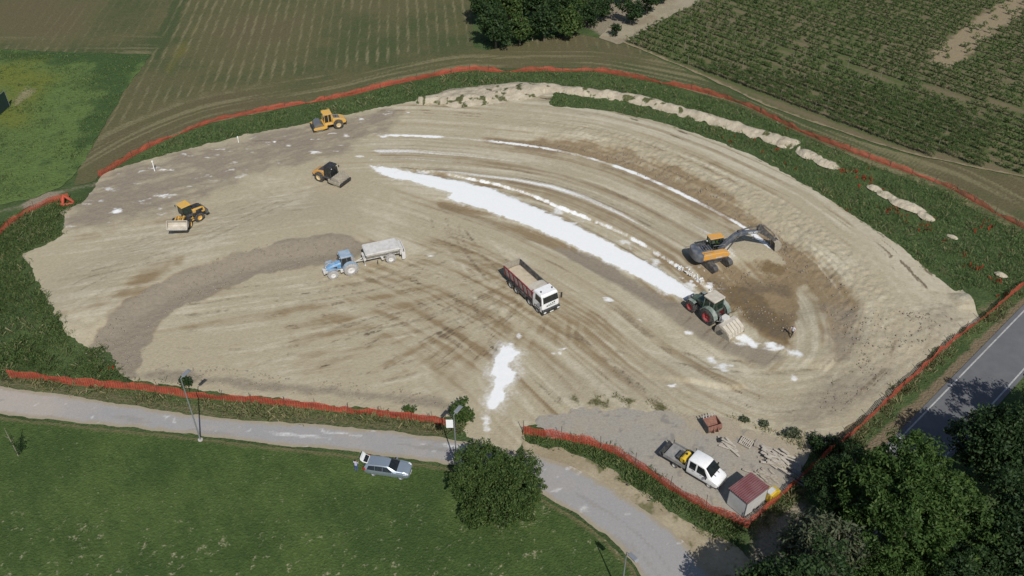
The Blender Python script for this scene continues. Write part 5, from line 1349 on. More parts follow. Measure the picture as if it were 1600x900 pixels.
spreader(P(596, 406), R(200)).scale = (.96,) * 3

def stabiliser(loc, rz):
    r = empty('soil_stabiliser', loc, rz, 'dusty pale soil tiller mounted behind the green tractor', 'soil tiller')
    MB().prism([(1.0, .35), (1.05, 1.05), (.7, 1.45), (.1, 1.5), (-.95, .95), (-1.1, .25), (-.6, .10), (.6, .10)], -1.3, 1.3).build('hood_housing', 'dusty_beige', r, .05)
    for y in (-.75, -.25, .25, .75):
        MB().prism([(.05, 1.5), (.0, 1.60), (-1.0, 1.04), (-1.16, .40), (-1.08, .40), (-.95, .97)], y - .05, y + .05).build('hood_rib', 'dusty_beige', r, .005)
    for s in (-1, 1):
        MB().prism([(1.05, .05), (1.05, .9), (.5, 1.35), (-.6, 1.1), (-1.1, .6), (-1.2, .05)], s * 1.36 - .05, s * 1.36 + .05).build('side_plate', 'steel_dusty', r, .01)
        MB().cyl((.1, s * 1.34, .75), (.1, s * 1.6, .75), .28, 14).build('drive_case', 'dark_grey', r, .0)
    MB().b2(.6, 1.3, -.5, .5, 1.15, 1.75).tube([(.9, -.4, 1.2), (1.9, -.4, .7)], .07, 6).tube([(.9, .4, 1.2), (1.9, .4, .7)], .07, 6).tube([(.8, 0, 1.7), (1.9, 0, 1.3)], .06, 6).build('mounting_frame', 'dusty_white', r, .02)
    MB().tube([(.9, -.6, 1.5), (1.2, -.5, 1.9), (1.6, -.4, 1.6)], .04, 6).tube([(.9, .6, 1.5), (1.2, .4, 2.0), (1.7, .3, 1.6)], .04, 6).build('hydraulic_hose', 'black', r, 0)
    return r
stabiliser(P(1139, 519), R(129))

# ------------------------------------------------------------------ dump truck
def dump_truck(loc, rz):
    r = empty('dump_truck', loc, rz, 'four axle dump truck with white cab and dark red tipper body full of sand', 'dump truck')
    MB().b2(-3.6, 4.0, -.45, -.3, .75, 1.05).b2(-3.6, 4.0, .3, .45, .75, 1.05).build('chassis', 'black', r)
    for s in (-1, 1):
        MB().b2(-.35, .95, s * .9 - .3, s * .9 + .3, .5, 1.05).build('fuel_tank', 'dark_grey', r, .05)
        for x in (3.35, 1.68, -1.05, -2.35):
            wheel(r, x, s * 1.03, .53, .36 if x > 0 else .5, .30, 'tyre', 'rim_grey')
            MB().prism([(x - .62, .85), (x - .5, 1.12), (x + .5, 1.12), (x + .62, .85), (x + .55, .85), (x + .45, 1.06), (x - .45, 1.06), (x - .55, .85)], s * 1.02 - .25, s * 1.02 + .25).build('mudguard', 'black', r, 0)
    # cab
    rings = []
    for z, x0, x1, w in ((.62, 2.45, 4.42, 1.22), (1.25, 2.42, 4.48, 1.25), (1.95, 2.42, 4.44, 1.25), (2.86, 2.46, 4.20, 1.18), (3.05, 2.60, 4.02, 1.08)):
        rings.append([(x0, -w, z), (x1 - .12, -w, z), (x1, -w + .14, z), (x1, w - .14, z), (x1 - .12, w, z), (x0, w, z)])
    c = MB().loft(rings).build('cab', 'white_paint', r, .04)
    q = lambda x, y, z: (x, y, z)
    MB().loft([[(4.455, -1.1, 1.98), (4.455, 1.1, 1.98), (4.225, 1.04, 2.80), (4.225, -1.04, 2.80)], [(4.475, -1.1, 1.99), (4.475, 1.1, 1.99), (4.245, 1.04, 2.81), (4.245, -1.04, 2.81)]]).build('windscreen', 'glass', c, 0)
    for s in (-1, 1):
        MB().loft([[(2.95, s * 1.255, 1.95), (4.15, s * 1.255, 1.90), (4.02, s * 1.20, 2.75), (2.95, s * 1.20, 2.75)], [(2.95, s * 1.235, 1.95), (4.15, s * 1.235, 1.90), (4.02, s * 1.18, 2.75), (2.95, s * 1.18, 2.75)]]).build('side_window', 'glass', c, 0)
        MB().tube([(4.25, s * 1.2, 2.7), (4.5, s * 1.5, 2.65)], .025, 5).box((4.46, s * 1.52, 2.3), (.1, .22, .75)).build('mirror', 'black', r, .02)
        MB().b2(2.75, 3.9, s * 1.20 - .03, s * 1.20 + .05, .55, 1.0).build('cab_step', 'dark_grey', r, .02)
    MB().prism([(4.30, .42), (4.62, .46), (4.66, .98), (4.52, 1.14), (4.30, 1.1)], -1.24, 1.24).build('bumper', 'black', r, .04)
    lights(r, 4.66, (-.98, .98), .76, s=(.05, .34, .2))
    g = MB()
    for k in range(5): g.b2(4.485, 4.50, -.62 + k * .25, -.62 + k * .25 + .14, 1.50 + .035 * k, 1.62 + .05 * k)
    g.b2(4.487, 4.502, -.72, .64, 1.44, 1.49); g.b2(4.480, 4.497, .42, .58, 1.72, 1.84)
    g.build('front_lettering', 'black', c, 0)
    MB().b2(4.66, 4.675, -.26, .26, .58, .70).build('number_plate', 'sign_white', r, 0)
    MB().b2(3.9, 4.05, -1.0, 1.0, 3.02, 3.10).b2(4.16, 4.34, -1.05, 1.05, 2.84, 2.90).build('sun_visor', 'white_paint', c, .02)
    for y in (-.8, .8): MB().cyl((3.5, y, 3.04), (3.5, y, 3.24), .09, 10).build('beacon', 'dark_grey', r, .01)
    # tipper body
    x0, x1, wb, wt, z0, z1 = -3.85, 2.25, 1.12, 1.27, 1.22, 2.50
    th = .07
    for s in (-1, 1):
        w = MB().loft([[(x, s * (wb - th), z0), (x, s * wb, z0), (x, s * wt, z1), (x, s * (wt - th), z1)] if s > 0 else [(x, s * wb, z0), (x, s * (wb - th), z0), (x, s * (wt - th), z1), (x, s * wt, z1)] for x in (x0, x1)]).build('body_wall', 'maroon' if s < 0 else 'maroon', r, .01)
        MB().b2(x0, x1, s * (wt - .05) - .07, s * (wt - .05) + .07, z1 - .02, z1 + .08).build('top_rail', 'dark_grey' if s > 0 else 'maroon', r, .02)
        for k in range(6):
            xa = x0 + .30 + k * .98; xb = xa + .56
            f = lambda x, t, o: (x, s * (wb + (wt - wb) * t + o), z0 + (z1 - z0) * t)
            a = [f(xa + .26, .14, .002), f(xb + .18, .14, .002), f(xb, .90, .002), f(xa, .90, .002)]; b_ = [(p[0], p[1] + s * .025, p[2]) for p in a]
            MB().loft([a, b_] if s > 0 else [b_, a]).build('side_panel', 'panel_grey', w, 0)
    for s in (-1, 1):
        a = [(x0 + .01, s * (wb - th - .004), z0 + .03), (x1 - .01, s * (wb - th - .004), z0 + .03), (x1 - .01, s * (wt - th - .004), z1 - .03), (x0 + .01, s * (wt - th - .004), z1 - .03)]
        MB().loft([a, [(p[0], p[1] - s * .012, p[2]) for p in a]]).build('body_lining', 'dark_grey', r, 0)
    MB().b2(x0, x1, -wb, wb, z0 - .12, z0 + .02).build('body_floor', 'dark_grey', r, .01)
    MB().loft([[(x0 - .06, -wb, z0), (x0 - .06, wb, z0), (x0 - .12, wt, z1 + .22), (x0 - .12, -wt, z1 + .22)], [(x0, -wb, z0), (x0, wb, z0), (x0 - .05, wt, z1 + .22), (x0 - .05, -wt, z1 + .22)]]).build('tailgate', 'steel_dusty', r, .01)
    MB().loft([[(x1, -wb, z0), (x1, wb, z0), (x1, wt, z1 + .3), (x1, -wt, z1 + .3)], [(x1 + .08, -wb, z0), (x1 + .08, wb, z0), (x1 + .08, wt, z1 + .3), (x1 + .08, -wt, z1 + .3)]]).build('body_front', 'maroon', r, .01)
    # rounded dusty shield over the front of the body
    rings = []
    for k in range(9):
        a = PI * k / 8; rings.append([(x1 - 1.0, -math.cos(a) * 1.22, z1 + .03 + .34 * math.sin(a)), (x1 + .25, -math.cos(a) * 1.22, z1 + .10 + .40 * math.sin(a)), (x1 + .25, -math.cos(a) * 1.16, z1 + .05 + .34 * math.sin(a)), (x1 - 1.0, -math.cos(a) * 1.16, z1 - .02 + .28 * math.sin(a))])
    MB().loft(rings).build('body_shield', 'dusty_beige', r, .01, smooth=True)
    rings = []
    for k in range(9):
        a = PI * k / 8; rings.append([(x1 + .25, -math.cos(a) * 1.24, z1 + .02 + .42 * math.sin(a)), (x1 + .33, -math.cos(a) * 1.24, z1 + .02 + .42 * math.sin(a)), (x1 + .33, -math.cos(a) * 1.15, z1 - .05 + .36 * math.sin(a)), (x1 + .25, -math.cos(a) * 1.15, z1 - .05 + .36 * math.sin(a))])
    MB().loft(rings).build('shield_edge', 'maroon', r, 0)
    MB().tube([(-1.0, -wt - .02, z1 + .1), (-.2, -wt - .02, z1 + .18)], .05, 6).build('tarp_crank', 'black', r, 0)
    for y in (-.9, .9): MB().box((x0 - .08, y, 1.0), (.08, .3, .16)).build('tail_light', 'tail_red', r, .01)
    # the load is a thing of its own
    nx, ny = 40, 14
    X, Y = np.meshgrid(np.linspace(x0 + .05, x1 - .02, nx), np.linspace(-wb + .02, wb - .02, ny))
    Z = 1.80 + .22 * (1 - (Y / 1.2) ** 2) * (.6 + .5 * sstep(-4.3, -2, X)) + .12 * (fbm(X * 1.2, Y * 1.2, 3, 500) - .5) - .35 * sstep(-3.6, -4.35, X)
    I = np.arange(nx * ny).reshape(ny, nx)
    me = npmesh('sand_load', np.column_stack([X.ravel(), Y.ravel(), Z.ravel()]), quads=np.stack([I[:-1, :-1].ravel(), I[:-1, 1:].ravel(), I[1:, 1:].ravel(), I[1:, :-1].ravel()], 1))
    me.polygons.foreach_set('use_smooth', np.ones(len(me.polygons), bool))
    o = addobj('sand_load', me, M['sand'], None, loc); o.rotation_euler = (0, 0, rz)
    so = o.modifiers.new('thick', 'SOLIDIFY'); so.thickness = .5; so.offset = -1
    tag(o, 'load of pale sand lying in the red tipper body of the truck', 'sand')
    return r
dump_truck(Vector((2.15, 86.4, tz(2.15, 86.4))), R(-56))

# ------------------------------------------------------------------ excavator
def excavator(loc, up_rz, track_rz):
    r = empty('excavator', loc, up_rz, 'orange and dark grey crawler excavator reaching its boom out over the pit', 'excavator')
    T = Matrix.Rotation(track_rz - up_rz, 4, 'Z')
    for s in (-1, 1):
        pr = []
        for k in range(9): a = R(90 + 180 * k / 8); pr.append((-1.55 + .45 * math.cos(a), .45 + .45 * math.sin(a)))
        for k in range(9): a = R(-90 + 180 * k / 8); pr.append((1.75 + .45 * math.cos(a), .45 + .45 * math.sin(a)))
        t = MB(T).prism(pr, s * 1.15 - .3, s * 1.15 + .3)
        for k in range(22):
            x = -1.6 + k * .16; t.box((x, s * 1.15, .915), (.05, .6, .04))
        t.build('crawler_track', 'dark_grey', r, .02)
    MB(T).b2(-1.0, 1.0, -.9, .9, .4, .85).build('undercarriage', 'dark_grey', r)
    MB().cyl((0, 0, .8), (0, 0, 1.12), .62, 20).build('slew_ring', 'black', r, 0)
    MB().b2(-2.1, 1.35, -1.25, 1.25, 1.10, 1.32).build('deck', 'dark_grey', r)
    # orange side body on the right, engine deck, counterweight
    MB().prism([(-1.75, 1.30), (-1.75, 2.05), (.9, 2.05), (1.5, 1.85), (1.62, 1.55), (1.5, 1.30)], -1.30, -.55).build('side_body', 'orange', r, .07)
    MB().b2(-.2, .6, -1.315, -1.29, 1.36, 1.52).build('side_vent', 'dusty_beige', r, .01)
    MB().prism([(-1.75, 1.30), (-1.75, 2.0), (-.5, 2.0), (-.5, 1.30)], .55, 1.30).build('side_body', 'dark_grey', r, .06)
    r.scale = (1.1,) * 3
    MB().b2(-1.75, -.3, -.56, .56, 1.3, 2.12).build('engine_hood', 'blue_grey', r, .05)
    for k in range(4): MB().b2(-1.5 + k * .3, -1.35 + k * .3, -.5, .5, 2.115, 2.15).build('hood_louvre', 'black', r, .01)
    n = 9; ring0 = []; rings = []
    for z, sc in ((1.12, .95), (1.22, 1.0), (1.95, 1.0), (2.14, .93)):
        rg = [(-1.75, 1.32 * sc, z)]
        for k in range(n): a = R(90 + 180 * k / (n - 1)); rg.append((-2.05 + .62 * math.cos(a) * sc, 1.32 * math.sin(a) * sc, z))
        rg.append((-1.75, -1.32 * sc, z)); rings.append(rg)
    MB().loft(rings).build('counterweight', 'blue_grey', r, .04, smooth=True)
    MB().cyl((-1.2, -.3, 2.1), (-1.2, -.3, 2.5), .06, 8).build('exhaust_pipe', 'black', r, 0)
    cab_box(r, -.25, 1.45, .48, 1.45, 2.85, 'black', 'orange', 'glass_clear', top=.94, over=.08, name='cab')
    for c in list(r.children):
        if c.name.split('.')[0] in ('cab', 'cab_roof'): c.location.y = .76
    # rails, lamps
    rl = MB()
    rl.tube([(-.3, -.6, 2.1), (-.3, -.6, 2.7), (1.2, -.6, 2.6), (1.4, -.6, 2.0)], .025, 5).tube([(-1.7, -1.2, 2.05), (-1.7, -1.2, 2.4), (-.3, -1.2, 2.4)], .025, 5).tube([(-1.7, 1.2, 2.0), (-1.7, 1.2, 2.4), (-.6, 1.2, 2.4), (-.6, 1.2, 2.0)], .025, 5)
    rl.build('hand_rail', 'steel', r, 0)
    MB().box((-.35, .9, 2.4), (.12, .16, .12)).build('work_light', 'lens', r, .01)
    # boom, stick, bucket in the plane y = 0 slightly right of the cab
    yb = -.12
    MB().prism([(.75, 1.35), (.66, 1.70), (1.5, 2.70), (2.35, 3.42), (2.9, 3.70), (3.35, 3.68), (5.75, 3.42), (5.85, 3.20), (5.65, 3.10), (3.3, 3.18), (2.8, 3.08), (1.85, 2.25), (1.1, 1.45)], yb - .24, yb + .24).build('boom', 'blue_grey', r, .04)
    for s in (-1, 1):
        MB().cyl((1.5, yb + s * .36, 1.4), (2.6, yb + s * .36, 3.0), .085, 8).cyl((2.2, yb + s * .36, 2.42), (2.85, yb + s * .36, 3.38), .05, 8).build('boom_cylinder', 'dark_grey', r, 0)
    MB().cyl((3.0, yb, 3.86), (4.7, yb, 4.05), .09, 8).cyl((4.7, yb, 4.05), (5.95, yb, 3.98), .05, 8).box((3.0, yb, 3.78), (.3, .3, .2)).build('stick_cylinder', 'dark_grey', r, 0)
    MB().prism([(5.35, 3.70), (5.6, 4.10), (6.0, 4.05), (6.35, 3.55), (8.25, 1.62), (8.22, 1.36), (7.98, 1.34), (5.75, 3.02)], yb - .17, yb + .17).build('stick', 'dark_grey', r, .03)
    MB().cyl((6.2, yb, 3.95), (7.3, yb, 2.95), .08, 8).cyl((7.3, yb, 2.95), (8.05, yb, 2.15), .05, 8).build('bucket_cylinder', 'steel', r, 0)
    for s in (-1, 1): MB().prism([(7.85, 1.85), (8.15, 2.25), (8.7, 1.55), (8.55, 1.45), (8.1, 1.98)], yb + s * .16 - .03, yb + s * .16 + .03).build('bucket_link', 'steel_dusty', r, .01)
    dx = 1.15
    bk = MB().prism([(x + dx, z) for x, z in [(6.75, 1.38), (7.45, 1.42), (7.75, 1.0), (7.78, .5), (7.5, .12), (7.15, .05), (6.95, .10), (7.2, .2), (7.45, .3), (7.62, .55), (7.6, .95), (7.38, 1.28), (6.78, 1.26)]], yb - .5, yb + .5)
    for s in (-1, 1): bk.prism([(x + dx, z) for x, z in [(6.75, 1.38), (7.45, 1.42), (7.75, 1.0), (7.78, .5), (7.5, .12), (7.15, .05), (6.95, .10), (6.85, .7)]], yb + s * .5 - .03, yb + s * .5 + .03)
    b = bk.build('bucket', 'steel_dusty', r, .01)
    for k in range(5): MB().prism([(7.0 + dx, .04), (7.0 + dx, .14), (6.72 + dx, .08)], yb - .44 + k * .22 - .05, yb - .44 + k * .22 + .05).build('bucket_tooth', 'steel', b, 0)
    # lettering on the boom
    for s in (-1, 1):
        cu = bpy.data.curves.new('boom_lettering', 'FONT'); cu.body = 'VOLVO'; cu.size = .36; cu.extrude = .008; cu.align_x = 'CENTER'; cu.align_y = 'CENTER'
        tmp = bpy.data.objects.new('tmp', cu); COL.objects.link(tmp); dgx = bpy.context.evaluated_depsgraph_get(); dgx.update()
        tm_ = bpy.data.meshes.new_from_object(tmp.evaluated_get(dgx)); bpy.data.objects.remove(tmp); tm_.materials.clear()
        o = addobj('boom_lettering', tm_, M['sign_white'])
        o.parent = r; o.location = (4.75, yb + s * .252, 3.36)
        ang = math.atan2(-.17, 2.4)
        o.rotation_euler = (Matrix.Rotation(-ang if s < 0 else -ang, 3, 'Y') @ (Matrix.Rotation(PI / 2, 3, 'X') if s < 0 else Matrix.Rotation(PI, 3, 'Z') @ Matrix.Rotation(PI / 2, 3, 'X'))).to_euler()
    return r
EXR = R(17)
EXL = P(1110, 408)
excavator(EXL, EXR, R(-57))

# ------------------------------------------------------------------ crew cab truck with flat bed
def ring6(x, w0, w1, zb, zbelt, zt, wt):
    return [(x, -w0, zb), (x, -w1, zb + .22), (x, -w1, zbelt), (x, -wt, zt - .07), (x, -wt * .88, zt), (x, wt * .88, zt), (x, wt, zt - .07), (x, w1, zbelt), (x, w1, zb + .22), (x, w0, zb)][::-1]

def side_glass(parent, quads_, m='glass', name='side_window'):
    for s in (-1, 1):
        for q in quads_:
            a = [(x, s * y, z) for x, y, z in q]; b = [(x, s * (y - .02), z) for x, y, z in q]
            MB().loft([a, b] if s < 0 else [b, a]).build(name, m, parent, 0)

def crew_truck(loc, rz):
    r = empty('flatbed_truck', loc, rz, 'white crew cab flatbed truck parked on the gravel yard', 'truck')
    MB().b2(-3.1, 2.2, -.42, -.3, .55, .75).b2(-3.1, 2.2, .3, .42, .55, .75).build('chassis', 'black', r)
    c = MB().loft([ring6(-.62, .90, .96, .45, 1.25, 2.22, .82), ring6(-.4, .92, .98, .42, 1.28, 2.30, .84), ring6(.95, .92, .99, .42, 1.28, 2.30, .84), ring6(1.25, .92, .99, .42, 1.26, 2.20, .82),
                   ring6(2.0, .92, .99, .42, 1.22, 1.46, .86), ring6(2.55, .88, .97, .42, 1.12, 1.28, .80), ring6(2.78, .80, .90, .42, .98, 1.08, .74), ring6(2.88, .72, .80, .45, .85, .92, .66)]).build('cab', 'white_paint', r, .03, smooth=True)
    MB().loft([[(1.275, -.74, 2.18), (1.275, .74, 2.18), (2.02, .84, 1.49), (2.02, -.84, 1.49)], [(1.30, -.74, 2.20), (1.30, .74, 2.20), (2.045, .84, 1.51), (2.045, -.84, 1.51)]][::-1]).build('windscreen', 'glass', c, 0)
    side_glass(c, [[(-.38, .995, 1.30), (.32, .995, 1.30), (.32, .87, 2.14), (-.38, .87, 2.14)], [(.48, 1.0, 1.30), (1.72, .995, 1.26), (1.18, .87, 2.08), (.48, .87, 2.14)]])
    for s in (-1, 1):
        for x in (-.02, .86): MB().b2(x, x + .2, s * .995 - .015, s * .995 + .02, 1.12, 1.17).build('door_handle', 'black', c, .005)
        MB().box((1.62, s * 1.18, 1.42), (.12, .22, .32)).tube([(1.6, s * .95, 1.4), (1.6, s * 1.1, 1.42)], .03, 5).build('mirror', 'black', r, .02)
        MB().box((2.74, s * .66, .92), (.22, .3, .18), rz=-s * .45).build('headlight', 'lens', c, .02)
        MB().b2(-.5, 1.75, s * .94 - .05, s * .94 + .05, .40, .52).build('side_sill', 'black', r, .01)
        wheel(r, 1.98, s * .84, .36, .24, .22, 'tyre', 'rim_grey'); wheel(r, -1.95, s * .80, .36, .36, .22, 'tyre', 'rim_grey')
        MB().box((2.15, s * .32, 1.435), (.26, .08, .02), ry=.3).build('bonnet_vent', 'black', c, 0)
    MB().prism([(2.60, .36), (2.95, .40), (2.97, .66), (2.84, .80), (2.6, .8)], -.86, .86).build('bumper', 'dark_grey', r, .04)
    MB().b2(-3.3, -.78, -1.02, 1.02, .88, .98).build('bed_floor', 'bed_grey', r, .01)
    for s in (-1, 1): MB().b2(-3.3, -.78, s * 1.03 - .025, s * 1.03 + .025, .86, 1.28).build('drop_side', 'bed_grey', r, .01)
    MB().box((-3.62, 0, .86), (.05, 2.06, .56), ry=-.9).build('tailboard', 'black', r, .01)
    for s in (-1, 1): MB().b2(-3.34, -3.26, s * 1.02 - .04, s * 1.02 + .04, .86, 1.50).build('corner_post', 'dark_grey', r, .01)
    MB().b2(-.80, -.74, -1.02, 1.02, .9, 1.62).b2(-.80, -.74, -1.02, -.96, 1.6, 2.1).b2(-.80, -.74, .96, 1.02, 1.6, 2.1).build('headboard', 'dark_grey', r, .01)
    return r
CT_L, CT_R = P(1087, 737.5), R(-40)
crew_truck(CT_L, CT_R)
def on_truck(x, y, z):
    return CT_L + Matrix.Rotation(CT_R, 3, 'Z') @ Vector((x, y, z))
t = empty('fuel_tank', on_truck(-1.25, -.12, .985), CT_R, 'yellow tank lying across the bed of the white flatbed truck', 'tank')
tk = MB().lathe_y([(-.62, .05), (-.62, .30), (-.55, .38), (.55, .38), (.62, .30), (.62, .05)], (0, 0, .42), 24).b2(-.3, .3, -.5, -.4, 0, .2).b2(-.3, .3, .4, .5, 0, .2).build('tank_shell', 'tank_yellow', t, .0, smooth=True)
MB().cyl((0, .1, .78), (0, .1, .88), .12, 12).build('filler_cap', 'black', t, 0)
lt = MB()
for k in range(3): lt.box((-.18, -.42 + k * .2, .76), (.02, .12, .14), ry=-.5)
lt.build('tank_lettering', 'black', t, 0)
t = empty('pump_box', on_truck(-1.22, .74, .985), CT_R, 'black pump unit beside the yellow tank on the truck bed', 'pump')
MB().b2(-.28, .28, -.2, .22, 0, .5).build('pump_case', 'black', t, .05); MB().cyl((-.1, 0, .5), (-.1, 0, .62), .12, 12).build('pump_cap', 'dark_grey', t, 0)
t = empty('tool_chest', on_truck(-1.85, -.05, .985), CT_R, 'low black chest behind the yellow tank on the truck bed', 'chest')
MB().b2(-.22, .22, -.55, .55, 0, .34).build('chest_body', 'black', t, .02); MB().b2(-.24, .24, -.57, .57, .345, .39).build('chest_lid', 'dark_grey', t, .02)

# ------------------------------------------------------------------ estate car, tailgate open
def estate_car(loc, rz):
    r = empty('estate_car', loc, rz, 'silver blue estate car with its tailgate open on the lawn edge', 'car')
    def ring(x, w0, w1, zb, zbelt, zt, wt): return ring6(x, w0, w1, zb, zbelt, zt, wt)
    st = [(-2.36, .70, .80, .42, .86, .90, .74), (-2.28, .78, .88, .34, .98, 1.10, .72), (-2.05, .82, .90, .25, .96, 1.30, .62), (-1.7, .82, .91, .22, .95, 1.38, .62), (-.8, .82, .91, .22, .93, 1.42, .62), (-.05, .82, .91, .22, .92, 1.39, .61), (.14, .82, .91, .22, .92, 1.33, .60),
          (.98, .82, .91, .22, .90, .97, .74), (1.55, .80, .89, .22, .86, .92, .72), (1.98, .76, .86, .24, .80, .86, .68), (2.16, .66, .78, .28, .68, .74, .58), (2.24, .50, .62, .34, .58, .62, .46)]
    b = MB().loft([ring(*s) for s in st]).build('body', 'car_silver', r, .02, smooth=True)
    MB().loft([[(.16, -.54, 1.325), (.16, .54, 1.325), (.97, .70, .98), (.97, -.70, .98)], [(.18, -.54, 1.345), (.18, .54, 1.345), (.99, .70, 1.0), (.99, -.70, 1.0)]][::-1]).build('windscreen', 'glass', b, 0)
    side_glass(b, [[(-2.0, .92, .98), (-1.20, .925, .96), (-1.22, .68, 1.32), (-1.86, .68, 1.26)], [(-1.17, .925, .96), (-.42, .925, .95), (-.42, .68, 1.35), (-1.19, .68, 1.32)], [(-.39, .925, .95), (.74, .925, .94), (.06, .68, 1.30), (-.39, .68, 1.35)]])
    for s in (-1, 1):
        MB().tube([(-1.9, s * .56, 1.38), (-.8, s * .56, 1.45), (-.05, s * .56, 1.42)], .022, 5).build('roof_rail', 'steel', b, 0)
        wheel(r, 1.42, s * .78, .325, .22, .235, 'tyre', 'rim_alloy'); wheel(r, -1.38, s * .78, .325, .22, .235, 'tyre', 'rim_alloy')
        MB().box((.60, s * .99, .98), (.16, .2, .13)).build('mirror', 'car_silver', r, .03)
        MB().box((1.98, s * .70, .74), (.34, .16, .14), rz=-s * .5, ry=.2).build('headlight', 'lens', b, .03)
        MB().box((-2.26, s * .83, .92), (.24, .14, .26), rz=s * .3).build('tail_light', 'tail_red', r, .03)
        for x in (-.95, -.02): MB().b2(x, x + .18, s * .925 - .01, s * .925 + .015, .84, .87).build('door_handle', 'steel', b, 0)
    MB().box((2.22, 0, .54), (.06, .8, .16)).build('grille', 'black', b, .02)
    MB().b2(2.255, 2.275, -.26, .26, .36, .46).build('number_plate', 'sign_white', r, 0)
    MB().loft([[(-2.375, -.60, .50), (-2.375, .60, .50), (-2.075, .55, 1.27), (-2.075, -.55, 1.27)], [(-2.36, -.60, .50), (-2.36, .60, .50), (-2.04, .55, 1.27), (-2.04, -.55, 1.27)]]).build('boot_opening', 'black', b, 0)
    # tailgate raised
    T = Matrix.Translation((-2.0, 0, 1.37)) @ Matrix.Rotation(R(16), 4, 'Y') @ Matrix.Scale(.80, 4)
    tg = MB(T).loft([[(0, -.60, -.03), (0, .60, -.03), (0, .60, .03), (0, -.60, .03)], [(-.62, -.66, .02), (-.62, .66, .02), (-.62, .66, .08), (-.62, -.66, .08)], [(-.98, -.66, .26), (-.98, .66, .26), (-.90, .66, .32), (-.90, -.66, .32)], [(-1.08, -.56, .50), (-1.08, .56, .50), (-1.02, .56, .54), (-1.02, -.56, .54)]]).build('tailgate', 'white_paint', r, .015)
    MB(T).loft([[(-.06, -.52, .035), (-.06, .52, .035), (-.58, .56, .082), (-.58, -.56, .082)], [(-.06, -.52, .055), (-.06, .52, .055), (-.58, .56, .102), (-.58, -.56, .102)]]).build('rear_window', 'glass', tg, 0)
    for s in (-1, 1): MB().tube([(-2.15, s * .62, 1.1), (-2.5, s * .62, 1.46)], .015, 5).build('gas_strut', 'black', r, 0)
    return r
estate_car(P(608.5, 736.5), R(-10))
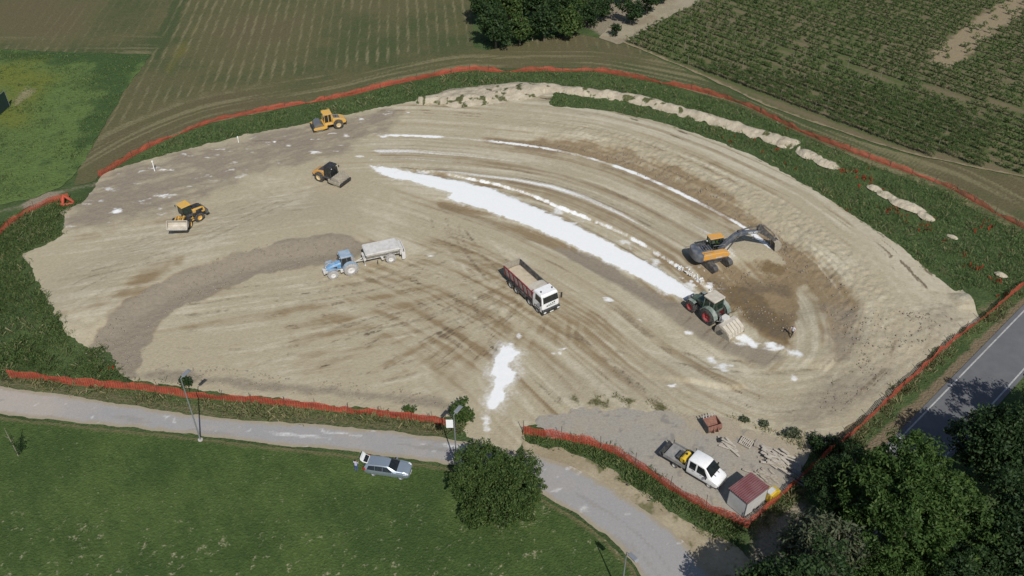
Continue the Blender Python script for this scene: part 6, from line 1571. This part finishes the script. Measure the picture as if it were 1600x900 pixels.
# ================================================================== PEOPLE
def person(name, loc, rz, J, cloth, label, hold=None, seated=False):
    """J: joint positions in metres; one continuous skinned body, materials by region"""
    names = ['pelvis', 'belly', 'chest', 'neck', 'head0', 'head1', 'sl', 'el', 'wl', 'sr', 'er', 'wr', 'hl', 'kl', 'al', 'tl', 'hr', 'kr', 'ar', 'tr']
    rad = dict(pelvis=(.15, .11), belly=(.14, .10), chest=(.17, .11), neck=(.058, .058), head0=(.085, .095), head1=(.072, .085), sl=(.07, .07), el=(.046, .046), wl=(.030, .034), sr=(.07, .07), er=(.046, .046), wr=(.030, .034),
               hl=(.095, .095), kl=(.062, .062), al=(.045, .045), tl=(.042, .036), hr=(.095, .095), kr=(.062, .062), ar=(.045, .045), tr=(.042, .036))
    E_ = [('pelvis', 'belly'), ('belly', 'chest'), ('chest', 'neck'), ('neck', 'head0'), ('head0', 'head1'), ('chest', 'sl'), ('sl', 'el'), ('el', 'wl'), ('chest', 'sr'), ('sr', 'er'), ('er', 'wr'),
          ('pelvis', 'hl'), ('hl', 'kl'), ('kl', 'al'), ('al', 'tl'), ('pelvis', 'hr'), ('hr', 'kr'), ('kr', 'ar'), ('ar', 'tr')]
    me = bpy.data.meshes.new(name)
    me.from_pydata([J[n] for n in names], [(names.index(a), names.index(b)) for a, b in E_], [])
    o = bpy.data.objects.new(name + '_tmp', me); COL.objects.link(o)
    sk = o.modifiers.new('skin', 'SKIN'); sk.use_smooth_shade = True
    for i, n in enumerate(names):
        me.skin_vertices[0].data[i].radius = rad[n]; me.skin_vertices[0].data[i].use_root = (i == 0)
    su = o.modifiers.new('sub', 'SUBSURF'); su.levels = 2; su.render_levels = 2
    dg = bpy.context.evaluated_depsgraph_get(); dg.update()
    body = bpy.data.meshes.new_from_object(o.evaluated_get(dg))
    bpy.data.objects.remove(o)
    # hands: palm and five fingers rooted in the wrist; nose and ears on the head
    bm_v = [tuple(v.co) for v in body.vertices]; bm_f = [tuple(p.vertices) for p in body.polygons]
    hb = MB()
    for w, e in (('wl', 'el'), ('wr', 'er')):
        W = Vector(J[w]); d = (W - Vector(J[e])).normalized(); side = d.cross(Vector((0, 0, 1)));
        side = side.normalized() if side.length > .1 else Vector((1, 0, 0))
        hb.tube([W - d * .02, W + d * .05, W + d * .095], [.026, .036, .030], 8)
        for k in range(4):
            b0 = W + d * .085 + side * (-.028 + .019 * k); l = (.062, .075, .07, .055)[k]; nrm = side.cross(d)
            hb.tube([b0, b0 + d * l * .55 + nrm * .006, b0 + d * l * .85 + nrm * .028], [.0095, .009, .007], 6)
        b0 = W + d * .03 + side * .03; hb.tube([b0, b0 + side * .035 + d * .03, b0 + side * .045 + d * .062], [.012, .011, .008], 6)
    h0 = Vector(J['head0']); h1 = Vector(J['head1']); up = (h1 - h0).normalized(); fw = Vector(J.get('face', (1, 0, 0))).normalized(); sd = up.cross(fw).normalized()
    c = (h0 + h1) / 2
    hb.tube([c + fw * .080, c + fw * .112 - up * .03], [.010, .016], 6)
    for s in (-1, 1): hb.tube([c + sd * s * .078, c + sd * s * .092 + up * .02], [.018, .014], 6)
    n0 = len(bm_v); bm_v += hb.v; bm_f += [tuple(i + n0 for i in f) for f in hb.f]
    root = empty(name, loc, rz, label, 'person')
    m2 = bpy.data.meshes.new('body'); m2.from_pydata(bm_v, [], bm_f); m2.update()
    m2.polygons.foreach_set('use_smooth', np.ones(len(m2.polygons), bool))
    for k in ('skin', cloth[0], cloth[1], 'black', 'hair'): m2.materials.append(M[k])
    JV = {n: Vector(J[n]) for n in names}
    def sd_(p, a, b):
        d = JV[b] - JV[a]; t = max(0, min(1, (p - JV[a]).dot(d) / d.length_squared)); return (p - JV[a] - d * t).length
    for p in m2.polygons:
        q = p.center; best = min((sd_(q, a, b), a, b) for a, b in E_)
        a, b = best[1], best[2]; mi = 0
        if b in ('belly', 'chest', 'sl', 'sr', 'el', 'er'): mi = 1
        if b in ('wl', 'wr') and cloth[2] and p.index < len(body.polygons): mi = 1
        if b in ('hl', 'hr', 'kl', 'kr', 'al', 'ar') or (a == 'pelvis' and q.z < JV['pelvis'].z): mi = 2
        if b in ('tl', 'tr'): mi = 3
        if b == 'neck' and (q - JV['chest']).length < .17: mi = 1
        if p.index >= n0 and False: mi = 0
        if b in ('head1', 'head0'):
            rel = q - c
            if rel.dot(up) > .035 or (rel.dot(fw) < .0 and rel.dot(up) > -.10): mi = 4
        if any(v >= n0 for v in p.vertices): mi = 0
        p.material_index = mi
    bo = addobj('body', m2, None, root)
    e = MB()
    for s in (-1, 1): e.sphere(tuple(c + fw * .088 + sd * s * .03 + up * .01), .010, 8)
    e.build('eyes', 'hair', bo, 0)
    MB().tube([c + fw * .088 - up * .055 - sd * .022, c + fw * .094 - up * .055, c + fw * .088 - up * .055 + sd * .022], .005, 5).build('mouth', 'tail_red', bo, 0)
    return root

STAND = dict(pelvis=(0, 0, .94), belly=(.01, 0, 1.10), chest=(.0, 0, 1.32), neck=(.0, 0, 1.50), head0=(.02, 0, 1.58), head1=(.02, 0, 1.70), sl=(0, .19, 1.42), el=(-.02, .27, 1.14), wl=(.06, .29, .90), sr=(0, -.19, 1.42), er=(-.02, -.27, 1.14), wr=(.06, -.29, .90),
             hl=(0, .10, .88), kl=(.03, .11, .48), al=(-.02, .11, .09), tl=(.13, .12, .04), hr=(0, -.10, .88), kr=(.03, -.11, .48), ar=(-.02, -.11, .09), tr=(.13, -.12, .04))
# man behind the car: dark hair, looking down at something in front of him
J = dict(STAND, chest=(.03, 0, 1.32), head0=(.07, 0, 1.57), head1=(.11, 0, 1.68), neck=(.04, 0, 1.49), el=(.10, .25, 1.16), wl=(.30, .14, 1.10), er=(.10, -.25, 1.16), wr=(.30, -.14, 1.10), face=(1, 0, -.4))
person('person', P(557.5, 736.5), R(75), J, ('shirt_lilac', 'jeans', False), 'person in pale shirt and blue jeans standing behind the open car')
# man walking in the pit, levelling staff on the shoulder side
J = dict(STAND, kl=(.22, .11, .50), al=(.30, .11, .10), tl=(.44, .12, .05), kr=(-.10, -.11, .50), ar=(-.34, -.11, .14), tr=(-.22, -.12, .06), el=(-.10, .27, 1.16), wl=(.08, .30, .95), er=(.14, -.25, 1.18), wr=(.34, -.12, 1.22), pelvis=(0, 0, .91), hl=(0, .10, .86), hr=(0, -.10, .86))
person('person', P(1236.5, 526), R(215), J, ('shirt_white', 'trousers_dark', False), 'person in white shirt and dark trousers walking at the edge of the dug pit')
# excavator driver
J = dict(STAND, pelvis=(0, 0, .50), belly=(-.03, 0, .66), chest=(-.05, 0, .88), neck=(-.03, 0, 1.05), head0=(0, 0, 1.13), head1=(0, 0, 1.25), sl=(-.05, .19, .98), el=(.06, .26, .74), wl=(.30, .24, .70), sr=(-.05, -.19, .98), er=(.06, -.26, .74), wr=(.30, -.24, .70),
         hl=(.05, .10, .48), kl=(.46, .13, .50), al=(.50, .13, .10), tl=(.64, .13, .05), hr=(.05, -.10, .48), kr=(.46, -.13, .50), ar=(.50, -.13, .10), tr=(.64, -.13, .05))
ex = EXL + Matrix.Rotation(EXR, 3, 'Z') @ Vector((.80, .74, 1.62))
person('person', ex, EXR, J, ('hivis', 'trousers_dark', True), 'driver in yellow green safety jacket sitting in the excavator cab')

# ================================================================== LAMPS, SIGN, STAKES
def lamp(px, h, head_dir, label, arm=.35):
    x, y = px
    r = empty('street_lamp', (x, y, tz(x, y)), head_dir, label, 'street lamp', 'street lamps along the track')
    MB().cyl((0, 0, 0), (0, 0, .16), .26, 12).build('footing', 'concrete', r, .02)
    MB().tube([(0, 0, .05), (0, 0, h * .5), (0, 0, h)], [.085, .07, .045], 10).build('pole', 'pole_grey', r, 0, smooth=True)
    MB().tube([(0, 0, h - .05), (arm, 0, h + .05)], .035, 8).build('arm', 'pole_grey', r, 0)
    hd = MB().prism([(arm - .1, h), (arm - .05, h + .12), (arm + .75, h + .16), (arm + .95, h + .08), (arm + .9, h + .02)], -.2, .2).build('lamp_head', 'pole_grey', r, .02)
    MB().b2(arm + .15, arm + .8, -.15, .15, h - .01, h + .012).build('lamp_lens', 'lens', hd, 0)
    return r
lamp(at(313.5, 688), 8.95, R(62), 'grey street lamp standing on the lawn edge at the left end of the track')
L2 = at(714, 733)
lamp(L2, 7.9, R(58), 'grey street lamp with white board, beside the round bush')
lamp(at(969.5, 935), 6.9, R(-52), 'grey street lamp rising from the bottom edge of the picture')
s = empty('sign_board', (L2[0] - .32, L2[1] - .02, 6.75), R(0), 'blank white sign board fixed high on the lamp post beside the bush', 'sign')
MB().b2(-.46, .22, -.10, -.07, -.55, .55).build('board', 'sign_white', s, .01)
MB().b2(-.1, .40, -.065, -.03, .2, .26).b2(-.1, .40, -.065, -.03, -.26, -.2).build('bracket', 'steel', s, 0)
def stake(a, b, h, label, r_=.05):
    p = P(a, b); t = empty('survey_stake', p, 0, label, 'stake', 'white survey stakes')
    MB().cyl((0, 0, -.1), (.02, .01, h), r_, 7).build('stake_rod', 'stake_white', t, 0); MB().box((.02, .01, h), (r_ * 2.6, r_ * 2.6, .22)).build('stake_tip', 'stake_white', t, .01)
stake(242, 268, 1.7, 'tall white painted stake on the brown soil at left', .075)
stake(373, 223, 1.0, 'short white stake near the back fence and the yellow roller', .06)
stake(1184 - 8, 374, .5, 'tiny white peg beside the excavator boom on the outer line', .04)

# ================================================================== FENCES
def net_fence(px, label, hgt=1.0, world=None, seed=0, post_step=3.2, name='safety_fence', rolls=1.0, coll=.25):
    pl = smooth_pl(world if world is not None else pts(*px), .28, 1)
    root_p = pl[0]; root = empty(name, (pl[0][0], pl[0][1], tz(*pl[0])), 0, label, 'fence', 'orange safety fences')
    n = len(pl); u = np.arange(n) * .28
    tn = np.gradient(pl, axis=0); tn /= np.linalg.norm(tn, axis=1)[:, None]; nm = np.stack([-tn[:, 1], tn[:, 0]], 1)
    z0 = terrain(pl[:, 0], pl[:, 1])
    sag = .5 - .5 * np.cos(2 * PI * (u % post_step) / post_step)
    top = hgt * (.86 + .30 * (fbm(u * .13, u * 0 + seed, 3, 600 + seed) - .35)) - .16 * hgt * sag - coll * hgt * np.clip(fbm(u * .22, u * 0 + 9 + seed, 2, 601) - .5, 0, 1) * 2
    lat = .5 * (fbm(u * .16, u * 0 + 5, 3, 610 + seed) - .5) * rolls
    def at_k(i, k):   # k 0..1 up the net
        fold = (.24 * (vnoise(u * 1.3, u * 0 + k * 1.5, 620 + seed) - .5) + .12 * (vnoise(u * 3.1, u * 0 + k * 3, 630) - .5)) * rolls * (.35 + .65 * k)
        o = lat * (.3 + k) + fold
        return np.column_stack([pl + nm * o[:, None] - root_p, z0 - z0[0] + .03 + top * k])
    V = []; Q = []; m = 0
    rows = 8
    for r in range(rows):
        ka, kb = r / rows + .02, r / rows + .02 + .072
        a, b = at_k(0, ka), at_k(0, kb)
        V += [a, b]; i = np.arange(n - 1)
        Q.append(np.stack([m + i, m + i + 1, m + n + i + 1, m + n + i], 1)); m += 2 * n
    P0, P1 = at_k(0, .02), at_k(0, .99)
    full = [at_k(0, k / 4) for k in range(5)]
    for k in range(4):
        a, b = full[k], full[k + 1]
        d = np.vstack([(a[1:] - a[:-1]), a[-1:] - a[-2:-1]]) * .22
        off = np.column_stack([nm * .008, np.zeros(n)])
        v = np.stack([a + off, a + d + off, b + d + off, b + off], 1).reshape(-1, 3); V.append(v)
        Q.append(m + np.arange(len(v)).reshape(-1, 4)); m += len(v)
    me = npmesh('net', np.vstack(V), quads=np.vstack(Q)); addobj('net', me, M['net_orange'], root)
    k = max(2, int(u[-1] / post_step)); 
    if k > 95: k = 95
    for i in np.linspace(0, n - 1, k).astype(int):
        p = (pl[i][0] - root_p[0] + nm[i][0] * .05, pl[i][1] - root_p[1] + nm[i][1] * .05, z0[i] - z0[0])
        q = MB().cyl((0, 0, -.1), (.06 * rng.normal(), .06 * rng.normal(), hgt * 1.2), .032, 5).build('post', 'post_iron', root, 0); q.location = p
    return root
net_fence(FENCE_BACK, 'long orange mesh fence curving behind the whole site', 1.05, seed=1, coll=.75)
net_fence([(-70, 415), (-10, 378), (20, 350), (45, 332), (68, 322), (88, 314), (108, 311)], 'short orange mesh fence on the left bank of weeds', 1.2, seed=2)
net_fence([(16, 590), (60, 593), (100, 600), (150, 606), (200, 608), (260, 616), (290, 622), (330, 624), (380, 628), (430, 634), (500, 641), (545, 647), (600, 652), (640, 657), (697, 665)], 'orange mesh fence along the far side of the grey track, left of the entrance', 1.35, seed=3)
net_fence([(818, 679), (860, 684), (900, 693), (940, 702), (980, 722), (1020, 748), (1060, 774), (1100, 796), (1140, 815), (1168, 826)], 'orange mesh fence between the grey track and the gravel yard', 1.7, seed=4)
net_fence([(1170, 824), (1200, 796), (1230, 768), (1270, 735), (1320, 690), (1380, 636), (1440, 580), (1500, 525), (1550, 487), (1600, 446), (1660, 395)], 'orange mesh fence running beside the asphalt road', 1.3, seed=5)
# crumpled net at the end of the left fence
t = empty('net_bundle', P(103, 318), 0, 'crumpled bundle of red orange net at the end of the left fence', 'net')
g = np.random.default_rng(71); b = MB()
for k in range(3):
    a = 2 * PI * k / 3 + .4; e = (1.1 * math.cos(a), .7 * math.sin(a), .06)
    b.tube([(0, 0, 1.35), (e[0] * .5 + .1 * g.normal(), e[1] * .5, .75), e], [.10, .22, .16], 7)
b.tube([(-1.1, -.3, .12), (0, -.6, .16), (1.1, .0, .10)], [.12, .2, .12], 7)
b.build('net', 'net_orange', t, 0)
# dark green screen at the far left
t = empty('screen_fence', P(16, 167), 0, 'tall dark green mesh screen fence cut by the left edge', 'fence')
w0 = np.array(at(16, 167)); w1 = np.array(at(-6, 186)); d = (w1 - w0) / np.linalg.norm(w1 - w0); 
V = []; 
L = 16
b = MB(); b.box((d[0] * L / 2, d[1] * L / 2, 1.5), (L, .03, 2.7), rz=math.atan2(d[1], d[0])); b.build('screen', 'net_green', t, 0)
for k in range(6):
    MB().cyl((d[0] * k * 3.2, d[1] * k * 3.2, 0), (d[0] * k * 3.2, d[1] * k * 3.2, 3.0), .045, 7).build('post', 'pole_grey', t, 0)
MB().tube([(0, 0, 2.9), (d[0] * L, d[1] * L, 2.9)], .02, 5).build('top_wire', 'pole_grey', t, 0)

# ================================================================== THE YARD
def shed():
    c0 = P(1162, 804)                                   # near corner on the ground
    hz = 2.35
    C = [np.array(at(1168, 786, hz)), np.array(at(1201, 761, hz)), np.array(at(1177, 740, hz)), np.array(at(1141, 763, hz))]
    e1 = C[1] - C[0]; e2 = C[3] - C[0]
    l1 = float(np.linalg.norm(e1)); l2 = float(np.linalg.norm(e2)); a = math.atan2(e1[1], e1[0])
    # a right angled box on the measured edges
    print('shed', l1, l2, math.degrees(a), math.degrees(math.atan2(e2[1], e2[0])))
    r = empty('site_shed', (C[0][0], C[0][1], 0), a, 'small pale metal shed with red corrugated roof in the yard corner', 'shed')
    W, D = l1, l2
    for nm, x0, x1, y0, y1 in (('wall', 0, W, 0, .05), ('wall', 0, W, D - .05, D), ('wall', 0, .05, .052, D - .052), ('wall', W - .05, W, .052, D - .052)):
        MB().b2(x0, x1, y0, y1, .12, hz - .12).build(nm, 'shed_wall', r, .005)
    MB().b2(-.03, W + .03, -.03, D + .03, 0, .118).build('base_frame', 'dark_grey', r, .01)
    for x in (-.02, W - .05):
        for y in (-.02, D - .05): MB().b2(x, x + .07, y, y + .07, .12, hz - .1).build('corner_post', 'blue_grey', r, .005)
    MB().b2(-.06, W + .06, -.06, D + .06, hz - .14, hz - .06).build('roof_frame', 'dark_grey', r, .01)
    n = 88; prof = []
    for k in range(n + 1):
        y = -.08 + (D + .16) * k / n; ph = (k % 8) / 8
        z = hz + (.05 if ph < .45 else -.02); prof.append((y, z))
    b = MB(); v = []; f = []
    for (y, z) in prof: v += [(-.1, y, z), (W + .1, y, z), (-.1, y, z - .025), (W + .1, y, z - .025)]
    for k in range(n):
        i = 4 * k; f += [(i, i + 1, i + 5, i + 4), (i + 2, i + 6, i + 7, i + 3), (i, i + 4, i + 6, i + 2), (i + 1, i + 3, i + 7, i + 5)]
    ro = b.add(v, f).build('roof', 'shed_roof', r, 0)
    for k in range(11):
        y = -.08 + (D + .16) * (k * 8 + 1.8) / n
        MB().b2(-.1, W + .1, y - .03, y + .03, hz + .051, hz + .056).build('roof_rib', 'roof_rib', ro, 0)
    MB().b2(W * .30, W * .72, -.012, -.002, .2, 2.05).build('door', 'shed_wall', r, .01)
    return C, a
SC_, SA = shed()

def yellow_box():
    p = P(1202, 781); 
    r = empty('equipment_box', p, SA, 'yellow boxy machine standing behind the red roofed shed', 'machine')
    MB().prism([(-.5, .15), (-.5, 1.35), (.2, 1.5), (.95, 1.1), (1.0, .15)], -.42, .42).build('casing', 'tank_yellow', r, .06)
    MB().prism([(-.52, 1.36), (-.5, 1.44), (.2, 1.57), (.4, 1.48), (.2, 1.51)], -.25, .25).build('casing_lid', 'shed_wall', r, .01)
    MB().b2(-.55, 1.05, -.45, .45, 0, .148).build('skid', 'dark_grey', r, .02)
yellow_box()

def plank_pile(center, rz, n, spread, lmin, lmax, label, m, group, seed, layers=3):
    g = np.random.default_rng(seed); base = MB().box((0, 0, 0), (1, .16, .05)).build('timber_plank', m, None, .006)
    for i in range(n):
        o = base if i == 0 else base.copy()
        if i: COL.objects.link(o)
        l = g.uniform(lmin, lmax); k = i * layers // n
        x, y = center[0] + g.normal() * spread[0], center[1] + g.normal() * spread[1]
        o.location = (x, y, tz(x, y) + .12 + .07 * k + .006 * i); o.rotation_euler = (g.normal() * .05, g.normal() * .03, rz + g.normal() * .28); o.scale = (l, g.uniform(.8, 2.2), g.uniform(.8, 2.2))
        tag(o, label, 'plank', group)
c = P(1214, 724); plank_pile(c, R(-42), 52, (.55, .50), .7, 1.9, 'short weathered board in the jumbled timber pile behind the shed', 'timber_pale', 'boards of the jumbled timber pile', 81, 6)
c = P(1200, 707); plank_pile(c, R(-38), 10, (.25, .40), 2.2, 3.4, 'long grey plank lying between the pallet and the timber pile', 'timber', 'long planks beside the pallet', 82, 2)
c = P(1138, 697); plank_pile(c, R(-36), 9, (.22, .28), 1.3, 2.2, 'pale plank in the small loose heap in mid yard', 'timber_pale', 'planks of the small heap', 83, 3)
c = P(1195, 745); plank_pile(c, R(-36), 14, (.45, .25), .8, 1.8, 'grey board lying next to the shed roof and yellow machine', 'timber', 'boards next to the shed', 84, 2)
g = np.random.default_rng(85)
pb = MB().tube([(-2.3, 0, 0), (2.3, 0, 0)], .055, 8).build('steel_pipe', 'steel', None, 0)
c = P(1228, 735)
for i in range(9):
    o = pb if i == 0 else pb.copy()
    if i: COL.objects.link(o)
    o.location = c + Vector((.17 * (i - 4) * .72 + g.normal() * .1, .17 * (i - 4) * .70, .13 + .02 * (i % 3))); o.rotation_euler = (0, 0, R(-42) + g.normal() * .05)
    tag(o, 'grey steel pipe lying in the shade by the timber pile', 'pipe', 'pipes by the timber pile')

def pallet(loc, rz, tilt, label):
    r = empty('pallet', loc, 0, label, 'pallet', rot=(tilt, 0, rz))
    for y in (-.45, 0, .45): MB().b2(-.62, .62, y - .05, y + .05, .03, .12).build('bearer', 'timber', r, .005)
    for k in range(7): MB().b2(-.6 + k * .195, -.6 + k * .195 + .1, -.5, .5, .122, .145).build('slat', 'timber_pale', r, .004)
    for y in (-.45, .45): MB().b2(-.6, .6, y - .04, y + .04, 0, .028).build('bottom_slat', 'timber', r, .004)
pallet(P(1165, 694) + Vector((0, 0, .25)), R(-40), R(12), 'slatted wooden pallet propped at the yard edge')
for dx, dy in ((-.5, .1), (.4, -.3)):
    q = P(1165, 694); tag(MB().box((0, 0, 0), (.22, .22, .26)).build('timber_block', 'timber', None, .01, loc=(q.x + dx, q.y + dy, .2)), 'short timber block under the propped pallet', 'block', 'blocks under the pallet')
b = MB().b2(-.25, .25, -.2, .2, .0, .28).box((.1, .15, .34), (.3, .2, .1), rz=.4).build('scrap_lump', 'black', None, .03, loc=P(1124, 690) + Vector((0, 0, .02)))
tag(b, 'black lump of scrap at the head of the small plank heap', 'scrap')

def loose_bucket(loc, rz):
    r = empty('excavator_bucket', loc, rz, 'rusty toothed excavator bucket lying on the gravel yard', 'excavator bucket')
    b = MB().prism([(-.75, .0), (-.8, .45), (-.55, .85), (-.1, .95), (-.1, .89), (-.5, .79), (-.73, .43), (-.69, .07), (.75, .06), (.75, 0)], -.75, .75)
    b.build('shell', 'rust', r, .01)
    for s in (-1, 1): MB().prism([(-.75, .0), (-.8, .45), (-.55, .85), (-.1, .95), (.3, .5), (.75, .02)], s * .78 - .03, s * .78 + .03).build('cheek', 'rust' if s < 0 else 'dark_grey', r, .01)
    for k in range(5): MB().prism([(.72, -.01), (.72, .09), (1.05, .05)], -.66 + k * .33 - .06, -.66 + k * .33 + .06).build('tooth', 'steel', r, 0)
    MB().b2(-.66, .62, -.70, .70, .062, .075).build('inner_plate', 'rust', r, 0)
    for y in (-.25, .25): MB().prism([(-.9, .5), (-.85, .95), (-.45, 1.05), (-.35, .85), (-.62, .8), (-.8, .5)], y - .05, y + .05).build('lug', 'rust', r, .01)
    return r
lb = loose_bucket(P(1109, 668) + Vector((0, 0, .60)), 0)
lb.rotation_euler = (0, R(-50), R(110))

# ================================================================== LIGHT, SKY, CAMERA
EL, AZ = R(48), R(107)                                   # elevation, direction in which shadows fall
d = Vector((math.cos(AZ) * math.cos(EL), math.sin(AZ) * math.cos(EL), -math.sin(EL)))
sl = bpy.data.lights.new('sun', 'SUN'); sl.energy = 4.0; sl.angle = R(.5); sl.color = (1.0, .955, .88)
so = bpy.data.objects.new('sun', sl); COL.objects.link(so); so.rotation_euler = d.to_track_quat('-Z', 'Y').to_euler(); so.location = (0, 0, 120)
w = bpy.data.worlds.new('World'); S.world = w; w.use_nodes = True
nt = w.node_tree; sky = nt.nodes.new('ShaderNodeTexSky'); sky.sky_type = 'NISHITA'; sky.sun_disc = False
sky.sun_elevation = EL; sky.sun_rotation = math.atan2(-math.cos(AZ), -math.sin(AZ))
bg = nt.nodes['Background']; bg.inputs['Strength'].default_value = .075
nt.links.new(sky.outputs[0], bg.inputs['Color'])
cam = bpy.data.cameras.new('camera'); co = bpy.data.objects.new('camera', cam); COL.objects.link(co)
co.location = (0, 0, H); co.rotation_euler = (PI / 2 - TH, 0, 0)
cam.sensor_width = 36; cam.lens = 36 * F / 1600; cam.clip_end = 6000; cam.clip_start = .5
S.camera = co
S.render.resolution_x, S.render.resolution_y = 1600, 900
S.view_settings.view_transform = 'Standard'; S.view_settings.look = 'None'; S.view_settings.exposure = 0; S.view_settings.gamma = 1
